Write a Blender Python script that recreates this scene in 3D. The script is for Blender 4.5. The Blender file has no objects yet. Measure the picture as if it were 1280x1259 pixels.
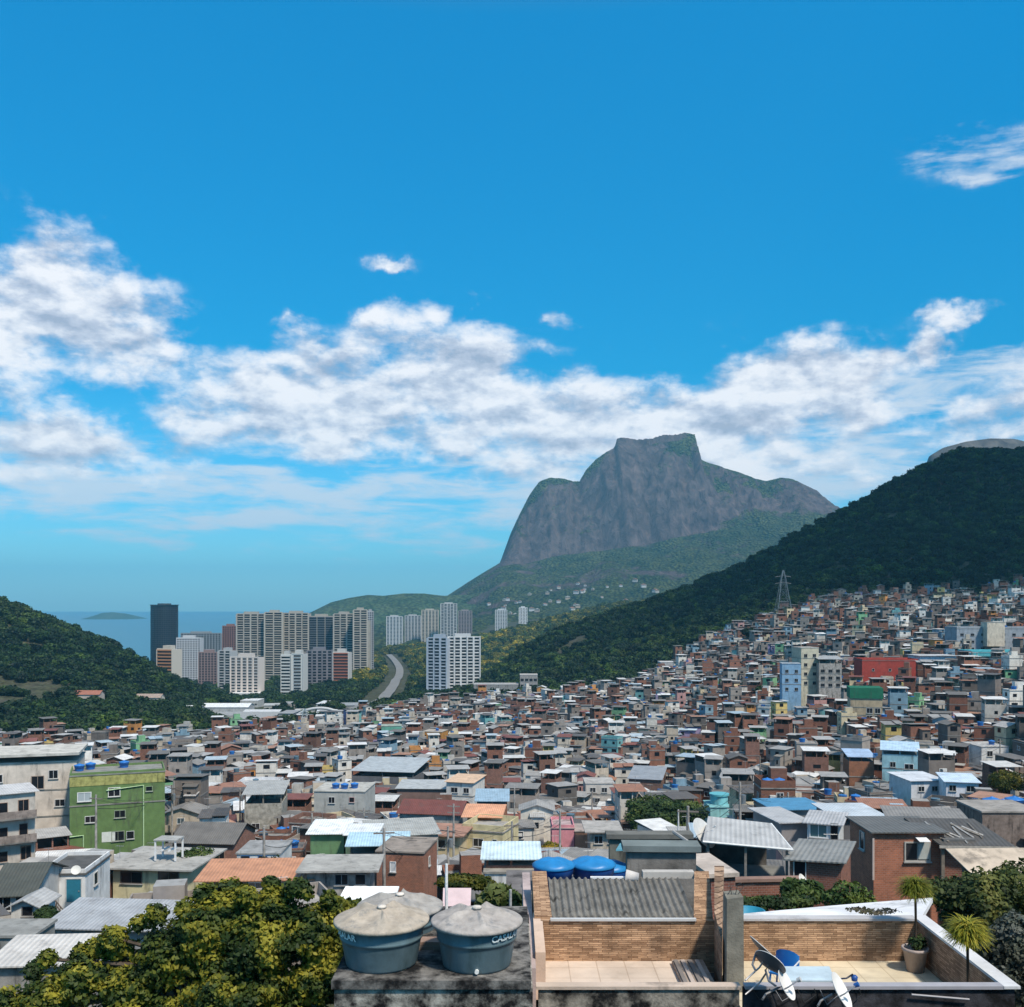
import bpy, math, random
import numpy as np
from mathutils import Matrix, Vector, Euler
rnd = random.Random(7)
nr = np.random.default_rng(11)
S = bpy.context.scene
COL = S.collection
CZ = 115.0; F = 1280.0; HY = 757.0
R = math.radians

def W(px, py, Y):
    return Vector(((px-640)/F*Y, Y, CZ-(py-HY)/F*Y))
def X(px, Y): return (px-640)/F*Y
def Z(py, Y): return CZ-(py-HY)/F*Y
def PX(x, y): return 640+F*x/y
def PY(y, z): return HY+(CZ-z)/y*F

# ------------------------------------------------------------ noise
def hash2(i, j, seed):
    n = (i.astype(np.int64)*374761393 + j.astype(np.int64)*668265263 + seed*1274126177) & 0xffffffff
    n = ((n ^ (n >> 13))*1274126177) & 0xffffffff
    return ((n ^ (n >> 16)) & 0xffff)/65535.0
def vnoise(x, y, seed=0):
    x = np.asarray(x, float); y = np.asarray(y, float)
    i = np.floor(x); j = np.floor(y); fx = x-i; fy = y-j
    fx = fx*fx*fx*(fx*(fx*6-15)+10); fy = fy*fy*fy*(fy*(fy*6-15)+10)
    a = hash2(i, j, seed); b = hash2(i+1, j, seed); c = hash2(i, j+1, seed); d = hash2(i+1, j+1, seed)
    return (a*(1-fx)+b*fx)*(1-fy)+(c*(1-fx)+d*fx)*fy
def fbm(x, y, seed=0, oct=5, gain=.5):
    s = 0; a = 1; t = 0
    for k in range(oct):
        s = s+a*vnoise(x*2**k, y*2**k, seed+k*17); t += a; a *= gain
    return s/t-.5

# ------------------------------------------------------------ materials
def nodes(m):
    m.use_nodes = True; nt = m.node_tree; nt.nodes.clear(); return nt
def N(nt, typ, **kw):
    n = nt.nodes.new(typ)
    for k, v in kw.items():
        if k.startswith('i_'):
            n.inputs[k[2:].replace('_', ' ')].default_value = v
        else: setattr(n, k, v)
    return n
def L(nt, a, b): nt.links.new(a, b)
def MIXC(nt, a, b, fac, blend='MIX'):
    n = nt.nodes.new('ShaderNodeMix'); n.data_type = 'RGBA'; n.blend_type = blend
    for s, v in ((n.inputs[0], fac), (n.inputs[6], a), (n.inputs[7], b)):
        if hasattr(v, 'is_output'): nt.links.new(v, s)
        else: s.default_value = v if not isinstance(v, tuple) else (v+(1,) if len(v) == 3 else v)
    return n.outputs[2]
def MATH(nt, op, a, b=None, c=None, clamp=False):
    n = nt.nodes.new('ShaderNodeMath'); n.operation = op; n.use_clamp = clamp
    for k, v in enumerate((a, b, c)):
        if v is None: continue
        if hasattr(v, 'is_output'): nt.links.new(v, n.inputs[k])
        else: n.inputs[k].default_value = v
    return n.outputs[0]
def RAMP(nt, fac, stops, interp='LINEAR'):
    n = nt.nodes.new('ShaderNodeValToRGB'); cr = n.color_ramp; cr.interpolation = interp
    while len(cr.elements) < len(stops): cr.elements.new(.5)
    for e, (p, c) in zip(cr.elements, stops):
        e.position = p; e.color = (c[0], c[1], c[2], 1) if isinstance(c, tuple) else (c, c, c, 1)
    if fac is not None: nt.links.new(fac, n.inputs[0])
    return n
def SMOOTH(nt, x, lo, hi):
    n = nt.nodes.new('ShaderNodeMapRange'); n.interpolation_type = 'SMOOTHSTEP'
    nt.links.new(x, n.inputs[0]); n.inputs[1].default_value = lo; n.inputs[2].default_value = hi
    return n.outputs[0]
def NOISE(nt, vec, scale, detail=4, rough=.55, dist=0):
    n = nt.nodes.new('ShaderNodeTexNoise'); n.inputs['Scale'].default_value = scale
    n.inputs['Detail'].default_value = detail; n.inputs['Roughness'].default_value = rough
    n.inputs['Distortion'].default_value = dist
    if vec is not None: nt.links.new(vec, n.inputs['Vector'])
    return n.outputs[0]

MATS = {}
def surf(name, rough=.8, spec=.3, metal=0, var=.25, vscale=1.5, stain=0, staincol=(.05, .05, .045), sthr=(.52, .72), bump=0, bscale=20, kind=None, color=None):
    """generic surface; base colour comes from the 'Col' attribute (or color) with procedural variation"""
    m = bpy.data.materials.new(name); nt = nodes(m)
    out = N(nt, 'ShaderNodeOutputMaterial'); b = N(nt, 'ShaderNodeBsdfPrincipled')
    L(nt, b.outputs[0], out.inputs[0])
    geo = N(nt, 'ShaderNodeNewGeometry'); pos = geo.outputs['Position']
    tc = N(nt, 'ShaderNodeTexCoord').outputs['Object']
    if color is None:
        c = N(nt, 'ShaderNodeAttribute', attribute_name='Col').outputs['Color']
    else:
        rgb = N(nt, 'ShaderNodeRGB'); rgb.outputs[0].default_value = (*color, 1); c = rgb.outputs[0]
    n1 = NOISE(nt, pos, vscale, 5, .6)
    f = RAMP(nt, n1, [(.3, 1-var), (.7, 1+var*.6)]).outputs[0]
    c = MIXC(nt, c, f, 1.0, 'MULTIPLY')
    if stain:
        mp = N(nt, 'ShaderNodeMapping'); mp.inputs['Scale'].default_value = (1, 1, .22) if kind != 'flat' else (1, 1, 1)
        L(nt, pos, mp.inputs[0])
        n2 = NOISE(nt, mp.outputs[0], vscale*.9+.3, 6, .65)
        c = MIXC(nt, c, staincol, MATH(nt, 'MULTIPLY', SMOOTH(nt, n2, *sthr), stain))
    h = None
    if kind == 'brick':
        sx = N(nt, 'ShaderNodeSeparateXYZ'); L(nt, tc, sx.inputs[0])
        cx = N(nt, 'ShaderNodeCombineXYZ')
        L(nt, MATH(nt, 'ADD', sx.outputs[0], sx.outputs[1]), cx.inputs[0]); L(nt, sx.outputs[2], cx.inputs[1])
        bt = N(nt, 'ShaderNodeTexBrick'); L(nt, cx.outputs[0], bt.inputs['Vector'])
        bt.inputs['Scale'].default_value = 1; bt.inputs['Brick Width'].default_value = .24; bt.inputs['Row Height'].default_value = .12
        bt.inputs['Mortar Size'].default_value = .014; bt.inputs['Mortar Smooth'].default_value = .3
        bt.inputs['Color1'].default_value = (.8, .8, .8, 1); bt.inputs['Color2'].default_value = (1.15, 1.1, 1.05, 1); bt.inputs['Mortar'].default_value = (1, 1, 1, 1)
        c = MIXC(nt, c, bt.outputs[0], 1.0, 'MULTIPLY')
        c = MIXC(nt, c, (.30, .25, .22), MATH(nt, 'MULTIPLY', bt.outputs['Fac'], .5))
        h = MATH(nt, 'SUBTRACT', 1, bt.outputs['Fac'])
    if kind in ('stone', 'stone2'):
        mp = N(nt, 'ShaderNodeMapping'); mp.inputs['Scale'].default_value = (1.0, 1.0, 1.0); L(nt, tc, mp.inputs[0])
        sx = N(nt, 'ShaderNodeSeparateXYZ'); L(nt, mp.outputs[0], sx.inputs[0])
        cx = N(nt, 'ShaderNodeCombineXYZ')
        L(nt, MATH(nt, 'ADD', sx.outputs[0], sx.outputs[1]), cx.inputs[0]); L(nt, sx.outputs[2], cx.inputs[1])
        if kind == 'stone2':
            vz = MATH(nt, 'MULTIPLY_ADD', sx.outputs[1], .5, sx.outputs[2]); sx2 = N(nt, 'ShaderNodeCombineXYZ'); L(nt, sx.outputs[0], sx2.inputs[0]); L(nt, vz, sx2.inputs[2]); sx = N(nt, 'ShaderNodeSeparateXYZ'); L(nt, sx2.outputs[0], sx.inputs[0])
        wob = NOISE(nt, cx.outputs[0], 9, 2)
        cx2 = N(nt, 'ShaderNodeCombineXYZ'); L(nt, MATH(nt, 'ADD', sx.outputs[0], sx.outputs[1]), cx2.inputs[0])
        L(nt, MATH(nt, 'MULTIPLY_ADD', wob, .022, sx.outputs[2]), cx2.inputs[1])
        bt = N(nt, 'ShaderNodeTexBrick'); L(nt, cx2.outputs[0], bt.inputs['Vector']); bt.offset = .37; bt.squash = 1.5; bt.squash_frequency = 3
        bt.inputs['Scale'].default_value = 1; bt.inputs['Brick Width'].default_value = .21; bt.inputs['Row Height'].default_value = .042
        bt.inputs['Mortar Size'].default_value = .005; bt.inputs['Mortar Smooth'].default_value = .6; bt.inputs['Bias'].default_value = 0
        bt.inputs['Color1'].default_value = (.62, .55, .5, 1); bt.inputs['Color2'].default_value = (1.35, 1.3, 1.25, 1); bt.inputs['Mortar'].default_value = (.35, .3, .26, 1)
        c = MIXC(nt, c, bt.outputs[0], 1.0, 'MULTIPLY')
        n5 = NOISE(nt, cx.outputs[0], 3.5, 5)
        c = MIXC(nt, c, RAMP(nt, n5, [(.3, .75), (.7, 1.2)]).outputs[0], 1.0, 'MULTIPLY')
        h = MATH(nt, 'SUBTRACT', MATH(nt, 'MULTIPLY', N(nt, 'ShaderNodeSeparateColor').outputs[0], 0), MATH(nt, 'MULTIPLY', bt.outputs['Fac'], 1))
        sc = [n for n in nt.nodes if n.bl_idname == 'ShaderNodeSeparateColor'][0]; L(nt, bt.outputs[0], sc.inputs[0])
        h = MATH(nt, 'SUBTRACT', MATH(nt, 'MULTIPLY', sc.outputs[0], .5), bt.outputs['Fac'])
    if kind == 'sheet':
        w = N(nt, 'ShaderNodeTexWave'); w.wave_type = 'BANDS'; w.bands_direction = 'X'; L(nt, tc, w.inputs[0]); w.inputs['Scale'].default_value = 1.1
        h = w.outputs[1]
        c = MIXC(nt, c, RAMP(nt, h, [(0, .8), (1, 1.08)]).outputs[0], .6, 'MULTIPLY')
    if kind == 'tile':
        bt = N(nt, 'ShaderNodeTexBrick'); mp = N(nt, 'ShaderNodeMapping'); mp.inputs['Rotation'].default_value = (0, 0, .0); L(nt, tc, mp.inputs[0]); L(nt, mp.outputs[0], bt.inputs['Vector'])
        bt.offset = 0; bt.inputs['Scale'].default_value = 1; bt.inputs['Brick Width'].default_value = .6; bt.inputs['Row Height'].default_value = .6; bt.inputs['Mortar Size'].default_value = .012
        bt.inputs['Color1'].default_value = (.94, .94, .94, 1); bt.inputs['Color2'].default_value = (1, 1, 1, 1); bt.inputs['Mortar'].default_value = (.72, .68, .64, 1)
        c = MIXC(nt, c, bt.outputs[0], 1.0, 'MULTIPLY')
    L(nt, c, b.inputs['Base Color'])
    b.inputs['Roughness'].default_value = rough; b.inputs['Specular IOR Level'].default_value = spec; b.inputs['Metallic'].default_value = metal
    if bump:
        nb = NOISE(nt, pos, bscale, 4)
        hh = nb if h is None else MATH(nt, 'MULTIPLY_ADD', h, 1.2, MATH(nt, 'MULTIPLY', nb, .5))
        bn = N(nt, 'ShaderNodeBump'); bn.inputs['Strength'].default_value = min(1, bump); bn.inputs['Distance'].default_value = .02 if kind != 'sheet' else .04
        L(nt, hh, bn.inputs['Height']); L(nt, bn.outputs[0], b.inputs['Normal'])
    MATS[name] = m
    return m

M_PLASTER = surf('painted_plaster', .85, .2, stain=.55, staincol=(.07, .065, .06), var=.22, vscale=.8, bump=.4)
M_CONC = surf('stained_concrete', .9, .15, stain=.85, staincol=(.018, .018, .018), var=.45, vscale=1.6, bump=.6)
M_GRIME = surf('grimy_wall', .92, .1, stain=1, staincol=(.012, .012, .013), sthr=(.34, .62), var=.45, vscale=2.2, bump=.6, kind='flat')
M_BRICK = surf('clay_block', .9, .12, stain=.3, var=.25, vscale=1.2, kind='brick', bump=.5)
M_STONE = surf('stone_cladding', .75, .25, var=.22, vscale=1.3, stain=.45, staincol=(.12, .09, .07), sthr=(.5, .8), kind='stone', bump=.7)
M_STONE2 = surf('stone_cladding_slope', .75, .25, var=.15, vscale=4, kind='stone2', bump=.7)
M_SHEET = surf('roof_sheet', .6, .35, stain=.35, staincol=(.09, .075, .065), var=.22, vscale=.7, kind='sheet', bump=.5)
M_FLATROOF = surf('roof_slab', .9, .15, stain=.6, staincol=(.05, .05, .05), var=.3, vscale=.7, kind='flat', bump=.3)
M_PAINT = surf('paint', .55, .4, var=.12, vscale=3)
M_PLASTIC = surf('tank_plastic', .42, .45, var=.2, vscale=2.2, bump=.1)
M_TILE = surf('floor_tile', .45, .4, var=.2, vscale=1.1, stain=.4, staincol=(.28, .23, .18), sthr=(.48, .75), kind='tile')
M_METAL = surf('galvanised_metal', .45, .5, metal=.6, var=.25, vscale=3)
M_WOOD = surf('weathered_wood', .85, .2, var=.3, vscale=4)
M_BARK = surf('bark', .9, .1, var=.4, vscale=3, bump=.5)

def glass_mat():
    m = bpy.data.materials.new('window_glass'); nt = nodes(m)
    out = N(nt, 'ShaderNodeOutputMaterial'); b = N(nt, 'ShaderNodeBsdfPrincipled'); L(nt, b.outputs[0], out.inputs[0])
    c = N(nt, 'ShaderNodeAttribute', attribute_name='Col').outputs['Color']; L(nt, c, b.inputs['Base Color'])
    b.inputs['Roughness'].default_value = .12; b.inputs['Specular IOR Level'].default_value = .5
    return m
M_GLASS = glass_mat()
def leaf_mat(name, tr=.25):
    m = bpy.data.materials.new(name); nt = nodes(m)
    out = N(nt, 'ShaderNodeOutputMaterial'); d = N(nt, 'ShaderNodeBsdfPrincipled'); t = N(nt, 'ShaderNodeBsdfTranslucent')
    d.inputs['Roughness'].default_value = .6; d.inputs['Specular IOR Level'].default_value = .25
    at = N(nt, 'ShaderNodeAttribute', attribute_name='Col'); oi = N(nt, 'ShaderNodeObjectInfo')
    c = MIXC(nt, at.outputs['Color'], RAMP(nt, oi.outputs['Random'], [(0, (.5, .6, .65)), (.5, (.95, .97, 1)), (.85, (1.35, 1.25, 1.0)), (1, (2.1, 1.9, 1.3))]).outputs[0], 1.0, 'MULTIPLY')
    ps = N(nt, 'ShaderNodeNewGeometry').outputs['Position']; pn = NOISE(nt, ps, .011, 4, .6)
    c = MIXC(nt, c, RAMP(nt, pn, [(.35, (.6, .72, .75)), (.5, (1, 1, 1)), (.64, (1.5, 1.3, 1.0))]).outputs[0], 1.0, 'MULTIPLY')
    L(nt, c, d.inputs['Base Color']); L(nt, c, t.inputs['Color'])
    mx = N(nt, 'ShaderNodeMixShader'); mx.inputs[0].default_value = tr
    L(nt, d.outputs[0], mx.inputs[1]); L(nt, t.outputs[0], mx.inputs[2]); L(nt, mx.outputs[0], out.inputs[0])
    return m
M_LEAF = leaf_mat('leaves')

# ------------------------------------------------------------ mesh building
class MB:
    def __init__(s): s.v = []; s.f = []; s.m = []; s.c = []; s.sm = []
    def add(s, vs, fs, mat, col, smooth=False):
        o = len(s.v); s.v.extend(vs)
        for f in fs:
            s.f.append(tuple(i+o for i in f)); s.m.append(mat); s.c.append(col); s.sm.append(smooth)
    def box(s, x0, x1, y0, y1, z0, z1, mat, col, topcol=None, topmat=None):
        vs = [(x0, y0, z0), (x1, y0, z0), (x1, y1, z0), (x0, y1, z0), (x0, y0, z1), (x1, y0, z1), (x1, y1, z1), (x0, y1, z1)]
        s.add(vs, [(0, 1, 5, 4), (1, 2, 6, 5), (2, 3, 7, 6), (3, 0, 4, 7), (3, 2, 1, 0)], mat, col)
        s.add(vs, [(4, 5, 6, 7)], topmat or mat, topcol or col)
    def slab(s, pts, th, mat, col):
        """sheet from 4 top points with thickness th downwards"""
        a = [tuple(p) for p in pts]; b = [(p[0], p[1], p[2]-th) for p in pts]; n = len(a)
        fs = [tuple(range(n)), tuple(range(2*n-1, n-1, -1))]+[(i, i+n, (i+1) % n+n, (i+1) % n) for i in range(n)]
        s.add(a+b, fs, mat, col)
    def prism(s, poly, y0, y1, mat, col):
        """poly in xz, counterclockwise seen from -y; extruded along y"""
        n = len(poly); vs = [(x, y0, z) for x, z in poly]+[(x, y1, z) for x, z in poly]
        s.add(vs, [tuple(range(n)), tuple(range(2*n-1, n-1, -1))]+[(i, i+n, (i+1) % n+n, (i+1) % n) for i in range(n)], mat, col)
    def cyl(s, cx, cy, z0, z1, r0, r1, mat, col, n=16, cap=True, smooth=True):
        vs = []
        for k in range(n):
            a = 2*math.pi*k/n; vs.append((cx+r0*math.cos(a), cy+r0*math.sin(a), z0))
        for k in range(n):
            a = 2*math.pi*k/n; vs.append((cx+r1*math.cos(a), cy+r1*math.sin(a), z1))
        s.add(vs, [(i, (i+1) % n, (i+1) % n+n, i+n) for i in range(n)], mat, col, smooth)
        if cap: s.add(vs, [tuple(range(n, 2*n)), tuple(range(n-1, -1, -1))], mat, col)
    def lathe(s, prof, mat, col, n=32, cx=0, cy=0, smooth=True, cols=None, wob=None):
        vs = []; m = len(prof)
        for j, (r, z) in enumerate(prof):
            for k in range(n):
                a = 2*math.pi*k/n; rr = r; zz = z
                if wob: rr, zz = wob(r, z, a, j)
                vs.append((cx+rr*math.cos(a), cy+rr*math.sin(a), zz))
        for j in range(m-1):
            s.add(vs if j == 0 else [], [], mat, col)
            base = len(s.v)-len(vs)
            for k in range(n):
                k2 = (k+1) % n
                s.f.append((base+j*n+k, base+j*n+k2, base+(j+1)*n+k2, base+(j+1)*n+k)); s.m.append(mat); s.c.append(cols[j] if cols else col); s.sm.append(smooth)
    def tube(s, pts, r, mat, col, n=6):
        pts = [Vector(p) for p in pts]; rings = []
        for i, p in enumerate(pts):
            d = (pts[min(i+1, len(pts)-1)]-pts[max(i-1, 0)]).normalized()
            u = d.cross(Vector((0, 0, 1)));
            if u.length < .05: u = d.cross(Vector((1, 0, 0)))
            u.normalize(); w = d.cross(u); rr = r[i] if isinstance(r, (list, tuple)) else r
            rings.append([tuple(p+u*math.cos(2*math.pi*k/n)*rr+w*math.sin(2*math.pi*k/n)*rr) for k in range(n)])
        vs = [v for g in rings for v in g]; fs = []
        for i in range(len(pts)-1):
            for k in range(n): fs.append((i*n+k, i*n+(k+1) % n, (i+1)*n+(k+1) % n, (i+1)*n+k))
        fs.append(tuple(range(n))); fs.append(tuple(range(len(vs)-1, len(vs)-n-1, -1)))
        s.add(vs, fs, mat, col, n > 6)
    def ext(s, o, mx):
        k = len(s.v); s.v.extend([tuple(mx @ Vector(p)) for p in o.v]); s.f.extend([tuple(i+k for i in f) for f in o.f]); s.m += o.m; s.c += o.c; s.sm += o.sm
    def mesh(s, name):
        me = bpy.data.meshes.new(name); me.from_pydata(s.v, [], s.f)
        ms = []
        for x in s.m:
            if x not in ms: ms.append(x)
        for x in ms: me.materials.append(x)
        ix = {x: i for i, x in enumerate(ms)}
        me.polygons.foreach_set('material_index', [ix[x] for x in s.m])
        me.polygons.foreach_set('use_smooth', s.sm)
        a = me.attributes.new('Col', 'FLOAT_COLOR', 'FACE')
        a.data.foreach_set('color', np.array([(c[0], c[1], c[2], 1) for c in s.c], dtype=np.float32).ravel())
        me.update(); return me
    def build(s, name, parent=None, loc=None):
        o = bpy.data.objects.new(name, s.mesh(name)); COL.objects.link(o)
        if parent is not None: o.parent = parent
        if loc is not None: o.location = loc
        return o
def fastmesh(name, V, Q, C, mat, smooth=False):
    """V (n,3), Q (m,k) faces, C (m,3) face colours"""
    me = bpy.data.meshes.new(name); k = Q.shape[1]
    me.vertices.add(len(V)); me.vertices.foreach_set('co', V.astype(np.float32).ravel())
    me.loops.add(Q.size); me.loops.foreach_set('vertex_index', Q.astype(np.int32).ravel())
    me.polygons.add(len(Q)); me.polygons.foreach_set('loop_start', np.arange(0, Q.size, k, dtype=np.int32))
    try: me.polygons.foreach_set('loop_total', np.full(len(Q), k, dtype=np.int32))
    except Exception: pass
    me.polygons.foreach_set('use_smooth', np.full(len(Q), smooth))
    me.update(calc_edges=True); me.validate()
    if C is not None:
        a = me.attributes.new('Col', 'FLOAT_COLOR', 'FACE')
        cc = np.ones((len(Q), 4), np.float32); cc[:, :3] = C; a.data.foreach_set('color', cc.ravel())
    me.materials.append(mat); return me
def link(me, name, parent=None, loc=None):
    o = bpy.data.objects.new(name, me); COL.objects.link(o)
    if parent is not None: o.parent = parent
    if loc is not None: o.location = loc
    return o
def tag(o, label=None, cat=None, group=None, kind=None):
    if label: o['label'] = label
    if cat: o['category'] = cat
    if group: o['group'] = group
    if kind: o['kind'] = kind
    return o
def empty(name, loc=(0, 0, 0), rz=0, label=None, cat=None, group=None):
    o = bpy.data.objects.new(name, None); COL.objects.link(o); o.location = loc; o.rotation_euler = (0, 0, rz); o.empty_display_size = .3
    return tag(o, label, cat, group)

# ------------------------------------------------------------ camera, light, sky
cam = bpy.data.cameras.new('camera'); co = bpy.data.objects.new('camera', cam); COL.objects.link(co)
co.location = (0, 0, CZ); co.rotation_euler = (R(90), 0, 0)
cam.sensor_width = 36; cam.lens = 36; cam.shift_y = (HY-629.5)/1280; cam.clip_start = .5; cam.clip_end = 100000
S.camera = co
SUN_DIR = Vector((.42, -.55, 1.0)).normalized()     # towards the sun
sl = bpy.data.lights.new('sun', 'SUN'); sl.energy = 4.0; sl.angle = R(5); sl.color = (1, .91, .77)
so = bpy.data.objects.new('sun', sl); COL.objects.link(so); so.location = (50, -50, 300)
so.rotation_euler = SUN_DIR.to_track_quat('Z', 'Y').to_euler()
S.view_settings.view_transform = 'Standard'; S.view_settings.look = 'None'; S.view_settings.gamma = 1; S.view_settings.exposure = 0.25

w = bpy.data.worlds.new('World'); S.world = w; w.use_nodes = True; nt = w.node_tree; nt.nodes.clear()
out = N(nt, 'ShaderNodeOutputWorld'); bg = N(nt, 'ShaderNodeBackground'); L(nt, bg.outputs[0], out.inputs[0])
bg.inputs[1].default_value = .105
sky = N(nt, 'ShaderNodeTexSky', sky_type='NISHITA'); sky.sun_disc = False
sky.sun_elevation = math.asin(SUN_DIR.z); sky.sun_rotation = math.atan2(SUN_DIR.x, SUN_DIR.y)
sky.altitude = 100; sky.air_density = 1.0; sky.dust_density = .6; sky.ozone_density = 2.0
hs = N(nt, 'ShaderNodeHueSaturation'); hs.inputs['Hue'].default_value = .5; hs.inputs['Saturation'].default_value = 1.12; hs.inputs['Value'].default_value = 1.0
L(nt, sky.outputs[0], hs.inputs['Color'])
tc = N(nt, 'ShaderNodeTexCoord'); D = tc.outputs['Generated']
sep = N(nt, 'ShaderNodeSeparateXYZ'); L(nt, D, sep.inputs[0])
tint = RAMP(nt, sep.outputs[2], [(0, (.66, 1.22, 1.5)), (.07, (.38, 1.05, 1.35)), (.22, (.02, .93, 1.2)), (.5, (.02, 1.32, 1.62)), (.62, (1.2, 1.35, 1.2)), (1, (2.7, 2.4, 1.8))]).outputs[0]  # top stops, out of view, whitened and brightened to neutralise blue ambient shade
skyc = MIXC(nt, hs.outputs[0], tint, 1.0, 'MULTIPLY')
az = MATH(nt, 'ARCTAN2', sep.outputs[0], sep.outputs[1]); el = MATH(nt, 'ARCSINE', sep.outputs[2])
_wn = nt.nodes.new('ShaderNodeTexNoise'); _wn.inputs['Scale'].default_value = 17; _wn.inputs['Detail'].default_value = 6; _wn.inputs['Roughness'].default_value = .6; L(nt, D, _wn.inputs['Vector'])
_ws = N(nt, 'ShaderNodeSeparateColor'); L(nt, _wn.outputs['Color'], _ws.inputs[0])
az = MATH(nt, 'MULTIPLY_ADD', MATH(nt, 'SUBTRACT', _ws.outputs[0], .5), .11, az); el = MATH(nt, 'MULTIPLY_ADD', MATH(nt, 'SUBTRACT', _ws.outputs[1], .5), .06, el)
def azel(px, py):
    u = (px-640)/F; v = (HY-py)/F; return math.atan(u), math.atan(v/math.sqrt(1+u*u))
CL = [  # px, py, half-width, half-height, weight : cumulus banks of the sky, by bearing
 (60, 385, 120, 80, 1.05), (140, 430, 105, 55, 1.0), (50, 330, 50, 36, .95), (0, 390, 80, 80, .9), (225, 420, 38, 12, .75), (30, 500, 120, 28, .55), (100, 560, 200, 38, .9),
 (-10, 580, 120, 42, .7), (370, 445, 60, 40, .8), (400, 500, 160, 60, 1.0), (560, 480, 110, 58, 1.0), (640, 510, 90, 45, .95), (480, 545, 230, 34, .85), (300, 530, 130, 35, .8),
 (522, 382, 42, 26, .68), (484, 398, 28, 24, .66), (597, 378, 24, 14, .5), (592, 412, 22, 16, .56), (480, 321, 34, 10, .46), (695, 399, 24, 14, .48), (362, 408, 22, 14, .62), (812, 428, 10, 6, .5), (862, 456, 24, 6, .45),
 (450, 590, 60, 8, .4),
 (720, 540, 120, 44, 1.0), (860, 525, 180, 54, 1.1), (985, 480, 105, 46, 1.05), (1060, 520, 70, 35, .8), (900, 575, 280, 40, .6), (700, 590, 120, 50, .75), (1060, 590, 45, 22, .62),
 (1155, 434, 38, 26, .78), (1090, 450, 60, 18, .58), (1192, 387, 34, 14, .6), (1250, 378, 44, 9, .36), (1250, 530, 90, 42, .85), (1400, 480, 150, 60, .9),
  (-200, 480, 200, 80, .9), (1700, 520, 250, 70, .8)]
def clouds_density(azs, els, CL, k=1.17):
    acc = None
    for (px, py, hw, hh, wt) in CL:
        a0, e0 = azel(px, py); sa = hw/F*math.cos(a0)**2*1.05; se = hh/F*math.cos(a0)*1.05
        dx = MATH(nt, 'MULTIPLY', MATH(nt, 'SUBTRACT', azs, a0), 1/sa)
        dy = MATH(nt, 'MULTIPLY', MATH(nt, 'SUBTRACT', els, e0), 1/se)
        r2 = MATH(nt, 'MULTIPLY_ADD', dx, dx, MATH(nt, 'MULTIPLY', dy, dy))
        g = MATH(nt, 'MULTIPLY', MATH(nt, 'EXPONENT', MATH(nt, 'MULTIPLY', r2, -.7)), wt)
        if acc is None: acc = g
        else: acc = MATH(nt, 'SMOOTH_MAX', acc, g, .25)
    return MATH(nt, 'MULTIPLY', acc, k)
base = clouds_density(az, el, CL, 1.08)
mp = N(nt, 'ShaderNodeMapping'); mp.inputs['Scale'].default_value = (1, 1, 1.9); L(nt, D, mp.inputs[0])
def shift(v, off):
    n = N(nt, 'ShaderNodeVectorMath', operation='ADD'); L(nt, v, n.inputs[0]); n.inputs[1].default_value = off; return n.outputs[0]
nA = NOISE(nt, mp.outputs[0], 10.5, 10, .57, 0)
nB = NOISE(nt, shift(mp.outputs[0], (.006, 0, .02)), 10.5, 10, .57, 0)
nF = NOISE(nt, mp.outputs[0], 26, 6, .62, .4)
dens = MATH(nt, 'MULTIPLY_ADD', MATH(nt, 'SUBTRACT', nA, .5), 2.1, base)
dens = MATH(nt, 'MULTIPLY_ADD', MATH(nt, 'SUBTRACT', nF, .5), .55, dens)
cov = SMOOTH(nt, dens, .34, .92)
cov = MATH(nt, 'MULTIPLY', cov, SMOOTH(nt, base, .2, .42))
lit = MATH(nt, 'MULTIPLY_ADD', MATH(nt, 'SUBTRACT', nA, nB), 5.5, .66)
lit = MATH(nt, 'MULTIPLY_ADD', MATH(nt, 'SUBTRACT', nF, .5), .6, lit)
core = SMOOTH(nt, dens, .8, 1.6)
lit = MATH(nt, 'SUBTRACT', lit, MATH(nt, 'MULTIPLY', core, .18), None, True)
cc = RAMP(nt, lit, [(0, (3.5, 4.0, 5.0)), (.4, (5.2, 5.6, 6.5)), (.7, (7.2, 7.4, 7.9)), (1, (8.8, 8.7, 8.8))]).outputs[0]
VL = [(400, 622, 280, 50, 1.1), (580, 645, 130, 36, 1.0), (60, 600, 220, 50, 1.1), (250, 672, 90, 16, .8), (1000, 590, 230, 55, 1.0), (1210, 482, 190, 36, 1.0), (1250, 192, 90, 24, .9), (690, 600, 140, 50, 1.0)]
vb = clouds_density(az, el, VL, 1.0)
mp2 = N(nt, 'ShaderNodeMapping'); mp2.inputs['Scale'].default_value = (1, 1, 5.5); mp2.inputs['Rotation'].default_value = (0, .04, 0); L(nt, D, mp2.inputs[0])
nV = NOISE(nt, mp2.outputs[0], 9, 8, .6, .3)
veil = MATH(nt, 'MULTIPLY', SMOOTH(nt, MATH(nt, 'MULTIPLY_ADD', MATH(nt, 'SUBTRACT', nV, .5), 2.6, MATH(nt, 'MULTIPLY', vb, .55)), .12, .8), .85)
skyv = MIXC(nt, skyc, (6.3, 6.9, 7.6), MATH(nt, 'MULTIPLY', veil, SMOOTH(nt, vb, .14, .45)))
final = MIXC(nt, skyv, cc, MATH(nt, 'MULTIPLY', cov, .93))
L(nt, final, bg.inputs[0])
S.cycles.volume_bounces = 0
w.cycles.sampling_method = 'MANUAL'; w.cycles.sample_map_resolution = 256
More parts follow.
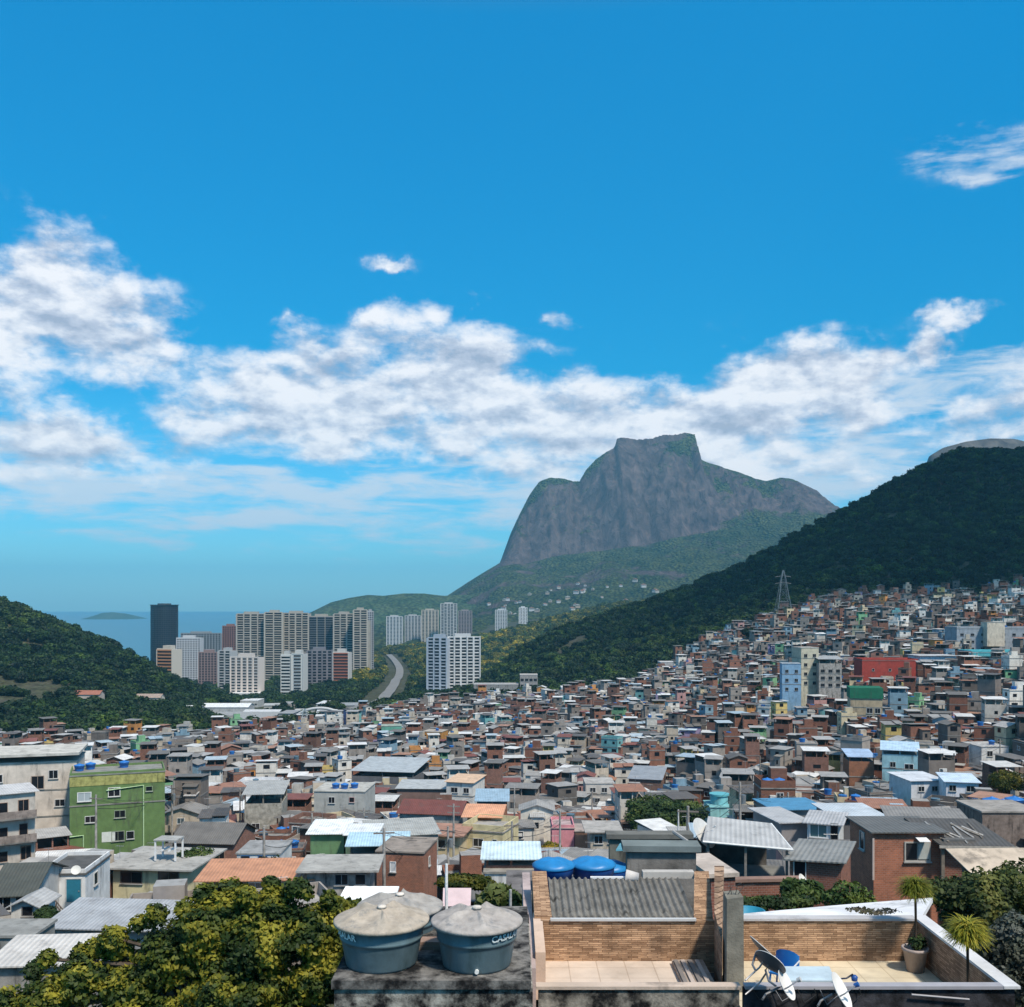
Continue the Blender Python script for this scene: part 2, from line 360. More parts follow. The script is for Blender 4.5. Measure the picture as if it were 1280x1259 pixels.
# ------------------------------------------------------------ the lie of the land
CP = []
def cp(Y, **d):
    for k, z in d.items(): CP.append((float(k[1:].replace('m', '-')), Y, z))
cp(4, _m300=108, _0=106, _640=106, _1280=106, _1700=108)
cp(16, _m300=104, _0=103, _300=103, _640=103, _1000=103, _1280=103, _1700=105)
cp(30, _m300=101, _0=99, _300=99, _640=100, _1000=101, _1280=101, _1700=104)
cp(60, _m300=94, _0=92, _300=91, _640=91, _900=93, _1050=95, _1280=93, _1700=99)
cp(100, _m300=88, _0=86, _300=84, _640=83, _850=85, _1050=90, _1280=86, _1700=95)
cp(150, _m300=82, _0=79, _300=77, _640=75, _850=75, _1050=76, _1280=78, _1700=88)
cp(200, _m300=76, _0=72, _300=69, _640=68, _850=69, _1050=73, _1280=77, _1700=90)
cp(300, _m300=65, _0=63, _300=60, _640=60, _850=63, _1050=72, _1280=84, _1700=103)
cp(430, _m300=60, _0=57, _300=54, _640=54, _850=62, _1050=83, _1280=96, _1700=120)
cp(520, _m300=76, _0=58, _100=57, _200=53, _300=48, _640=54, _850=67, _1050=93, _1280=103, _1700=128)
cp(620, _m300=115, _0=68, _100=62, _200=50, _300=43, _450=49, _640=54, _750=57, _850=72, _950=94, _1050=104, _1280=112, _1700=135)
cp(700, _m300=155, _0=87, _100=74, _200=46, _300=38, _450=45, _640=54, _750=60, _850=79, _950=101, _1050=114, _1160=118, _1280=124, _1700=150)
cp(800, _m300=195, _0=116, _50=103, _100=90, _150=77, _195=60, _250=42, _300=35, _450=38, _600=46, _680=60, _750=73, _850=92, _950=122, _1050=150, _1160=163, _1280=170, _1700=190)
cp(900, _m300=190, _0=100, _100=80, _200=50, _300=28, _450=38, _600=36, _660=66, _750=92, _850=112, _950=142, _1050=170, _1160=200, _1280=215, _1700=235)
cp(1000, _m300=160, _0=60, _200=30, _300=20, _450=36, _590=34, _640=62, _680=80, _750=101, _850=126, _900=142, _950=160, _1000=183, _1060=206, _1120=233, _1200=262, _1280=262, _1450=275, _1700=280)
cp(1150, _m300=100, _0=20, _200=14, _300=14, _450=33, _600=26, _750=70, _900=105, _1120=200, _1280=240, _1700=260)
cp(1400, _m300=40, _0=8, _300=10, _450=27, _600=25, _750=62, _900=90, _1120=140, _1280=180, _1700=240)
cp(1900, _m300=5, _0=4, _300=6, _400=7, _450=20, _600=50, _750=100, _900=120, _1120=150, _1280=160, _1700=220)
cp(2150, _m300=-8, _0=-8, _300=-8, _400=-6, _450=15, _600=45, _750=110, _900=130, _1280=150, _1700=200)
cp(2700, _m300=-15, _0=-15, _300=-15, _430=-8, _500=35, _600=60, _750=100, _900=120, _1280=120, _1700=150)
CPa = np.array(CP); cu = (CPa[:, 0]-640)/F; ct = np.log(CPa[:, 1])*.8; czz = CPa[:, 2]
def phi(r): return np.sqrt(r*r+.0004)
Dm = phi(np.hypot(cu[:, None]-cu[None], ct[:, None]-ct[None]))
RW = np.linalg.solve(Dm+np.eye(len(cu))*1e-4, czz-70.0)
def ground_uy(u, Y):
    u = np.asarray(u, float); t = np.log(np.asarray(Y, float))*.8; sh = u.shape; u = u.ravel(); t = t.ravel(); r = np.empty(len(u))
    for a in range(0, len(u), 20000):
        r[a:a+20000] = phi(np.hypot(u[a:a+20000, None]-cu[None], t[a:a+20000, None]-ct[None])) @ RW+70
    return r.reshape(sh)
def ground(x, y):
    y = max(y, 3.0); return float(ground_uy(np.array([x/y]), np.array([y]))[0])
def grid_mesh(XX, YY, ZZ):
    n, m = XX.shape; V = np.stack([XX, YY, ZZ], -1).reshape(-1, 3)
    i = np.arange(n-1)[:, None]*m+np.arange(m-1)[None]; i = i.ravel()
    return V, np.stack([i, i+1, i+m+1, i+m], -1)

def terrain_mat(name, rock, veg, veg2, lo, hi, vs, bumpd=4, warm=None, cliff=False):
    m = bpy.data.materials.new(name); nt = nodes(m)
    out = N(nt, 'ShaderNodeOutputMaterial'); b = N(nt, 'ShaderNodeBsdfPrincipled'); L(nt, b.outputs[0], out.inputs[0])
    geo = N(nt, 'ShaderNodeNewGeometry'); pos = geo.outputs['Position']
    sp = N(nt, 'ShaderNodeSeparateXYZ'); L(nt, geo.outputs['True Normal'], sp.inputs[0])
    n1 = NOISE(nt, pos, vs*.25, 8, .68); n2 = NOISE(nt, pos, vs*2.2, 4, .6)
    vor = N(nt, 'ShaderNodeTexVoronoi'); L(nt, pos, vor.inputs['Vector']); vor.inputs['Scale'].default_value = vs*2.6
    vc = MIXC(nt, veg, veg2, SMOOTH(nt, n1, .35, .65))
    vc = MIXC(nt, vc, RAMP(nt, vor.outputs['Distance'], [(0, 1.45), (.7, .45)]).outputs[0], 1.0, 'MULTIPLY')
    mp = N(nt, 'ShaderNodeMapping'); mp.inputs['Scale'].default_value = (1, 1, .3); L(nt, pos, mp.inputs[0])
    st = NOISE(nt, mp.outputs[0], vs*1.0, 9, .68, .6)
    st2 = NOISE(nt, pos, vs*.5, 5, .6)
    rc = MIXC(nt, rock, RAMP(nt, st, [(.32, (.42, .42, .46)), (.5, (1, 1, 1)), (.68, (1.6, 1.5, 1.42))]).outputs[0], 1.0, 'MULTIPLY')
    rc = MIXC(nt, rc, RAMP(nt, st2, [(.35, (.75, .72, .75)), (.65, (1.25, 1.2, 1.2))]).outputs[0], 1.0, 'MULTIPLY')
    f = MATH(nt, 'ADD', sp.outputs[2], MATH(nt, 'MULTIPLY', MATH(nt, 'SUBTRACT', n1, .5), 1.3))
    if cliff:
        cf = N(nt, 'ShaderNodeAttribute', attribute_name='veg').outputs['Fac']
        f = MATH(nt, 'ADD', f, cf)
    fac = SMOOTH(nt, f, lo, hi)
    c = MIXC(nt, rc, vc, fac)
    L(nt, c, b.inputs['Base Color']); b.inputs['Roughness'].default_value = .95; b.inputs['Specular IOR Level'].default_value = .1
    bn = N(nt, 'ShaderNodeBump'); bn.inputs['Distance'].default_value = bumpd; bn.inputs['Strength'].default_value = .9
    L(nt, MATH(nt, 'ADD', MATH(nt, 'MULTIPLY', MATH(nt, 'MULTIPLY', MATH(nt, 'SUBTRACT', 1, vor.outputs['Distance']), fac), 1.3), MATH(nt, 'MULTIPLY', st, 1.2)), bn.inputs['Height'])
    L(nt, bn.outputs[0], b.inputs['Normal'])
    return m

us = np.concatenate([np.linspace(-1.1, -.55, 24), np.linspace(-.54, .54, 230), np.linspace(.56, 1.3, 30)])
Ys = np.exp(np.linspace(math.log(3), math.log(2750), 300))
UU, YY = np.meshgrid(us, Ys); GZ = ground_uy(UU, YY)
XX = UU*YY
wgt = np.clip((YY-60)/400, 0, 1)
GZ = GZ+fbm(XX/60, YY/60, 3, 4)*10*wgt*np.clip((GZ-60)/60+.1, .1, 1)
V, Q = grid_mesh(XX, YY, GZ)
me = fastmesh('ground', V, Q, None, terrain_mat('hillside_earth', (.14, .125, .11), (.035, .055, .02), (.06, .065, .03), .3, 1.3, .12, .5), True)
tag(link(me, 'ground'), kind='structure')

# sea
m = bpy.data.materials.new('sea_water'); nt = nodes(m); out = N(nt, 'ShaderNodeOutputMaterial'); b = N(nt, 'ShaderNodeBsdfPrincipled'); L(nt, b.outputs[0], out.inputs[0])
b.inputs['Base Color'].default_value = (.035, .15, .21, 1); b.inputs['Roughness'].default_value = .35; b.inputs['Specular IOR Level'].default_value = .5
geo = N(nt, 'ShaderNodeNewGeometry'); bn = N(nt, 'ShaderNodeBump'); bn.inputs['Distance'].default_value = 2; bn.inputs['Strength'].default_value = .7
L(nt, NOISE(nt, geo.outputs['Position'], .03, 6), bn.inputs['Height']); L(nt, bn.outputs[0], b.inputs['Normal'])
sea = MB(); sea.box(-17000, 17000, 1500, 19500, -3, 0, m, (.02, .1, .17)); tag(sea.build('sea'), kind='structure')

# the great flat-topped rock mountain
SIL = [(380, 775), (440, 765), (500, 758), (545, 752), (560, 745), (585, 728), (605, 716), (625, 704), (630, 690), (638, 668), (650, 642), (662, 618), (674, 602), (688, 597), (702, 598), (716, 602),
       (724, 602), (732, 588), (745, 574), (758, 565), (768, 560), (770.5, 549), (776, 547), (795, 549), (815, 548), (824, 545), (840, 544), (856, 541), (868, 543), (870, 556), (872, 572), (880, 577), (900, 583),
       (920, 588), (940, 597), (958, 601), (975, 597), (990, 599), (1005, 607), (1022, 619), (1045, 636), (1070, 655), (1110, 680), (1180, 720), (1300, 745), (1500, 750)]
SK = [(380, 775), (560, 748), (625, 708), (660, 704), (700, 694), (740, 690), (770, 686), (800, 682), (830, 676), (860, 670), (900, 663), (940, 657), (980, 650), (1010, 645), (1045, 648), (1110, 685), (1300, 745), (1500, 750)]
YR = 4300.0
def zsil(px, y, tab, Yd): return CZ+(HY-np.interp(px, [t[0] for t in tab], [t[1] for t in tab]))/F*Yd
gx = np.linspace(-900, 2900, 560); gy = np.concatenate([np.linspace(2250, 3600, 110), np.linspace(3607, 4560, 170), np.linspace(4580, 5600, 30)])
GX, GY = np.meshgrid(gx, gy)
butt = 55*fbm(GX/260, GX*0+3, 5, 3)+26*fbm(GX/60, GX*0+9, 8, 3)
Yr = YR+butt*1.5
s = Yr-GY
pxr = 640+F*GX/YR
zr = zsil(pxr, YR, SIL, YR)
Dc = 330+120*fbm(GX/300, GX*0+1, 21, 3)
pxf = 640+F*GX/(YR-330)
zf = np.minimum(zsil(pxf, 0, SK, YR-330), zr-5)
tt = np.clip(s/Dc, 0, 1)
head = np.exp(-((pxr-820)/48)**4)
prof = tt**1.25*(1-.35*np.sin(tt*math.pi)*head*0)
gul = (np.abs(fbm(GX/95+fbm(GX/40, GY/60, 4, 3)*1.2, zr*0+GY/420, 31, 4))*2)
zc = zr+(zf-zr)*prof
# ledge of the head block: sheer first 60 m
zc = zc-head*np.clip(s/12, 0, 1)*np.clip(1-tt*2.2, 0, 1)*26
Lf = (Yr-Dc)-2300
sf = np.clip((s-Dc)/Lf, 0, 1)
z0 = np.interp(pxf, [380, 560, 700, 900, 1500], [-20, 25, 60, 90, 100])
zsk = z0+(zf-z0)*(1-sf)**1.35
GZ = np.where(s < Dc, zc, zsk)
GZ = np.where(s < 0, zr-np.abs(s)*.75, GZ)
face = np.sin(np.clip(tt, 0, 1)*math.pi)*(s > 0)
amp = np.clip((zr-zf)/250, 0, 1)
GZ = GZ-face*amp*(gul*85-22)+face*amp*fbm(GX/45, GY/30, 77, 5)*46
skirtm = np.clip((s-Dc)/100, 0, 1)
ridg = np.abs(fbm(GX/330, GY/900, 51, 4))*2
GZ = GZ+skirtm*(1-sf)*(ridg-.35)*70+skirtm*fbm(GX/110, GY/110, 61, 5)*60
GZ = np.where(s < 0, GZ+fbm(GX/60, GY/60, 66, 3)*10*np.clip(-s/60, 0, 1), GZ)
GZ = np.maximum(GZ, -25)
V, Q = grid_mesh(GX, GY, GZ)
mt_rock = terrain_mat('granite_and_forest', (.088, .071, .070), (.035, .060, .020), (.095, .115, .04), .60, .98, .035, 16, cliff=True)
me = fastmesh('mountain', V, Q, None, mt_rock, True)
va = me.attributes.new('veg', 'FLOAT', 'POINT')
vg = np.where(s < Dc, -.20*amp+.22*np.clip(1-tt*2.5, 0, 1), .30)+fbm(GX/170, GY/110, 91, 6, .6)*2.3
right = np.clip((pxr-905)/40, 0, 1)*np.clip(1-np.abs(pxr-945)/60, 0, 1)
vg = vg+right*.2
va.data.foreach_set('value', vg.astype(np.float32).ravel())
tag(link(me, 'rock_mountain'), kind='structure')

# low headland to the left of it, and a bald dome behind the right ridge
def ridge_land(name, tab, Yd, half, mat, seed, base=-10, nx=160, ny=50, rough=.25):
    x0 = X(tab[0][0], Yd); x1 = X(tab[-1][0], Yd)
    gx = np.linspace(x0, x1, nx); gy = np.linspace(Yd-half, Yd+half, ny); GX, GY = np.meshgrid(gx, gy)
    zr = zsil(640+F*GX/Yd, 0, tab, Yd)
    q = 1-np.abs(GY-Yd)/half
    GZ = base+(zr-base)*np.clip(q, 0, 1)**.8*(1+rough*fbm(GX/half*2.5, GY/half*2.5, seed, 5)*(1-q)*2)
    V, Q = grid_mesh(GX, GY, GZ); o = link(fastmesh(name, V, Q, None, mat, True), name); tag(o, kind='structure'); return o
far_mat = terrain_mat('far_forest', (.16, .14, .13), (.04, .075, .03), (.08, .11, .05), -.4, .9, .03, 6)
ridge_land('headland', [(370, 775), (395, 762), (415, 752), (435, 747), (460, 743), (480, 744), (505, 741), (530, 741), (555, 744), (600, 742), (680, 755)], 3500, 500, far_mat, 3)
ridge_land('island', [(110, 776), (118, 770), (128, 766), (140, 765), (158, 767), (170, 770), (176, 775)], 8800, 300, far_mat, 5, base=-5, nx=40, ny=20)
dome_mat = terrain_mat('bald_rock', (.085, .085, .08), (.05, .08, .035), (.06, .08, .04), .95, 1.5, .03, 6)
ridge_land('rock_dome', [(1100, 690), (1140, 630), (1157, 590), (1163, 566), (1180, 556), (1205, 549), (1235, 545), (1265, 545), (1300, 552), (1400, 590), (1500, 640)], 2600, 420, dome_mat, 9)

# a real cloud high over the right slope, above and behind the view: its shade lies on the spur and the wooded hill
def shade_cloud(cx, cy, cz, rx, ry, rz, seed):
    nu, nv = 90, 45; th = np.linspace(0, 2*math.pi, nu, endpoint=False); ph = np.linspace(-math.pi/2, math.pi/2, nv); T, P_ = np.meshgrid(th, ph)
    dx = np.cos(P_)*np.cos(T); dy = np.cos(P_)*np.sin(T); dz = np.sin(P_)
    r = 1+.9*fbm(dx*1.7+dz+9, dy*1.7+9, seed, 5)+.25*fbm(dx*6+dz*5+9, dy*6+9, seed+5, 4)
    V = np.stack([cx+dx*r*rx, cy+dy*r*ry, cz+dz*r*rz], -1).reshape(-1, 3); Q = []
    for j in range(nv-1):
        for i in range(nu): Q.append((j*nu+i, j*nu+(i+1) % nu, (j+1)*nu+(i+1) % nu, (j+1)*nu+i))
    mc = surf('cloud_white', .95, .05, var=.1, vscale=.01, color=(.85, .85, .87)); o = link(fastmesh('cloud', V, np.array(Q), None, mc, True), 'cloud'); tag(o, kind='structure')
q_ = Vector((560, 960, 160))+SUN_DIR*((1500-160)/SUN_DIR.z); shade_cloud(q_.x, q_.y, 1500, 480, 310, 100, 4)

# the air
hz = MB(); hm = bpy.data.materials.new('hazy_air'); ntt = nodes(hm); o_ = N(ntt, 'ShaderNodeOutputMaterial'); pv = N(ntt, 'ShaderNodeVolumePrincipled')
pv.inputs['Color'].default_value = (.24, .70, 1, 1); pv.inputs['Density'].default_value = 7.5e-5; pv.inputs['Anisotropy'].default_value = 0
L(ntt, pv.outputs[0], o_.inputs['Volume'])
hz.box(-17500, 17500, -60, 20000, -28, 870, hm, (1, 1, 1)); tag(hz.build('haze'), kind='stuff')
# ------------------------------------------------------------ foliage
def leaf_cloud(nl, blobs, size, cols, seed, flat=.0, dens_edge=.55, aspect=.6, tri=False):
    """nl leaves spread through ellipsoid blobs (cx,cy,cz,rx,ry,rz); returns V,Q,C"""
    g = np.random.default_rng(seed)
    B = np.array(blobs, float); vol = (B[:, 3]*B[:, 4]*B[:, 5])**.67; bi = g.choice(len(B), nl, p=vol/vol.sum())
    d = g.normal(size=(nl, 3)); d /= np.linalg.norm(d, axis=1)[:, None]
    r = 1-np.abs(g.normal(size=nl))*(1-dens_edge)*.5; r = np.clip(r, .15, 1.12)
    # lumpy surface: pull towards noise clumps
    lump = vnoise(d[:, 0]*3.1+bi*7.3+20, d[:, 1]*3.1+d[:, 2]*4.7+40, seed)
    r = r*(.72+.45*lump)
    P = B[bi, :3]+d*r[:, None]*B[bi, 3:]
    nrm = d*.9+g.normal(size=(nl, 3))*.55+np.array([0, 0, .35]); nrm /= np.linalg.norm(nrm, axis=1)[:, None]
    t = np.cross(nrm, g.normal(size=(nl, 3))); t /= np.linalg.norm(t, axis=1)[:, None]; bt = np.cross(nrm, t)
    s = size*(.6+.8*g.random(nl))[:, None]
    V = np.stack([P-t*s, P-bt*s*aspect, P+t*s, P+bt*s*aspect], 1).reshape(-1, 3)
    Q = np.arange(nl*4).reshape(-1, 4)
    cols = np.array(cols, float)
    k = (vnoise(P[:, 0]/(size*7)+50, (P[:, 1]+P[:, 2]*1.3)/(size*7)+80, seed+3)*1.5-.25+g.normal(size=nl)*.13)*(len(cols)-1)
    k = np.clip(k, 0, len(cols)-1.001); i = k.astype(int); f = (k-i)[:, None]
    C = cols[i]*(1-f)+cols[i+1]*f
    C = C*(.8+.4*g.random(nl))[:, None]
    return V, Q, C
GREENS = [(.012, .028, .010), (.022, .048, .014), (.035, .070, .018), (.055, .095, .025)]
DARKS = [(.010, .022, .011), (.016, .034, .014), (.024, .048, .018), (.036, .062, .024)]
GOLDS = [(.03, .05, .008), (.07, .085, .010), (.13, .125, .014), (.20, .16, .02)]

# crown prototypes for woods
WOOD = bpy.data.collections.new('crown_kinds')
WOODL = bpy.data.collections.new('sunlit_tone_crowns')
def proto(i, cols, coll, seed):
    g = random.Random(seed); bl = [(0, 0, 0, 3.6, 3.6, 2.6)]
    for k in range(5):
        a = g.random()*6.28; q = g.uniform(1.5, 3.2); r = g.uniform(1.3, 2.3)
        bl.append((q*math.cos(a), q*math.sin(a), g.uniform(-.6, 1.5), r, r, r*.8))
    V, Q, C = leaf_cloud(420, bl, .62, cols, seed, dens_edge=.7, aspect=.8)
    o = bpy.data.objects.new('tree_crown_kind', fastmesh('tree_crown_kind', V, Q, C, M_LEAF)); coll.objects.link(o)
for i in range(6): proto(i, [GREENS, DARKS, DARKS, GREENS, DARKS, GREENS][i], WOOD, 100+i)
LIT = [(.06, .085, .012), (.14, .14, .02), (.26, .20, .03), (.15, .16, .03)]  # sunlight on the woods past the spur, put into the leaf colour
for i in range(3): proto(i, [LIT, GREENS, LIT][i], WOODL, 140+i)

def scatter(name, P, sc, coll, seed):
    n = len(P); g = np.random.default_rng(seed)
    me = bpy.data.meshes.new(name); me.vertices.add(n); me.vertices.foreach_set('co', P.astype(np.float32).ravel())
    a = me.attributes.new('rot', 'FLOAT_VECTOR', 'POINT'); rr = np.zeros((n, 3), np.float32); rr[:, 2] = g.random(n)*6.28; a.data.foreach_set('vector', rr.ravel())
    a = me.attributes.new('scl', 'FLOAT_VECTOR', 'POINT'); ss = np.repeat(sc[:, None], 3, 1)*(.85+.3*g.random((n, 3))); a.data.foreach_set('vector', ss.astype(np.float32).ravel())
    me.update(); o = link(me, name)
    ng = bpy.data.node_groups.new('scatter_crowns', 'GeometryNodeTree')
    ng.interface.new_socket('Geometry', in_out='INPUT', socket_type='NodeSocketGeometry'); ng.interface.new_socket('Geometry', in_out='OUTPUT', socket_type='NodeSocketGeometry')
    gi = ng.nodes.new('NodeGroupInput'); go = ng.nodes.new('NodeGroupOutput')
    iop = ng.nodes.new('GeometryNodeInstanceOnPoints'); ci = ng.nodes.new('GeometryNodeCollectionInfo')
    ci.inputs['Collection'].default_value = coll; ci.inputs['Separate Children'].default_value = True; ci.inputs['Reset Children'].default_value = True
    ar = ng.nodes.new('GeometryNodeInputNamedAttribute'); ar.data_type = 'FLOAT_VECTOR'; ar.inputs[0].default_value = 'rot'
    asc = ng.nodes.new('GeometryNodeInputNamedAttribute'); asc.data_type = 'FLOAT_VECTOR'; asc.inputs[0].default_value = 'scl'
    iop.inputs['Pick Instance'].default_value = True
    ng.links.new(gi.outputs[0], iop.inputs['Points']); ng.links.new(ci.outputs[0], iop.inputs['Instance'])
    ng.links.new(ar.outputs[0], iop.inputs['Rotation']); ng.links.new(asc.outputs[0], iop.inputs['Scale']); ng.links.new(iop.outputs[0], go.inputs[0])
    md = o.modifiers.new('scatter', 'NODES'); md.node_group = ng
    return o

EDGE = [(-600, 400), (0, 400), (130, 405), (250, 430), (330, 480), (400, 520), (450, 550), (500, 585), (600, 605), (700, 615), (800, 625), (850, 680), (900, 690), (1000, 690), (1050, 705), (1280, 700), (1600, 690), (2500, 690)]
def edgeY(px): return np.interp(px, [e[0] for e in EDGE], [e[1] for e in EDGE])
ROAD = [W(436, 897, 620), W(462, 882, 740), W(484, 866, 900), W(495, 848, 1150), W(499, 833, 1450), W(486, 822, 1800)]
ROADXY = [(p.x, p.y) for p in ROAD]
def dist_road(x, y):
    d = np.full(x.shape, 1e9)
    for (ax, ay), (bx, by) in zip(ROADXY[:-1], ROADXY[1:]):
        t = np.clip(((x-ax)*(bx-ax)+(y-ay)*(by-ay))/((bx-ax)**2+(by-ay)**2), 0, 1)
        d = np.minimum(d, np.hypot(x-ax-t*(bx-ax), y-ay-t*(by-ay)))
    return d
KEEP = []      # (x, y, r) footprints that vegetation and scattered houses keep clear of
def clearof(x, y, pad=0):
    ok = np.ones(np.shape(x), bool)
    for (kx, ky, kr) in KEEP: ok &= (x-kx)**2+(y-ky)**2 > (kr+pad)**2
    return ok
def wood_points():
    # even candidates over (bearing, distance)
    g = np.random.default_rng(5); out = []
    Yc = 440.0; pts = []
    while Yc < 2080:
        sp = 5.7 if Yc < 1150 else 11
        xs = np.arange(-.9*Yc, .8*Yc, sp)
        pts.append(np.stack([xs+g.normal(size=len(xs))*2.2, Yc+g.normal(size=len(xs))*2.2], 1)); Yc += sp*.95
    P = np.concatenate(pts); x, y = P[:, 0], P[:, 1]; px = 640+F*x/y
    ok = y > edgeY(px)
    # leave the clearing of the low sheds and the built flat behind the road
    ok &= dist_road(x, y) > 17
    z = ground_uy(x/y, y); ok &= z > 2.5
    ok &= clearof(x, y)
    hilly = (px < 265)|(px > 590)
    flat = ~hilly
    shed = flat & (y < 830) & (px > 265) & (px < 420)
    ok &= ~(shed & (g.random(len(x)) < .93))
    ok &= ~(flat & (g.random(len(x)) < .12))
    # no need for trees on slopes turned away beyond the ridges
    ok &= ~((px < 190) & (y > 860)); ok &= ~((px > 880) & (y > 1120))
    # a few bare patches on the hills
    fb = fbm(x/55, y/55, 14, 3); ok &= ~((fb > .27) & hilly); ok &= ~((fb > .19) & (px < 170) & (y > 560))
    return x[ok], y[ok], z[ok], px[ok]
# ------------------------------------------------------------ houses
BRK = [(.23, .095, .06), (.20, .085, .055), (.26, .11, .07), (.17, .08, .055), (.24, .12, .09)]
GRY = [(.21, .18, .16), (.27, .24, .215), (.13, .115, .105), (.17, .145, .13), (.33, .29, .26)]
WHT = [(.62, .58, .52), (.52, .48, .43), (.68, .65, .60), (.48, .41, .33)]
CLR = {'yellow': (.55, .42, .16), 'blue': (.19, .30, .38), 'green': (.18, .36, .20), 'pink': (.48, .27, .25), 'turquoise': (.14, .33, .34), 'orange': (.52, .24, .08), 'lilac': (.33, .27, .42), 'cream': (.58, .48, .32), 'red': (.42, .08, .06)}
ROOFC = {'grey sheet': [(.33, .315, .30), (.24, .225, .21), (.40, .385, .37)], 'dark sheet': [(.12, .105, .095), (.16, .145, .13)], 'white metal': [(.58, .57, .55), (.68, .67, .66)], 'pale blue metal': [(.34, .43, .50), (.42, .49, .54)], 'orange tile': [(.33, .16, .10), (.38, .21, .14)], 'red-brown tile': [(.20, .07, .05)]}
DARK = (.012, .014, .018); GLZ = [(.015, .02, .028), (.03, .04, .05), (.02, .02, .02), (.06, .09, .11)]
FRM = (.55, .55, .54)

def win(w, h, frame=FRM, pane=DARK, sill=True, bars=1, depth=.07, split=False):
    """window in local coords: centred in x, y=0 is the wall face (front is -y), z from 0"""
    a = MB(); t = max(.05, min(.09, w*.06))
    if split: sp_ = MB(); sp_.box(-w/2, w/2, -depth*.3, 0.02, 0, h, M_GLASS, pane)
    else: a.box(-w/2, w/2, -depth*.3, 0.02, 0, h, M_GLASS, pane)
    for x0, x1, z0, z1 in ((-w/2-t, -w/2, -t, h+t), (w/2, w/2+t, -t, h+t), (-w/2, w/2, h, h+t), (-w/2, w/2, -t, 0)):
        a.box(x0, x1, -depth, .02, z0, z1, M_PAINT, frame)
    for k in range(bars):
        xx = -w/2+w*(k+1)/(bars+1); a.box(xx-.025, xx+.025, -depth*.7, 0, 0, h, M_PAINT, frame)
    if sill: a.box(-w/2-t-.06, w/2+t+.06, -depth-.09, .02, -t-.07, -t, M_FLATROOF, (.35, .34, .33))
    return (a, sp_) if split else a
def door(w, h, col):
    a = MB(); a.box(-w/2, w/2, -.05, .02, 0, h, M_PAINT, col)
    for x0, x1, z0, z1 in ((-w/2-.08, -w/2, 0, h+.08), (w/2, w/2+.08, 0, h+.08), (-w/2, w/2, h, h+.08)): a.box(x0, x1, -.08, .02, z0, z1, M_PAINT, FRM)
    return a

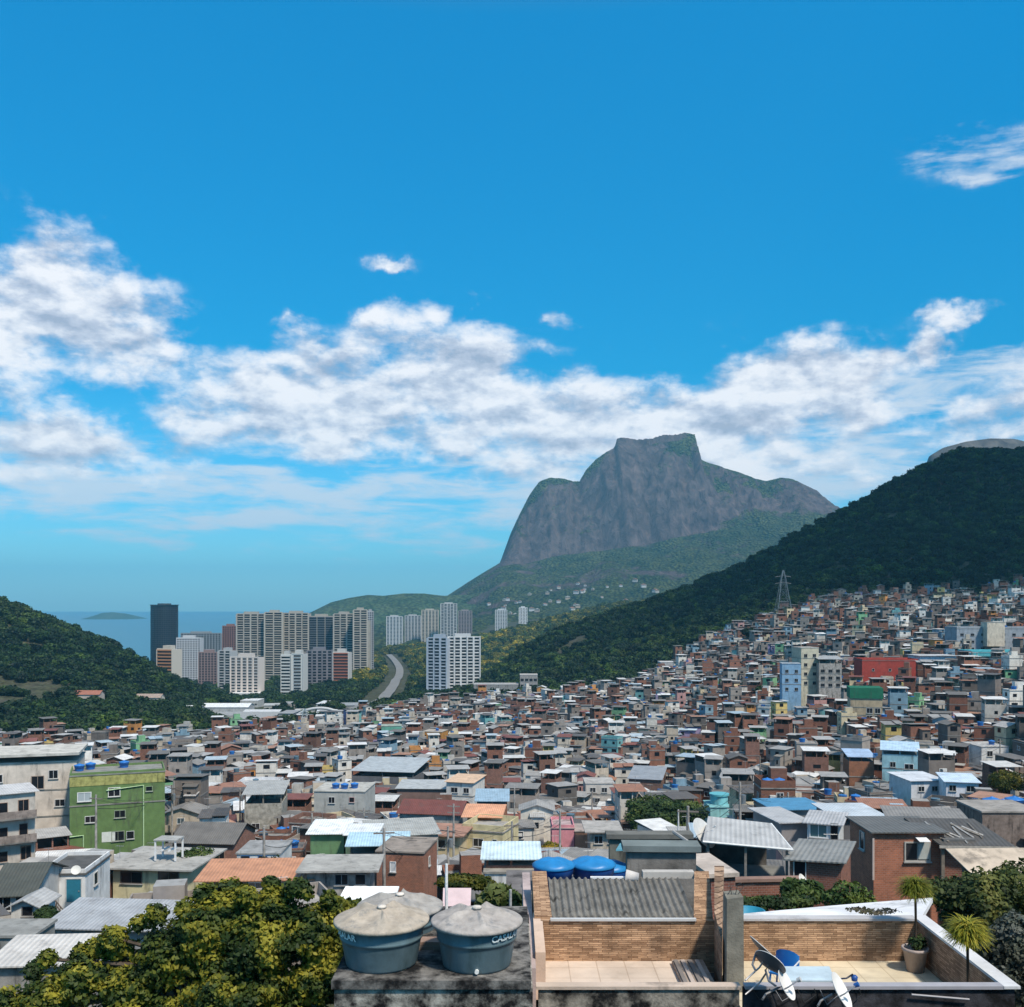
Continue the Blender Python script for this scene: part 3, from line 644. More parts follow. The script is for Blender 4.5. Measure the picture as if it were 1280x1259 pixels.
def house_pieces(g, w, d, st, wall, wmat, roof, rc, base, top='roof', far=False, hs=2.5, vfar=False):
    """list of (name, MB) in local coords: centre of the footprint at origin, z=0 the ground, front is -y"""
    P = []; H = st*hs; body = MB()
    body.box(-w/2, w/2, -d/2, d/2, -base, H, wmat, wall, topcol=(.2, .19, .18), topmat=M_FLATROOF)
    for k in range(1, st):       # slab edges
        body.box(-w/2-.06, w/2+.06, -d/2-.06, d/2+.06, k*hs-.12, k*hs+.06, M_FLATROOF, (.22, .21, .2))
    if g.random() < .35 and st > 1 and not far:   # balcony
        k = g.randrange(1, st); body.box(-w*.45, w*.1, -d/2-1.0, -d/2, k*hs-.12, k*hs+.04, M_FLATROOF, (.25, .24, .23))
        body.box(-w*.45, w*.1, -d/2-1.0, -d/2-.9, k*hs+.04, k*hs+.95, wmat, wall)
    P.append(('wall', body))
    # lean-tos and later additions
    for _ in range(g.choice([0, 1, 1, 2])):
        ex = MB(); c2 = g.choice([wall, wall, g.choice(BRK), g.choice(GRY)]); m2 = wmat if c2 is wall else (M_BRICK if c2 in BRK else M_PLASTER); hh = H*g.uniform(.45, .95); ww = w*g.uniform(.3, .55); dd = g.uniform(1.2, 2.2)
        x0 = g.uniform(-w/2, w/2-ww); rcx = g.choice([(.25, .24, .22), (.36, .35, .33), (.14, .13, .12), (.42, .41, .40), (.26, .15, .11)])
        if g.random() < .6:
            ex.box(x0, x0+ww, -d/2-dd, -d/2-.003, -base, hh, m2, c2); ex.slab([(x0-.2, -d/2-dd-.25, hh+.08), (x0+ww+.2, -d/2-dd-.25, hh+.08), (x0+ww+.2, -d/2-.004, hh+.3), (x0-.2, -d/2-.004, hh+.3)], .06, M_SHEET, rcx)
            if not far or hh > 3: ex.box(x0+ww*.3, x0+ww*.6, -d/2-dd-.03, -d/2-dd+.02, hh-1.7, hh-.8, M_GLASS, DARK)
        else:
            sd = g.choice([-1, 1]); xa, xb = sorted((sd*w/2+sd*.003, sd*(w/2+dd*.6))); ex.box(xa, xb, -d*.35, d*.3, -base, hh, m2, c2); ex.slab([(xa-.1, -d*.35-.2, hh+.1), (xb+.1, -d*.35-.2, hh+.1), (xb+.1, d*.3+.2, hh+.2), (xa-.1, d*.3+.2, hh+.2)], .06, M_SHEET, rcx)
        P.append(('lean_to', ex))
    # windows and doors
    for k in range(st):
        n = max(1, int(w/2.6)); used = g.random()
        for i in range(n):
            if g.random() < .15: continue
            x = -w/2+w*(i+.5)/n+g.uniform(-.25, .25); ww = g.choice([.8, 1.0, 1.3, 1.6]); hh = g.choice([.8, 1.0, 1.1])
            if k == 0 and i == 0 and not far:
                m = door(.85, 2.05, g.choice([(.12, .09, .07), (.30, .30, .30), (.05, .15, .25), (.25, .13, .07)])); P.append(('door', m, (x, -d/2, .02, 0)))
            else:
                m = win(ww, hh, frame=g.choice([FRM, (.25, .2, .17), (.7, .7, .7)]), pane=g.choice(GLZ), sill=not far, bars=0 if far else 1) if not far else MBwinfar(ww, hh)
                P.append(('window', m, (x, -d/2, k*hs+1.0, 0)))
        for sd in (() if vfar else (-1, 1)):
            for j in range(max(1, int(d/4))):
                if g.random() < .45: continue
                ww = g.choice([.7, 1.0, 1.3]); hh = g.choice([.7, 1.0])
                yy = -d/2+d*(j+.5)/max(1, int(d/4))+g.uniform(-.4, .4)
                m = win(ww, hh, pane=g.choice(GLZ), sill=not far, bars=0) if not far else MBwinfar(ww, hh)
                P.append(('window', m, (sd*w/2, yy, k*hs+1.05, sd*math.pi/2)))
    ov = .35
    if top == 'roof':
        m = MB(); sl = g.choice([.02, .05, .09]); lo = H+.15; hi = lo+d*sl; s1 = g.random() < .6
        z0, z1 = (lo, hi) if s1 else (hi, lo)
        if g.random() < .55:       # patched from two runs of sheets
            cut = g.uniform(-.25, .25)*w; kk = g.uniform(.55, 1.3); rc2 = tuple(min(.8, c*kk) for c in rc); dz = g.uniform(.05, .35); yb_ = d/2+ov-g.choice([0, 0, .8, 1.5])
            m.slab([(-w/2-ov, -d/2-ov, z0), (cut, -d/2-ov, z0), (cut, d/2+ov, z1), (-w/2-ov, d/2+ov, z1)], .07, M_SHEET, rc)
            m.slab([(cut-.15, -d/2-ov-.2, z0+dz), (w/2+ov, -d/2-ov-.2, z0+dz), (w/2+ov, yb_, z1+dz), (cut-.15, yb_, z1+dz)], .07, M_SHEET, rc2)
        else: m.slab([(-w/2-ov, -d/2-ov, z0), (w/2+ov, -d/2-ov, z0), (w/2+ov, d/2+ov, z1), (-w/2-ov, d/2+ov, z1)], .07, M_SHEET, rc)
        P.append(('roof', m))
        m = MB(); m.prism([(-w/2, H), (w/2, H), (w/2, min(z0, z1)-.08), (-w/2, min(z0, z1)-.08)], -d/2+.01, -d/2+.15, wmat, wall)
    elif top == 'gable':
        m = MB(); rh = w*.18
        m.slab([(-w/2-ov, -d/2-ov, H-.05), (0, -d/2-ov, H+rh), (0, d/2+ov, H+rh), (-w/2-ov, d/2+ov, H-.05)], .08, M_SHEET, rc)
        m.slab([(0.003, -d/2-ov, H+rh), (w/2+ov, -d/2-ov, H-.05), (w/2+ov, d/2+ov, H-.05), (0.003, d/2+ov, H+rh)], .08, M_SHEET, rc)
        P.append(('roof', m)); body.prism([(-w/2, H), (w/2, H), (0, H+rh-.12)], -d/2+.002, d/2-.002, wmat, wall)
    elif top == 'open':       # roof terrace with a sheet on posts: deep shade under it
        m = MB(); hh = 2.3; z0 = H+hh; z1 = z0+d*.03
        m.slab([(-w/2-ov, -d/2-ov, z0), (w/2+ov, -d/2-ov, z0), (w/2+ov, d/2+ov, z1), (-w/2-ov, d/2+ov, z1)], .07, M_SHEET, rc)
        P.append(('roof', m)); m = MB()
        for sx in (-1, 0, 1):
            for sy in (-1, 1):
                mp_ = MB(); mp_.box(sx*(w/2-.12)-.09, sx*(w/2-.12)+.09, sy*(d/2-.12)-.09, sy*(d/2-.12)+.09, H, z0-.07, wmat, wall); P.append(('post', mp_))
        ph = .9
        m.box(-w/2, w/2, -d/2, -d/2+.12, H, H+ph, wmat, wall); m.box(-w/2, -w/2+.12, -d/2+.12, d/2, H, H+ph, wmat, wall); m.box(w/2-.12, w/2, -d/2+.12, d/2, H, H+ph, wmat, wall)
        m.box(-w/2+.12, w/2-.12, d/2-.12, d/2-.001, H, H+2.1, wmat, wall)
        if g.random() < .6: m.box(-w*.5+.12, -w*.1, d*.05, d/2-.12, H, H+2.2, wmat, tuple(c*.9 for c in wall))
        P.append(('parapet', m))
    else:                     # flat slab with a parapet
        m = MB(); ph = g.choice([.25, .6, .9]); t = .14
        m.box(-w/2-.1, w/2+.1, -d/2-.1, d/2+.1, H, H+.14, M_FLATROOF, rc)
        P.append(('roof', m)); m = MB(); z = H+.14
        m.box(-w/2, w/2, -d/2, -d/2+t, z, z+ph, wmat, wall); m.box(-w/2, w/2, d/2-t, d/2, z, z+ph, wmat, wall)
        m.box(-w/2, -w/2+t, -d/2+t, d/2-t, z, z+ph, wmat, wall); m.box(w/2-t, w/2, -d/2+t, d/2-t, z, z+ph, wmat, wall)
        if g.random() < .45:
            hm_ = MB(); hm_.box(-w*.1, w*.38, 0, d*.38, z, z+2.1, wmat, wall, topcol=(.3, .3, .3)); P.append(('stair_head', hm_))
        P.append(('parapet', m))
        if not far and g.random() < .5:
            hm_ = MB()
            for sx in (-1, 1):
                for k in range(3): hm_.box(sx*(w/2-.1)-.12+k*.1, sx*(w/2-.1)-.09+k*.1, -d/2+.04, -d/2+.07, z+ph, z+ph+g.uniform(.4, .9), M_METAL, (.12, .07, .05))
            P.append(('rebar_stubs', hm_))
    if not far:
        if g.random() < .5:
            hm_ = MB(); ax = g.uniform(-w*.4, w*.4); ay = g.uniform(-d*.3, d*.3); hz_ = H+(.1 if top != 'open' else 2.3); hh = g.uniform(1.2, 2.4)
            hm_.tube([(ax, ay, hz_), (ax, ay, hz_+hh)], .025, M_METAL, (.35, .35, .35), 4); hm_.tube([(ax-.5, ay, hz_+hh-.1), (ax+.5, ay, hz_+hh-.1)], .015, M_METAL, (.4, .4, .4), 4)
            for k in range(4): hm_.tube([(ax-.4+k*.25, ay-.3, hz_+hh-.1), (ax-.4+k*.25, ay+.3, hz_+hh-.1)], .012, M_METAL, (.4, .4, .4), 4)
            P.append(('antenna', hm_))
        if g.random() < .35:
            hm_ = MB(); ax = g.uniform(-w*.3, w*.3); hm_.box(ax-.35, ax+.35, -d/2-.35, -d/2, H-1.2, H-.75, M_PAINT, (.6, .6, .58)); P.append(('air_conditioner', hm_))
        if g.random() < .4:
            hm_ = MB(); ax = g.choice([-1, 1])*w*.46; hm_.tube([(ax, -d/2-.06, -base*.5), (ax, -d/2-.06, H-.1)], .045, M_PAINT, g.choice([(.5, .5, .48), (.2, .2, .2)]), 6); P.append(('drain_pipe', hm_))
    return P
def MBwinfar(w, h):
    a = MB(); a.box(-w/2, w/2, -.03, .02, 0, h, M_GLASS, DARK); return a

def pick_style(g, far=False):
    r = g.random()
    if r < .38: wc = g.choice(BRK); wm = M_BRICK; cn = 'brick'
    elif r < .64: wc = g.choice(GRY); wm = M_PLASTER; cn = 'grey'
    elif r < .87: wc = g.choice(WHT); wm = M_PLASTER; cn = 'white'
    else: cn = g.choice(['yellow', 'blue', 'green', 'pink', 'turquoise', 'orange', 'lilac', 'cream', 'cream', 'blue']); wc = CLR[cn]; wm = M_PLASTER
    k = 1+g.uniform(-.15, .15); wc = tuple(c*k for c in wc)
    q = g.random(); top = 'roof' if q < .42 else 'open' if q < .66 else 'flat' if q < .92 else 'gable'
    if top == 'flat': rn = 'bare slab'; rc = g.choice([(.24, .23, .22), (.17, .165, .16), (.33, .32, .31)])
    else:
        rn = g.choices(['grey sheet', 'dark sheet', 'white metal', 'pale blue metal', 'orange tile', 'red-brown tile'], [36, 28, 17, 6, 7, 6])[0]; rc = g.choice(ROOFC[rn])
    return cn, wc, wm, top, rn, rc

ITEMS = []   # houses in view, for labelling: dict(o, px, py, words)
def attach(root, P, sub=False):
    for it in P:
        if len(it) == 2: it[1].build(it[0], root)
        else:
            o = it[1].build(it[0], root); x, y, z, r = it[2]; o.location = (x, y, z); o.rotation_euler = (0, 0, r)
def near_angle(x, y, g):
    return math.atan2(-x, y)*.6+g.choice([0, 0, .12, -.15, .3, -.35, .5, -.5])

def tank_mb(r, h, col, lid, n=18):
    b = MB(); b.lathe([(r*.80, 0), (r*.84, h*.25), (r*.93, h*.62), (r*.96, h*.63), (r*1.0, h)], M_PLASTIC, col, n); b.lathe([(0.001, 0.0), (r*.8, 0)], M_PLASTIC, col, n)
    l = MB(); l.lathe([(r*1.04, h-.04), (r*1.06, h+.02), (r*.9, h+.05), (r*.5, h+.14), (r*.16, h+.2), (r*.15, h+.24), (.001, h+.25)], M_PLASTIC, lid, n)
    return b, l
TB, TL_ = tank_mb(.68, .8, (.02, .13, .42), (.03, .17, .50)); tbm = TB.mesh('tank_body'); tlm = TL_.mesh('lid')
TB2, TL2 = tank_mb(.68, .8, (.06, .13, .20), (.12, .20, .27)); tbm2 = TB2.mesh('tank_body'); tlm2 = TL2.mesh('lid')
TANKS = []
def roof_tank(x, y, z, house, kind=0, s=1.0):
    o = empty('water_tank', (x, y, z)); o.scale = (s, s, s)
    link(tbm if kind == 0 else tbm2, 'tank_body', o); link(tlm if kind == 0 else tlm2, 'lid', o)
    TANKS.append((o, house, kind, PX(x, y), PY(y, z))); return o

# ------------------------------------------------------------ hand-placed houses, seen clearly in the photo
def H(name, label, px0, px1, pt, pb, Y, d, wall, wmat=None, top='roof', rc=(.34, .34, .34), rot=0, wins=(), swins=(), base=6, slope=.1, ov=.4, cat='house', bands=(), doors=(), ph=.7, grow=0, extra=None, rise=None, hr=2.2, fback=False):
    """front face from pixel columns px0..px1, wall top row pt, foot row pb, at distance Y; rot turns it about the front centre"""
    wmat = wmat or M_PLASTER
    w = (px1-px0)/F*Y; cx = X((px0+px1)/2, Y); zt = Z(pt, Y); zb = Z(pb, Y); hh = zt-zb
    root = empty(name, (cx, Y, zb), R(rot), label, cat)
    KEEP.append((cx+math.sin(-R(rot))*d*.5, Y+d*.5, max(w, d)*.62))
    b = MB(); b.box(-w/2, w/2, 0, d, -base, hh, wmat, wall, topcol=(.2, .19, .18), topmat=M_FLATROOF)
    for q in bands: b.box(-w/2-.07, w/2+.07, -.07, d+.07, hh*q-.1, hh*q+.08, M_FLATROOF, (.25, .24, .22))
    if top == 'gable':
        rh = rise or w*.2; b.prism([(-w/2, hh), (w/2, hh), (0, hh+rh-.12)], .002, d-.002, wmat, wall)
    if top == 'gablex':
        rh = rise or d*.2; b.add([(-w/2, 0, hh), (-w/2, d, hh), (-w/2, d/2, hh+rh-.1), (w/2, 0, hh), (w/2, d, hh), (w/2, d/2, hh+rh-.1)], [(0, 2, 1), (3, 4, 5)], wmat, wall)
    if top == 'roof' and slope != 0:
        z1 = d*slope
        b.add([(-w/2, 0, hh), (-w/2, d, hh), (-w/2, d, hh+max(0, z1)), (w/2, 0, hh), (w/2, d, hh), (w/2, d, hh+max(0, z1))], [(0, 2, 1), (3, 4, 5)], wmat, wall)
        b.add([(-w/2, d, hh), (w/2, d, hh), (w/2, d, hh+z1), (-w/2, d, hh+z1)], [(1, 0, 3, 2)], wmat, wall)
    b.build('wall', root)
    m = MB()
    if top == 'roof': m.slab([(-w/2-ov, -ov, hh+.08-ov*slope), (w/2+ov, -ov, hh+.08-ov*slope), (w/2+ov, d+ov, hh+.08+(d+ov)*slope), (-w/2-ov, d+ov, hh+.08+(d+ov)*slope)], .08, M_SHEET, rc)
    if top == 'roofx': m.slab([(-w/2-ov, -ov, hh+.08), (w/2+ov, -ov, hh+.08+w*slope), (w/2+ov, d+ov, hh+.08+w*slope), (-w/2-ov, d+ov, hh+.08)], .08, M_SHEET, rc)
    if top == 'gable':
        m.slab([(-w/2-ov, -ov, hh-rh*ov*2/w), (0, -ov, hh+rh), (0, d+ov, hh+rh), (-w/2-ov, d+ov, hh-rh*ov*2/w)], .08, M_SHEET, rc)
        m.slab([(0.003, -ov, hh+rh), (w/2+ov, -ov, hh-rh*ov*2/w), (w/2+ov, d+ov, hh-rh*ov*2/w), (0.003, d+ov, hh+rh)], .08, M_SHEET, rc)
    if top == 'gablex':
        m.slab([(-w/2-ov, -ov, hh-rh*ov*2/d), (w/2+ov, -ov, hh-rh*ov*2/d), (w/2+ov, d/2, hh+rh), (-w/2-ov, d/2, hh+rh)], .08, M_SHEET, rc)
        m.slab([(-w/2-ov, d/2+.003, hh+rh), (w/2+ov, d/2+.003, hh+rh), (w/2+ov, d+ov, hh-rh*ov*2/d), (-w/2-ov, d+ov, hh-rh*ov*2/d)], .08, M_SHEET, rc)
    if top in ('flat', 'parapet', 'eave'):
        e = .12 if top != 'eave' else .8
        m.box(-w/2-e, w/2+e, -e, d+e, hh, hh+.16, M_FLATROOF, rc)
    if top == 'open':
        z0 = hh+hr; m.slab([(-w/2-ov, -ov, z0), (w/2+ov, -ov, z0), (w/2+ov, d+ov, z0+d*slope), (-w/2-ov, d+ov, z0+d*slope)], .08, M_SHEET, rc)
    m.build('roof', root)
    if top in ('parapet', 'open'):
        m = MB(); z = hh+(.16 if top == 'parapet' else 0); t = .15
        if ph > 0:
            m.box(-w/2, w/2, 0, t, z, z+ph, wmat, wall); m.box(-w/2, -w/2+t, t, d, z, z+ph, wmat, wall); m.box(w/2-t, w/2, t, d, z, z+ph, wmat, wall)
        if ph > 0 or top == 'open': m.box(-w/2+t, w/2-t, d-t, d, z, z+(ph if top == 'parapet' else hr), wmat, wall)
        if top == 'open':
            for x in (-w/2+.12, 0, w/2-.12):
                for y in (.12, d-.3): mp_ = MB(); mp_.box(x-.1, x+.1, y-.1, y+.1, z+ph, z+hr-.07, wmat, tuple(c*.8 for c in wall)); mp_.build('post', root)
        if m.v: m.build('parapet', root)
    for (u, v, ww, wh, *rest) in wins:
        m, pn = win(ww, wh, frame=rest[0] if rest else FRM, pane=rest[1] if len(rest) > 1 else DARK, bars=1 if ww > .9 else 0, split=True); o = m.build('window', root); pn.build('pane', o); o.location = (-w/2+u*w, 0, v*hh)
    for (side, u, v, ww, wh) in swins:
        m, pn = win(ww, wh, bars=0, split=True); o = m.build('window', root); pn.build('pane', o); o.location = (side*w/2, u*d, v*hh); o.rotation_euler = (0, 0, side*math.pi/2)
    for (u, ww, wh, c) in doors:
        o = door(ww, wh, c).build('door', root); o.location = (-w/2+u*w, 0, 0.02); mh = MB(); mh.box(ww*.32, ww*.4, -.1, -.05, wh*.45, wh*.5, M_METAL, (.4, .4, .4)); mh.build('handle', o)
    if extra: extra(root, w, d, hh)
    return root
def LOC(root, lx, ly, lz):      # local to world
    m = Matrix.Translation(root.location) @ Euler(root.rotation_euler).to_matrix().to_4x4(); return m @ Vector((lx, ly, lz))

wm = (.30, .2, .15)
# left group
def slabroof(root, w, d, h):
    m = MB(); m.box(-w/2-.5, w/2+.4, -.8, d+.3, h+1.0, h+1.35, M_FLATROOF, (.5, .48, .44)); m.build('roof_slab', root)
H('apartment_house', 'tall dirty white apartment house left of the green one', -62, 90, 955, 1056, 142, 9, (.60, .52, .45), top='flat', rc=(.42, .41, .38), rot=16, bands=(.33, .66), cat='apartment house',
  wins=[(.70, .68, 1.5, 1.7, (.3, .24, .2)), (.82, .80, 1.1, 1.1), (.87, .45, 1.2, .9), (.88, .03, 2.2, 1.3, (.2, .18, .16)), (.62, .05, .9, 1.3), (.62, .42, 1.4, 2.0), (.22, .78, 1.1, 1.0), (.4, .78, 1.1, 1.0)], extra=slabroof)
def pipes(root, w, d, h):
    m = MB(); m.tube([(w*.27, -.12, -.5), (w*.27, -.12, h*.84), (-w*.12, -.12, h*.80)], .09, M_PAINT, (.45, .60, .35)); m.build('drain_pipe', root)
    m = MB(); m.tube([(-w*.36, -.12, -.5), (-w*.36, -.12, h*.24), (-w*.5, -.12, h*.23)], .09, M_PAINT, (.40, .58, .33)); m.build('drain_pipe', root)
    m = MB(); m.box(-w/2-.03, w/2+.03, -.05, -.003, h*.87, h*1.0, M_CONC, (.34, .33, .12)); m.build('stained_band', root)
    m = MB(); m.box(-w*.17, -w*.03, -.04, -.002, h*.13, h*.26, M_PAINT, (.62, .64, .60)); m.build('plaster_patch', root)
H('apartment_house', 'green painted block with yellowish top band and pale drain pipes', 92, 203, 968, 1064, 140, 7, (.125, .20, .075), top='parapet', rc=(.24, .24, .22), ph=.3, rot=21, bands=(.62,), cat='apartment house', extra=pipes,
  wins=[(.15, .68, 1.6, 1.1, (.7, .7, .7), (.35, .40, .42)), (.46, .72, 1.4, 1.1, (.7, .7, .66)), (.21, .40, 1.2, .8, (.6, .62, .6)), (.52, .44, 1.3, .9, (.25, .3, .22)), (.50, .14, 1.5, 1.2, (.25, .28, .22)), (.63, .15, .9, 1.0, (.6, .6, .6)), (.83, .76, .8, .6, (.3, .4, .25))])
def balc(root, w, d, h):
    for q in (.36, .68):
        m = MB(); m.box(-w*.5, w*.5, -1.0, -.003, h*q-.15, h*q, M_CONC, (.2, .19, .18)); m.box(-w*.5, w*.5, -1.0, -.9, h*q, h*q+.8, M_CONC, (.24, .2, .18)); m.build('balcony', root)
H('apartment_house', 'narrow brick house with white lower floors and long balconies', -52, 40, 994, 1088, 114, 6, (.52, .47, .42), top='roof', rc=(.55, .53, .52), rot=34, slope=.0, bands=(), cat='apartment house', extra=balc,
  wins=[(.6, .74, .8, 1.2, wm), (.85, .72, 1.0, 1.5, wm), (.6, .42, .8, 1.1, wm), (.85, .40, .8, 1.5, wm), (.6, .1, .8, 1.1, wm), (.88, .1, 1.0, 1.5, wm), (.3, .1, .8, 1.1, wm), (.3, .42, .8, 1.1, wm)])
h_ = H('house', 'cream house with two dark window rows under a stained slab', 139, 236, 1086, 1112, 106, 8, (.60, .55, .36), top='eave', rc=(.36, .35, .33), rot=-6,
  wins=[(.25, .3, 2.2, 1.1, (.12, .1, .09)), (.75, .35, 2.1, 1.1, (.12, .1, .09))])
q = LOC(h_, .6, 3.2, 2.4)
# framework with a blue tank on its roof
t = empty('tank_stand', q, R(-6), 'white frame stand holding a blue tank on the cream roof', 'stand'); 
for sx in (-1, 1):
    for sy in (-1, 1): m = MB(); m.box(sx*1.1-.08, sx*1.1+.08, sy*.9-.08, sy*.9+.08, 0, 2.1, M_PAINT, (.7, .7, .7)); m.build('leg', t)
m = MB(); m.box(-1.25, 1.25, -1.05, 1.05, 2.1, 2.25, M_FLATROOF, (.35, .35, .34)); m.box(-.5, -.3, -.9, .9, 1.0, 1.15, M_PAINT, (.7, .7, .7)); m.box(.3, .5, -.9, .9, 1.0, 1.15, M_PAINT, (.7, .7, .7)); m.build('platform', t)
h_ = H('house', 'white house with a teal door and a low parapet', 50, 106, 1094, 1128, 94, 7, (.66, .66, .66), top='parapet', rc=(.10, .10, .10), rot=4, ph=.35, wins=[(.28, .28, 1.0, 1.3, (.35, .33, .32), (.12, .11, .12))], swins=[(1, .4, .35, 1.0, 1.1)], doors=[(.75, 1.3, 2.1, (.02, .16, .24))])
H('house', 'small white house with a dark mossy gable roof', -10, 38, 1117, 1140, 86, 9, (.52, .50, .48), top='gablex', rc=(.075, .08, .07), rot=8, rise=1.5, wins=[(.3, .1, 1.2, 1.2), (.75, .2, .8, 1.0)])
H('house', 'low white house beside the ladder, half in shrubs', 14, 48, 1131, 1148, 82, 3, (.66, .65, .63), top='gable', rc=(.4, .4, .4), rise=.5, wins=[(.6, .2, .8, .7, (.2, .2, .2))])
H('shed', 'long shed under a pale grey metal roof behind the bushy tree', 58, 205, 1160, 1172, 70, 4.6, (.30, .30, .30), M_CONC, top='roof', rc=(.36, .37, .39), rot=-5, slope=.09, ov=.5, cat='shed')
H('shed', 'low rubble shed with a broken whitish roof above the tree', -10, 118, 1206, 1222, 50, 3.6, (.30, .28, .26), M_CONC, top='roof', rc=(.56, .53, .50), rot=4, slope=.05, ov=.3, cat='shed')
H('shed', 'mossy concrete shed at the lower left frame edge', -40, 40, 1172, 1180, 60, 3, (.24, .24, .23), M_CONC, top='flat', rc=(.27, .27, .26), cat='shed')
H('house', 'brick house with a dark hipped roof right of the green block', 214, 292, 1052, 1084, 128, 8, (.25, .12, .09), M_BRICK, top='gablex', rc=(.15, .14, .13), rot=-6, rise=1.6, wins=[(.35, .3, 1.2, 1.1), (.78, .35, 1.3, 1.1, (.3, .2, .15))])
H('house', 'small white and blue house above the orange roof', 296, 350, 1068, 1086, 112, 6, (.58, .60, .62), top='flat', rc=(.3, .3, .3), wins=[(.2, .25, .9, 1.0, (.1, .2, .4)), (.6, .25, .9, 1.0, (.1, .2, .4))])
H('house', 'low house under a broad orange tiled roof behind the tree', 254, 384, 1099, 1120, 84, 5, (.2, .16, .14), top='roof', rc=(.52, .25, .14), slope=.05, ov=.6, rot=3, wins=[(.5, .2, 1.2, .8)])
H('house', 'green walled house under two bright white roofs', 388, 430, 1042, 1072, 120, 6, (.13, .24, .12), top='roof', rc=(.78, .80, .80), slope=.04, ov=.5, rot=2)
H('shed', 'dark open shed with a white roof beside the green walled house', 432, 470, 1044, 1072, 118, 5, (.10, .16, .10), top='roof', rc=(.72, .74, .75), slope=.03, ov=.3, cat='shed')
H('house', 'large house under a wide grey sheet roof above the blue roof', 462, 548, 1044, 1062, 128, 7.5, (.33, .33, .30), top='roof', rc=(.38, .38, .36), slope=.05, rot=12)
H('canopy_house', 'open terrace under a pale blue sheet roof', 438, 506, 1068, 1084, 104, 5, (.16, .13, .12), M_BRICK, top='open', rc=(.45, .63, .74), slope=.02, hr=1.0, ph=0, ov=.5, rot=5)
H('house', 'narrow bare brick house with small white window under the blue roof', 470, 530, 1066, 1098, 97, 6, (.30, .13, .085), M_BRICK, top='flat', rc=(.28, .24, .21), rot=-8, wins=[(.35, .25, .5, .9, (.8, .8, .8), (.6, .6, .6))], swins=[(1, .4, .3, .5, .8)])
H('house', 'grey slab house with three bricked-up openings', 384, 462, 1088, 1110, 84, 4, (.30, .28, .26), M_CONC, top='eave', rc=(.36, .35, .33), rot=2, wins=[(.55, .2, 1.0, .8, (.3, .3, .3)), (.85, .2, .8, .8, (.3, .3, .3))])
H('house', 'house with a dull red hipped roof and grey upper wall', 498, 575, 1016, 1036, 152, 7, (.34, .33, .31), M_CONC, top='gablex', rc=(.17, .06, .05), rise=1.3, rot=-10)
H('house', 'cream house with a brown line of windows below the red roof', 520, 574, 1044, 1066, 136, 6, (.55, .46, .30), top='eave', rc=(.35, .2, .15), rot=-10, wins=[(.2, .3, .8, 1.0), (.6, .3, .9, 1.0)])
H('house', 'yellowish house with a balustraded terrace and orange awning', 576, 630, 1040, 1068, 140, 7, (.58, .50, .30), top='parapet', rc=(.33, .31, .29), rot=-18, ph=.8, wins=[(.4, .35, 1.4, 1.0), (.8, .5, .6, .6)])
H('canopy_house', 'orange awning room on the yellowish house terrace', 584, 622, 1020, 1036, 147, 4, (.50, .22, .10), top='roof', rc=(.68, .34, .20), slope=.15, ov=.8, rot=-6)
H('house', 'white and brick house under a wide pale blue white roof', 606, 672, 1092, 1122, 79, 5, (.58, .57, .56), top='flat', rc=(.3, .28, .25))
H('canopy_house', 'brick parapet terrace under the wide pale roof left of blue tanks', 607, 671, 1082, 1091, 80, 4.5, (.24, .10, .07), M_BRICK, top='open', rc=(.60, .72, .78), slope=.04, hr=.6, ph=0, ov=.4)
H('house', 'white corner house under a peach coloured roof', 557, 592, 978, 1012, 212, 8, (.64, .62, .58), top='roof', rc=(.66, .45, .30), slope=.04, rot=-16, bands=(.5,), wins=[(.25, .15, 1.2, 1.0), (.7, .15, 1.2, 1.0), (.3, .62, 1.4, 1.0), (.75, .62, 1.1, 1.0)])
H('house', 'brown walled house under a grey roof joined to the peach one', 496, 556, 986, 1010, 214, 9, (.20, .13, .11), top='roof', rc=(.42, .43, .43), slope=.03, rot=-3)
H('warehouse', 'dark open warehouse with a broad flat grey roof', 438, 518, 974, 990, 262, 16, (.14, .14, .15), top='open', rc=(.40, .43, .45), slope=.08, hr=2.0, ph=.6, rot=-10, cat='warehouse')
H('house', 'white house with a row of small blue windows at midtown left', 296, 346, 982, 994, 240, 7, (.66, .66, .68), top='parapet', rc=(.4, .4, .4), wins=[(.15, .3, .9, .9), (.38, .3, .9, .9), (.62, .3, .9, .9), (.85, .3, .9, .9)])
H('house', 'grey concrete house with an open upper frame, mid left', 306, 352, 1010, 1040, 168, 8, (.34, .32, .28), M_CONC, top='open', rc=(.36, .36, .35), hr=2.3, rot=6, wins=[(.3, .1, 1.2, 1.0)])
H('house', 'grey rendered house with blue tanks on its roof', 392, 456, 990, 1018, 176, 9, (.40, .40, .38), top='flat', rc=(.42, .41, .38), rot=-4, wins=[(.35, .5, 1.0, 1.0), (.75, .55, .8, .8, (.5, .3, .3))])
H('house', 'pink painted house above the blue tanks', 690, 718, 1036, 1060, 150, 6, (.62, .26, .30), top='parapet', rc=(.4, .3, .3), ph=.4)
H('house', 'salmon house right beside the pink one', 719, 738, 1040, 1064, 150, 5, (.58, .30, .20), top='flat', rc=(.35, .3, .28))
H('house', 'cream small house with two windows left of the round tree', 738, 772, 1040, 1062, 142, 6, (.48, .43, .36), M_CONC, top='eave', rc=(.38, .36, .34), wins=[(.3, .35, 1.1, 1.0), (.75, .35, .8, .8)])
H('house', 'brick house with a broad slate grey lean-to roof', 786, 826, 974, 994, 246, 12, (.22, .13, .10), M_BRICK, top='roof', rc=(.28, .30, .33), slope=.1, rot=-14)
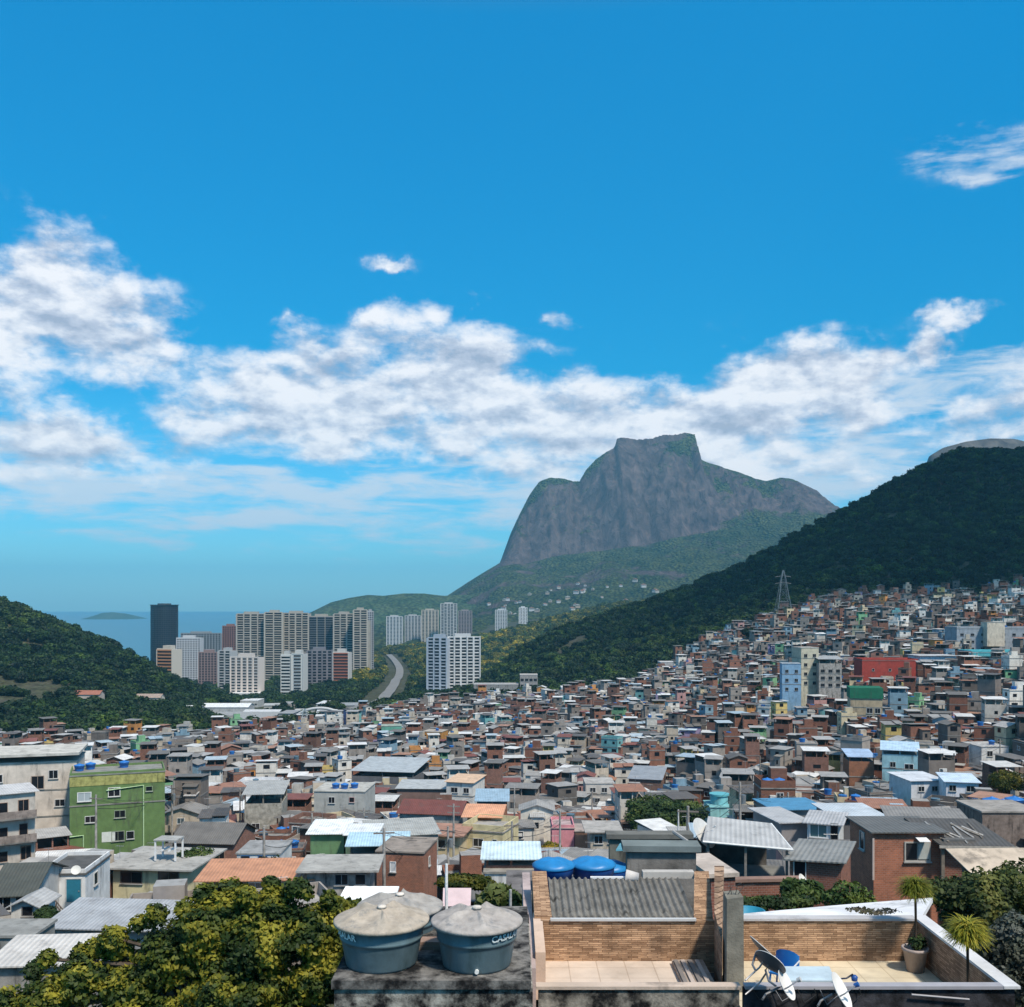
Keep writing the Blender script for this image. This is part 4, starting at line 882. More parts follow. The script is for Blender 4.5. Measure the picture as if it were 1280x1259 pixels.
H('house', 'white upper storeyed house left of the slate lean-to', 732, 768, 980, 1006, 232, 8, (.52, .48, .44), top='flat', rc=(.4, .38, .36), bands=(.5,), wins=[(.25, .6, 1.2, 1.0), (.65, .6, 1.2, 1.0), (.4, .1, 1.2, 1.0)])
H('house', 'turquoise house with a round topped turret by the tree', 888, 914, 1010, 1034, 172, 6, (.28, .55, .56), top='flat', rc=(.2, .42, .44), wins=[(.35, .3, .5, .5), (.8, .35, .5, .5)])
t = empty('turret', W(899, 1010, 175), 0, 'pale turquoise drum turret on top of the turquoise house', 'turret'); m = MB(); m.cyl(0, 0, 0, 2.2, 1.5, 1.5, M_PLASTER, (.22, .52, .56), 20); m.build('drum', t)
m = MB(); m.cyl(0, 0, 2.2, 2.5, 1.7, 1.7, M_PAINT, (.12, .40, .45), 20); m.build('rim', t)
# right group
H('house', 'low white house with a glazed front between grey roofs', 1010, 1048, 1030, 1052, 86, 5, (.60, .62, .63), top='roof', rc=(.42, .42, .43), slope=.0, rot=-22, wins=[(.35, .25, 1.3, 1.0, (.75, .75, .75), (.12, .2, .2)), (.85, .1, .5, 1.4, (.1, .1, .1))])
H('house', 'long house of grey sheets with a sunlit metal roof behind it', 976, 1010, 1028, 1048, 88, 6, (.26, .24, .24), top='roof', rc=(.42, .42, .43), slope=.0, rot=10)
H('canopy_house', 'dark open terrace under a bluish white roof behind the brick house', 1048, 1106, 1022, 1044, 92, 6, (.12, .12, .13), top='roof', rc=(.50, .55, .60), slope=.0, rot=2)
h_ = H('house', 'big bare brick house with one grey window and dark flat-pitched roof', 1092, 1180, 1041, 1100, 66, 4.6, (.36, .145, .09), M_BRICK, top='roof', rc=(.13, .13, .125), slope=.0, rot=0, ov=.25, base=5, swins=[(-1, .45, .5, .8, 1.1)],
  wins=[(.62, .42, 1.5, 1.1, (.40, .38, .35), (.03, .03, .035))])
m = MB(); m.box(-.75+.05+.7, .7, -.1, -.05, .03, 1.05, M_PAINT, (.42, .44, .42)); o = m.build('shutter', h_); o.location = (.58, 0, 1.32)
m = MB(); m.slab([(-.35, -.75, 0), (.35, -.75, 0), (.35, 0, .12), (-.35, 0, .12)], .04, M_PAINT, (.8, .8, .8)); o = m.build('awning', h_); o.location = (.75, 0, 2.65)
m = MB(); m.box(-.06, .06, -.08, -.001, 0, 2.7, M_PAINT, (.5, .4, .36)); o = m.build('corner_strip', h_); o.location = (-2.3, 0, 0)
H('house', 'brick lean-to house under a dark ribbed roof strewn with planks', 1181, 1216, 1052, 1100, 65.6, 4, (.24, .10, .07), M_BRICK, top='flat', rc=(.13, .13, .13))
o = empty('ribbed_roof', W(1208, 1050, 66), R(-4), 'dark ribbed roof strewn with broken boards right of the brick house', 'roof')
m = MB(); m.slab([(-2.0, -1.2, -.1), (2.6, -1.2, -.1), (1.7, 3.4, .69), (-2.9, 3.4, .69)], .1, M_SHEET, (.09, .085, .08)); m.build('sheet', o)
m = MB(); m.box(-2.1, 2.7, -1.25, -1.15, -.28, -.12, M_WOOD, (.4, .37, .33)); m.build('edge_beam', o)
for x, y in ((-1.8, -.9), (2.3, -.9), (-2.4, 3.0), (1.5, 3.0)): m = MB(); m.box(x-.1, x+.1, y-.1, y+.1, -4.5, -.2+.14*y*.6, M_WOOD, (.2, .17, .14)); m.build('post', o)
g_ = random.Random(3)
for i in range(11):
    x0 = g_.uniform(-1.7, 2.0); y0 = g_.uniform(-.9, .6); ln = g_.uniform(1.0, 2.6); a = R(100+g_.uniform(-16, 26))
    p0 = LOC(o, x0, y0, 0); m = MB(); ex = ln*math.cos(a); ey = ln*math.sin(a)
    zz = lambda y: -.1+(y+1.2)*.172+.06
    m.tube([(x0, y0, zz(y0)), (x0+ex, y0+ey, zz(y0+ey))], .06, M_WOOD, g_.choice([(.42, .38, .34), (.3, .26, .22), (.5, .47, .44)]), 4); bo = m.build('board'); bo.location = o.location; bo.rotation_euler = o.rotation_euler
    tag(bo, None, 'board', 'broken boards lying on the dark ribbed roof'); bo['label'] = 'weathered board lying loose on the dark ribbed roof'
# open shed with grey roof, nearer
o = empty('open_shed', W(925, 1068, 60), R(-12), 'open shed under a pale grey sheet roof with white edges', 'shed')
m = MB(); m.slab([(-2.1, -1.8, 1.1), (2.9, -1.2, .75), (1.9, 3.4, 1.2), (-1.9, 3.0, 1.55)], .09, M_SHEET, (.42, .42, .42)); m.build('roof', o)
m = MB(); m.tube([(-2.1, -1.84, 1.05), (2.9, -1.24, .7), (1.9, 3.4, 1.15)], .07, M_PAINT, (.75, .75, .74)); m.build('edge_trim', o)
m = MB(); m.box(-2.0, 1.6, 2.6, 2.8, -3.5, 1.1, M_CONC, (.12, .11, .10)); m.box(-2.0, -1.85, -1.3, 2.6, -3.5, -.1, M_CONC, (.14, .13, .12)); m.build('back_wall', o)
for x, y, zt in ((-1.8, -1.5, 1.0), (.3, -1.3, .8), (2.6, -1.0, .66)): m = MB(); m.box(x-.07, x+.07, y-.07, y+.07, -3, zt-.02, M_WOOD, (.22, .2, .18)); m.build('post', o)
m = MB(); m.box(-1.8, 2.6, -1.6, 2.6, -3.6, -1.2, M_BRICK, (.2, .09, .065), topcol=(.2, .2, .19), topmat=M_FLATROOF); m.build('base_wall', o)
H('house', 'brick house under a mossy grey sheet roof with white gutter', 988, 1050, 1078, 1108, 57, 5, (.26, .11, .08), M_BRICK, top='roofx', rc=(.24, .24, .23), slope=.05, rot=-24, ov=.3, wins=[(.2, .3, .6, .9)])
H('wall_ruin', 'low ragged brick wall before the open shed', 905, 1000, 1102, 1120, 52, .3, (.24, .10, .07), M_BRICK, top='flat', rc=(.25, .16, .13), rot=4, cat='wall')
o = empty('tarpaulin', W(1250, 1082, 50), 0, 'beige tarpaulin roof above the bushes at the right edge', 'tarpaulin'); m = MB()
m.slab([(-1.3, -.6, -.6), (2.0, -.9, -.7), (2.4, 2.2, .35), (-1.9, 1.8, .4)], .05, M_FLATROOF, (.50, .42, .34)); m.build('sheet', o); m = MB(); m.box(-1.2, 2.0, 1.2, 1.5, -4, -.2, M_CONC, (.1, .09, .08)); m.build('support', o)
H('house', 'tall light blue house under a pale blue roof', 1104, 1146, 944, 978, 208, 8, (.30, .50, .56), top='open', rc=(.45, .60, .74), slope=.1, hr=1.0, ph=.1, rot=-20, bands=(.5,), wins=[(.3, .55, 1.0, 1.0), (.75, .5, 1.6, 1.0, (.7, .7, .7))])
H('house', 'white two-storey house with small dark windows, right midtown', 1184, 1222, 978, 1006, 168, 8, (.70, .70, .74), top='roof', rc=(.55, .66, .78), slope=.02, rot=-14, wins=[(.2, .6, 1.0, .9), (.75, .6, 1.2, .9), (.25, .2, .6, .4), (.45, .2, .6, .4), (.8, .1, 1.0, .8)])
H('house', 'long white house joined left of the white two-storey one', 1138, 1182, 976, 1002, 176, 8, (.60, .61, .64), top='roof', rc=(.60, .62, .66), slope=.02, rot=6, wins=[(.3, .5, 1.0, .8), (.7, .5, 1.0, .8)])
H('house', 'bare brick tower house under a blue roof', 1062, 1092, 952, 990, 214, 7, (.30, .13, .07), M_BRICK, top='open', rc=(.36, .48, .66), slope=.1, hr=1.0, ph=0, rot=-8, bands=(.5,))
H('house', 'white house with an aqua awning near the right edge', 1226, 1262, 934, 962, 222, 8, (.60, .60, .60), top='flat', rc=(.4, .4, .4), rot=6, wins=[(.3, .6, 1.2, 1.1), (.3, .15, 1.2, 1.0), (.7, .15, 1.2, 1.0)])
# blocks on the right slope
def Wn(nx, nz, w=1.2, h=1.0, f=(.3, .3, .3), z0=.12):
    return [((i+.5)/nx, z0+k*(1-z0)/nz, w, h, f) for i in range(nx) for k in range(nz)]
H('apartment_block', 'long red walled block high on the right slope', 1078, 1147, 826, 858, 372, 10, (.36, .06, .045), top='parapet', rc=(.3, .2, .18), ph=.5, rot=-2, cat='block', wins=[(.2, .6, .8, .8), (.5, .6, .8, .8), (.75, .62, 1, .9), (.35, .3, .8, .8), (.62, .3, .8, .8), (.85, .35, .8, .8)])
H('apartment_block', 'white block with round dark windows right of the red one', 1149, 1196, 820, 852, 380, 10, (.66, .66, .70), top='eave', rc=(.45, .45, .46), ph=.4, rot=3, bands=(.5,), cat='block', wins=[(.1, .65, 1.2, 1.2), (.25, .68, .9, .8), (.35, .68, .9, .8), (.5, .65, 1.3, 1.2), (.7, .7, .9, .9), (.8, .7, .9, .9), (.9, .7, .9, .9), (.25, .2, .8, .8), (.35, .2, .8, .8), (.5, .15, 1.3, 1.3)])
H('apartment_block', 'turquoise block at the right edge of the slope', 1214, 1300, 816, 850, 390, 12, (.10, .42, .48), top='parapet', rc=(.3, .4, .42), ph=.6, cat='block', wins=Wn(7, 2, 1.1, .9, (.1, .3, .35)))
H('apartment_block', 'grey stepped block above the turquoise one', 1196, 1300, 786, 816, 430, 12, (.30, .33, .37), top='parapet', rc=(.3, .3, .3), ph=.6, cat='block', wins=Wn(8, 3, 1.3, .9, (.15, .15, .15)))
H('house', 'beige stair head on top of the grey stepped block', 1234, 1256, 778, 790, 426, 6, (.60, .52, .42), top='flat', rc=(.5, .45, .4))
H('house', 'tall light blue narrow house on the right slope', 978, 1001, 830, 868, 350, 7, (.22, .36, .50), top='flat', rc=(.3, .35, .4), rot=-8, bands=(.33, .66), wins=Wn(2, 3, 1.0, 1.0))
H('house', 'tall cream house beside the light blue narrow one', 1001, 1024, 810, 862, 356, 8, (.48, .44, .34), top='flat', rc=(.4, .38, .35), rot=8, bands=(.25, .5, .75), wins=Wn(2, 4, 1.1, 1.0, (.2, .2, .2)))
H('house', 'grey storeyed house right of the tall cream one', 1024, 1052, 832, 862, 352, 8, (.36, .33, .30), M_CONC, top='open', rc=(.35, .35, .35), rot=-4, bands=(.33, .66), wins=Wn(3, 3, 1.2, 1.0, (.15, .15, .15)))
H('apartment_house', 'cream balconied house with green netting round its top', 1064, 1102, 874, 904, 292, 8, (.42, .33, .22), top='flat', rc=(.3, .28, .25), bands=(.33, .66), rot=-12, cat='apartment house', wins=[(.6, .1, 1.6, 1.4), (.85, .1, 1.4, 1.4), (.6, .42, 1.6, 1.4), (.85, .42, 1.4, 1.4), (.3, .1, 1.2, 1.2)],
  extra=lambda r_, w, d, h: (lambda mm: (mm.box(-w/2-.2, w/2+.2, -.25, d+.2, h+.17, h+3.2, M_PLASTER, (.02, .14, .08)), mm.build('netting', r_)))(MB()))
H('house', 'orange tower house with rows of small dark windows', 528, 553, 915, 946, 398, 8, (.46, .22, .06), top='flat', rc=(.4, .35, .3), rot=-14, bands=(), wins=Wn(4, 4, .9, .9, (.3, .15, .05)))
H('house', 'sea green tall house left of the orange tower house', 477, 502, 908, 938, 410, 7, (.13, .34, .26), top='flat', rc=(.3, .35, .3), rot=8, wins=Wn(2, 3, .8, .8, (.2, .3, .25)))
H('house', 'white house with two rows of windows below the sea green one', 504, 527, 922, 946, 402, 7, (.58, .58, .56), top='parapet', rc=(.5, .5, .5), wins=Wn(4, 2, .9, .9))
H('warehouse', 'wide blank white hall at the foot of the dark spur', 702, 752, 860, 880, 620, 16, (.62, .62, .64), top='flat', rc=(.6, .6, .6), base=10, cat='warehouse')
H('warehouse', 'long grey concrete building right of the twin white towers', 592, 648, 856, 878, 690, 16, (.28, .27, .26), M_CONC, top='flat', rc=(.36, .35, .34), base=12, cat='warehouse', wins=Wn(8, 2, 2.2, 1.2, (.2, .2, .2)))
H('apartment_block', 'grey framed block at the right end of the grey building', 650, 672, 844, 878, 695, 14, (.33, .31, .30), M_CONC, top='flat', rc=(.4, .38, .36), base=12, cat='block', wins=Wn(4, 4, 2.0, 1.6, (.15, .15, .15)))
H('warehouse', 'pale tiered flat building low before the grey one', 590, 640, 872, 886, 640, 12, (.50, .52, .54), top='flat', rc=(.62, .64, .66), base=8, cat='warehouse', wins=Wn(7, 1, 2.4, 1.4, (.25, .25, .25)))
H('apartment_block', 'stepped white terraced block at the left foot of the slope houses', 826, 880, 828, 852, 640, 14, (.40, .40, .40), top='flat', rc=(.5, .5, .5), base=12, cat='block', bands=(.33, .66), wins=Wn(7, 3, 2.0, 1.3, (.2, .2, .2)))
H('house', 'yellow house before a clump of trees in midtown', 765, 790, 872, 888, 560, 10, (.50, .42, .26), top='roof', rc=(.4, .38, .35), wins=Wn(4, 1, 1.4, 1.2))
for (a, b, t1, b1, Y, lab) in ((176, 206, 888, 895, 680, 'long low white shed at the foot of the left hill'), (208, 246, 887, 895, 690, 'second white shed right of the long low one'), (250, 310, 884, 896, 720, 'large white vaulted sports hall left of the pale towers')):
    H('shed', lab, a, b, t1, b1, Y, 18, (.45, .45, .45), top='gablex', rc=(.74, .74, .74), rise=2.0, cat='shed', base=8)
H('shed', 'wide low grey market shed beyond the arch', 262, 340, 899, 909, 640, 22, (.26, .25, .24), top='roof', rc=(.32, .32, .31), slope=.1, cat='shed', base=8)
H('shed', 'white flat shed right of the market shed', 300, 345, 893, 900, 700, 16, (.4, .4, .4), top='roof', rc=(.60, .60, .60), slope=.1, cat='shed', base=8)
H('house', 'red roofed villa among the trees of the left hill', 92, 124, 868, 878, 590, 8, (.50, .42, .36), top='gablex', rc=(.35, .14, .09), rise=2, base=8)
H('house', 'cream villa group roof low on the left hill', 160, 200, 872, 882, 640, 9, (.58, .52, .44), top='gablex', rc=(.36, .27, .22), rise=2, base=8, wins=Wn(5, 1, 1.4, 1.4))

# arch of the footbridge
o = empty('footbridge_arch', W(400, 900, 610), 0, 'white concrete arch rising over the footbridge', 'arch'); m = MB(); pts = []
for i in range(25):
    a = math.pi*i/24; pts.append((-17*math.cos(a), 0, -4+11*math.sin(a)))
m.tube(pts, .9, M_PAINT, (.46, .46, .46), 8); m.build('arch', o); m = MB(); m.box(-26, 26, -1.5, 1.5, -1.5, -.6, M_FLATROOF, (.42, .42, .42)); m.build('deck', o)

# road winding to the towers
rc_ = MB(); wdt = 5
def catm(P, n=12):
    out = []
    for i in range(len(P)-1):
        p0 = P[max(0, i-1)]; p1 = P[i]; p2 = P[i+1]; p3 = P[min(len(P)-1, i+2)]
        for k in range(n):
            t = k/n; out.append((p1*2+(p2-p0)*t+(p0*2-p1*5+p2*4-p3)*t*t+(p1*3-p0-p2*3+p3)*t**3)*.5)
    out.append(P[-1]); return out
pts = catm([Vector((p.x, p.y, 0)) for p in ROAD]); vs = []
for i, p in enumerate(pts):
    d = (pts[min(i+1, len(pts)-1)]-pts[max(i-1, 0)]).normalized(); nrm = Vector((d.y, -d.x, 0)); zz = max(ground(p.x, p.y), ground(p.x+wdt*nrm.x, p.y), ground(p.x-wdt*nrm.x, p.y))+1.2
    for s_ in (-1, 1): vs.append(tuple(p+nrm*s_*wdt+Vector((0, 0, zz))))
m_as = surf('asphalt', .9, .2, var=.15, vscale=.1, color=(.20, .195, .19))
rc_.add(vs, [(2*i, 2*i+1, 2*i+3, 2*i+2) for i in range(len(pts)-1)], m_as, (.2, .2, .2)); tag(rc_.build('road'), kind='structure')
# ------------------------------------------------------------ towers by the sea
def tower(label, px0, px1, pt, Y, d, style, wall, accent=(.02, .025, .03), rot=0, name='apartment_tower', fl=3.05, cat='apartment tower', pb=None, bays=None, cap=True):
    w = (px1-px0)/F*Y; cx = X((px0+px1)/2, Y); zt = Z(pt, Y); zg = ground(cx, Y)-3
    if pb is not None: zg = min(zg, Z(pb, Y)-2)
    Ht = zt-zg; root = empty(name, (cx, Y, zg), R(rot), label, cat); KEEP.append((cx, Y+d/2, max(w, d)*.62))
    core = MB(); core.box(-w/2, w/2, 0, d, 0, Ht, M_PAINT if style != 'glass' else M_GLASS, wall, topcol=(.35, .34, .33), topmat=M_FLATROOF); core.build('wall', root)
    n = int(Ht/fl); nv = min(n, 30); z0 = Ht-nv*fl
    if style == 'glass':
        for k in range(nv):
            m = MB(); z = z0+k*fl; m.box(-w/2-.15, w/2+.15, -.15, d+.15, z-.25, z+.25, M_PAINT, tuple(c*1.25+.008 for c in wall)); m.build('floor_band', root)
    elif style == 'ribbon':      # continuous balcony parapets with dark recess between piers
        for k in range(nv):
            z = z0+k*fl; m = MB(); m.box(-w/2+.4, w/2-.4, -1.1, -.002, z+fl-1.35, z+fl-.05, M_PAINT, accent if len(accent) == 3 and sum(accent) > .3 else tuple(c*.95 for c in wall)); m.build('balcony', root)
            m = MB(); m.box(-w/2+.6, w/2-.6, -.06, -.002, z+.1, z+fl-1.4, M_GLASS, (.015, .018, .022)); m.build('window', root)
            m = MB(); m.box(-w/2-.06, -w/2-.002, d*.15, d*.4, z+.5, z+fl-1.0, M_GLASS, (.015, .018, .022)); m.build('window', root)
        m = MB(); b_ = bays or 3
        for i in range(b_+1):
            x = -w/2+.3+(w-.6)*i/b_; m.box(x-.3, x+.3, -1.25, -.001, 0, Ht, M_PAINT, wall)
        m.build('piers', root)
    elif style == 'grid':        # punched openings
        b_ = bays or max(3, int(w/3.4)); cnt = 0; rest = MB()
        for k in range(nv-1, -1, -1):
            for i in range(b_):
                x = -w/2+w*(i+.5)/b_; z = z0+k*fl; m = MB(); ww = w/b_*.30
                m.box(x-ww, x+ww, -.05, -.002, z+.7, z+fl-.75, M_GLASS, (.02, .024, .03)); m.box(x-ww-.15, x+ww+.15, -.35, -.05, z+.45, z+.68, M_PAINT, tuple(min(1, c*1.15) for c in wall))
                if cnt < 70: m.build('window', root)
                else: rest.ext(m, Matrix())
                cnt += 1
            for j in range(2):
                m = MB(); y = d*(.3+.4*j); m.box(-w/2-.05, -w/2-.002, y-.7, y+.7, z0+k*fl+.8, z0+k*fl+fl-.8, M_GLASS, (.02, .024, .03)); rest.ext(m, Matrix())
        if rest.v: o = rest.build('windows', root); o['kind'] = 'stuff'
        m = MB()
        for i in range(b_+1):
            x = -w/2+w*i/b_; m.box(x-.25, x+.25, -.5, -.001, 0, Ht+.4, M_PAINT, wall)
        m.build('piers', root)
    elif style == 'mix':         # alternating solid fins and balcony stacks
        b_ = bays or 4; k2 = 0; rest = MB()
        fins = MB()
        for i in range(b_+1):
            x = -w/2+w*i/b_; f = .55 if i % 2 else .9; fins.box(x-f, x+f, -1.6, -.001, 0, Ht+(1.5 if i % 2 else .2), M_PAINT, wall)
        fins.build('fins', root)
        for k in range(nv-1, -1, -1):
            z = z0+k*fl
            for i in range(b_):
                x0 = -w/2+w*i/b_+.95; x1 = -w/2+w*(i+1)/b_-.95; m = MB()
                off = (k+i) % 2
                m.box(x0, x1, -1.2-.35*off, -.002, z-.1, z+1.0, M_PAINT, tuple(c*(1.1 if off else .75) for c in wall)); 
                g2 = MB(); g2.box(x0, x1, -.07, -.003, z+1.0, z+fl-.1, M_GLASS, (.02, .025, .03)); m.ext(g2, Matrix())
                if k2 < 90: m.build('balcony', root)
                else: rest.ext(m, Matrix())
                k2 += 1
            m = MB(); m.box(-w/2-.05, -w/2-.002, d*.2, d*.8, z+.9, z+fl-.4, M_GLASS, (.02, .025, .03)); rest.ext(m, Matrix())
        if rest.v: o = rest.build('balconies', root); o['kind'] = 'stuff'
    if cap:
        m = MB(); m.box(-w*.28, w*.22, d*.25, d*.75, Ht, Ht+3.6, M_PAINT, tuple(c*.85 for c in wall)); m.box(-w/2, w/2, -.2, .1, Ht, Ht+1.1, M_PAINT, wall); m.build('roof_house', root)
    return root
# dark cylindrical hotel tower
Y = 1700; r_ = 16.5/F*Y; cx = X(205.5, Y); zg = 0; Ht = Z(757, Y); o = empty('round_tower', (cx, Y, zg), 0, 'dark round hotel tower with a flat overhanging crown by the sea', 'tower'); KEEP.append((cx, Y, r_*1.2))
m = MB(); m.cyl(0, 0, 0, Ht, r_*.96, r_*.96, M_GLASS, (.018, .02, .028), 48); m.build('glass_drum', o)
for k in range(33):
    m = MB(); m.cyl(0, 0, 4+k*3.25, 4.5+k*3.25, r_, r_, M_PAINT, (.045, .045, .055), 48); m.build('floor_band', o)
m = MB()
for k in range(48):
    a = 2*math.pi*k/48; m.box(r_*.985*math.cos(a)-.2, r_*.985*math.cos(a)+.2, r_*.985*math.sin(a)-.2, r_*.985*math.sin(a)+.2, 0, Ht, M_PAINT, (.035, .035, .045))
m.build('mullions', o); m = MB(); m.cyl(0, 0, Ht, Ht+1.4, r_*1.0, r_*1.08, M_PAINT, (.30, .31, .33), 48); m.cyl(0, 0, Ht+1.4, Ht+3.5, r_*.5, r_*.5, M_PAINT, (.05, .05, .06), 32); m.build('crown', o)
BEI = (.42, .385, .34); WH = (.62, .60, .57)
tower('cream slim tower with orange balcony bands before the dark round tower', 195, 217, 812, 960, 16, 'ribbon', (.58, .52, .44), (.42, .20, .10), rot=-14, bays=1, pb=868)
tower('white tower right behind the orange banded one', 221, 250, 798, 1400, 22, 'grid', (.60, .60, .62), rot=5)
tower('low wide grey hotel slab behind the white tower', 226, 276, 792, 1800, 16, 'grid', (.28, .29, .30), bays=14, fl=3.4)
tower('red-brown tower left of the great beige block', 278, 295, 783, 1600, 20, 'grid', (.28, .13, .10))
tower('small brown pitched tower among the trees', 248, 271, 816, 1300, 18, 'grid', (.30, .20, .18), fl=3.2)
tower('dark and white slim tower behind the white red gridded one', 273, 289, 814, 1180, 18, 'mix', (.46, .46, .46), bays=2, rot=-10)
tower('white tower with red window strips on a white podium', 287, 324, 822, 1060, 16, 'grid', (.70, .62, .56), rot=-8, bays=5, pb=866)
H('podium', 'white stepped podium at the foot of the red striped tower', 282, 330, 867, 874, 1045, 20, (.62, .62, .62), top='flat', rc=(.66, .66, .66), cat='podium', base=12)
tower('beige tower at the left end of the great block', 296, 330.8, 768, 1360, 18, 'mix', BEI, rot=0, bays=4)
tower('beige tower second from the left in the great block', 331, 353, 766, 1352, 18, 'mix', (.45, .41, .35), rot=0, bays=2)
tower('grey checkered tower in the middle of the great block', 353.4, 385.6, 767, 1364, 18, 'mix', (.42, .38, .33), rot=0, bays=4)
tower('dark glazed wing of the great block with bright end strips', 386, 416.8, 771, 1366, 16, 'ribbon', (.42, .38, .32), (.10, .11, .13), bays=3)
tower('beige grey tower right of the dark glazed wing', 417.2, 441.6, 768, 1350, 18, 'mix', (.41, .38, .34), rot=0, bays=3)
tower('tall beige tower at the right end of the great block', 442, 459, 763, 1330, 18, 'mix', (.43, .39, .34), rot=6, bays=2)
tower('pale narrow tower peeking out right of the great block', 459, 467, 765, 1420, 14, 'grid', (.40, .40, .42), rot=8)
tower('tall narrow white tower with one dark side of balconies', 364, 379, 818, 960, 17, 'grid', (.60, .59, .56), rot=-4, bays=1, pb=884)
tower('white balcony stack joined left of the tall narrow tower', 351, 363.5, 819, 962, 15, 'ribbon', (.52, .52, .50), (.56, .56, .54), bays=1, pb=884)
tower('dark grey apartment slab before the great block', 384, 415, 814, 1080, 16, 'mix', (.20, .19, .21), rot=6, bays=5)
tower('red-brown tower framed in white right of the dark slab', 416, 436, 816, 1040, 16, 'ribbon', (.58, .55, .52), (.34, .12, .07), rot=-3, bays=1)
tower('white tower of the twin pair, wide balconied right one', 560, 600, 797, 1000, 18, 'mix', (.60, .60, .60), rot=6, bays=5, pb=868)
tower('bluish white tower of the twin pair, left one', 534, 559, 798, 990, 18, 'mix', (.40, .45, .52), rot=-14, bays=3, pb=868)
H('podium', 'grey stone podium below the twin white towers', 530, 604, 866, 876, 975, 30, (.30, .29, .28), top='flat', rc=(.36, .35, .34), cat='podium', base=14)
for lab, a, b, t, Y_, c in (('far white tower, leftmost of the distant row', 483, 503, 771, 2300, (.55, .55, .55)), ('far pale tower second in the distant row', 506, 526, 770, 2350, (.46, .46, .46)), ('far cream tower third in the distant row', 527, 548, 763, 2300, (.52, .46, .38)),
    ('tallest far tower in the distant row', 551, 571, 755, 2250, (.50, .50, .50)), ('far brown tower at the right end of the distant row', 573, 590, 764, 2350, (.30, .25, .25)),
    ('lone far white block at the mountain foot, left one', 619, 634, 763, 2300, (.60, .60, .60)), ('lone far white block at the mountain foot, right one', 649, 659, 760, 2250, (.66, .66, .66))):
    tower(lab, a, b, t, Y_, 16, 'grid' if Y_ > 2260 else 'mix', c, fl=3.1, bays=5)
H('slab_block', 'long beige slab linking the towers of the great block', 300, 462, 776, 840, 1385, 14, (.40, .37, .32), top='flat', rc=(.4, .38, .35), base=30, cat='block', bands=(.25, .5, .75), wins=Wn(16, 5, 4, 2.4, (.3, .28, .25), .1))
# low roofs and yards before the towers
gl = random.Random(6); LB = []
for k, (a, b, py, Y_) in enumerate([(252, 268, 888, 760), (348, 366, 896, 640), (368, 392, 892, 690), (396, 420, 895, 650), (268, 292, 899, 640), (330, 348, 886, 760), (300, 322, 880, 820), (425, 446, 886, 730), (232, 250, 896, 660), (395, 415, 884, 780), (352, 372, 884, 800), (214, 232, 902, 600)]):
    lab = ['white roofed', 'grey roofed', 'pale concrete'][k % 3]+' low long building on the flat ground before the towers'
    c_ = [(.45, .44, .42), (.32, .30, .28), (.40, .38, .34)][k % 3]; o = H('low_building', lab, a, b, py-4, py+2, Y_, gl.uniform(10, 22), c_, top='roof' if k % 2 else 'flat', rc=[(.66, .66, .66), (.30, .30, .30), (.46, .45, .43)][k % 3], slope=.03, cat='building', base=14, wins=Wn(5, 1, 1.6, 1.1, (.3, .3, .3)), rot=gl.uniform(-15, 15))
    LB.append(dict(o=o, px=a, l=lab))
for l_ in {b['l'] for b in LB}:
    q_ = sorted([b for b in LB if b['l'] == l_], key=lambda b: b['px'])
    for n_, b in enumerate(q_): b['o']['label'] = l_+', '+['leftmost', 'second from left', 'third from left', 'rightmost'][min(n_, 3)]
# pylons
def pylon(px, pt, pb, Y, hw, label, col=(.42, .46, .46), name='power_pylon', th=.32):
    zt = Z(pt, Y); zb = Z(pb, Y); h = zt-zb; o = empty(name, (X(px, Y), Y, zb), 0, label, 'pylon'); n = 7
    def wd(t): return hw*(1-t)**1.15+.7*(1 if t < .999 else .4)
    legs = []
    for sx, sy in ((-1, -1), (1, -1), (1, 1), (-1, 1)):
        m = MB(); m.tube([(sx*wd(t/8), sy*wd(t/8), h*t/8) for t in range(9)], th, M_METAL, col, 4); m.build('leg', o)
    m = MB()
    for k in range(n):
        t0 = k/n; t1 = (k+1)/n; w0 = wd(t0); w1 = wd(t1)
        for (ax, ay), (bx, by) in (((-1, -1), (1, -1)), ((1, -1), (1, 1)), ((1, 1), (-1, 1)), ((-1, 1), (-1, -1))):
            m.tube([(ax*w0, ay*w0, h*t0), (bx*w1, by*w1, h*t1)], th*.5, M_METAL, col, 3); m.tube([(bx*w0, by*w0, h*t0), (ax*w1, ay*w1, h*t1)], th*.5, M_METAL, col, 3)
            m.tube([(ax*w1, ay*w1, h*t1), (bx*w1, by*w1, h*t1)], th*.5, M_METAL, col, 3)
    m.build('bracing', o)
    for q in (.8, .9):
        m = MB(); m.tube([(-hw*.75, 0, h*q), (0, 0, h*q+.8), (hw*.75, 0, h*q)], th*.8, M_METAL, col, 4); m.build('cross_arm', o)
    return o
pylon(979, 713, 796, 640, 6.5, 'tall lattice power pylon above the hillside houses', th=.2, col=(.17, .19, .20))
pylon(381, 886, 934, 480, 2.6, 'small lattice pylon in front of the footbridge arch', th=.13)
def pole(px, pt, pb, Y, label, col=(.36, .34, .32), r=.14, arms=True):
    zt = Z(pt, Y); zb = Z(pb, Y); o = empty('utility_pole', (X(px, Y), Y, zb), R(rnd.uniform(-30, 30)), label, 'pole')
    m = MB(); m.cyl(0, 0, -2, zt-zb, r*1.15, r*.8, M_CONC, col, 10); m.build('shaft', o)
    if arms:
        for q in (.3, 1.1): m = MB(); m.box(-.8, .8, -.06, .06, zt-zb-q-.06, zt-zb-q+.06, M_WOOD, (.25, .22, .2)); m.build('cross_arm', o)
    return o
pole(567, 1005, 1072, 128, 'grey power pole before the cream house below the red roof')
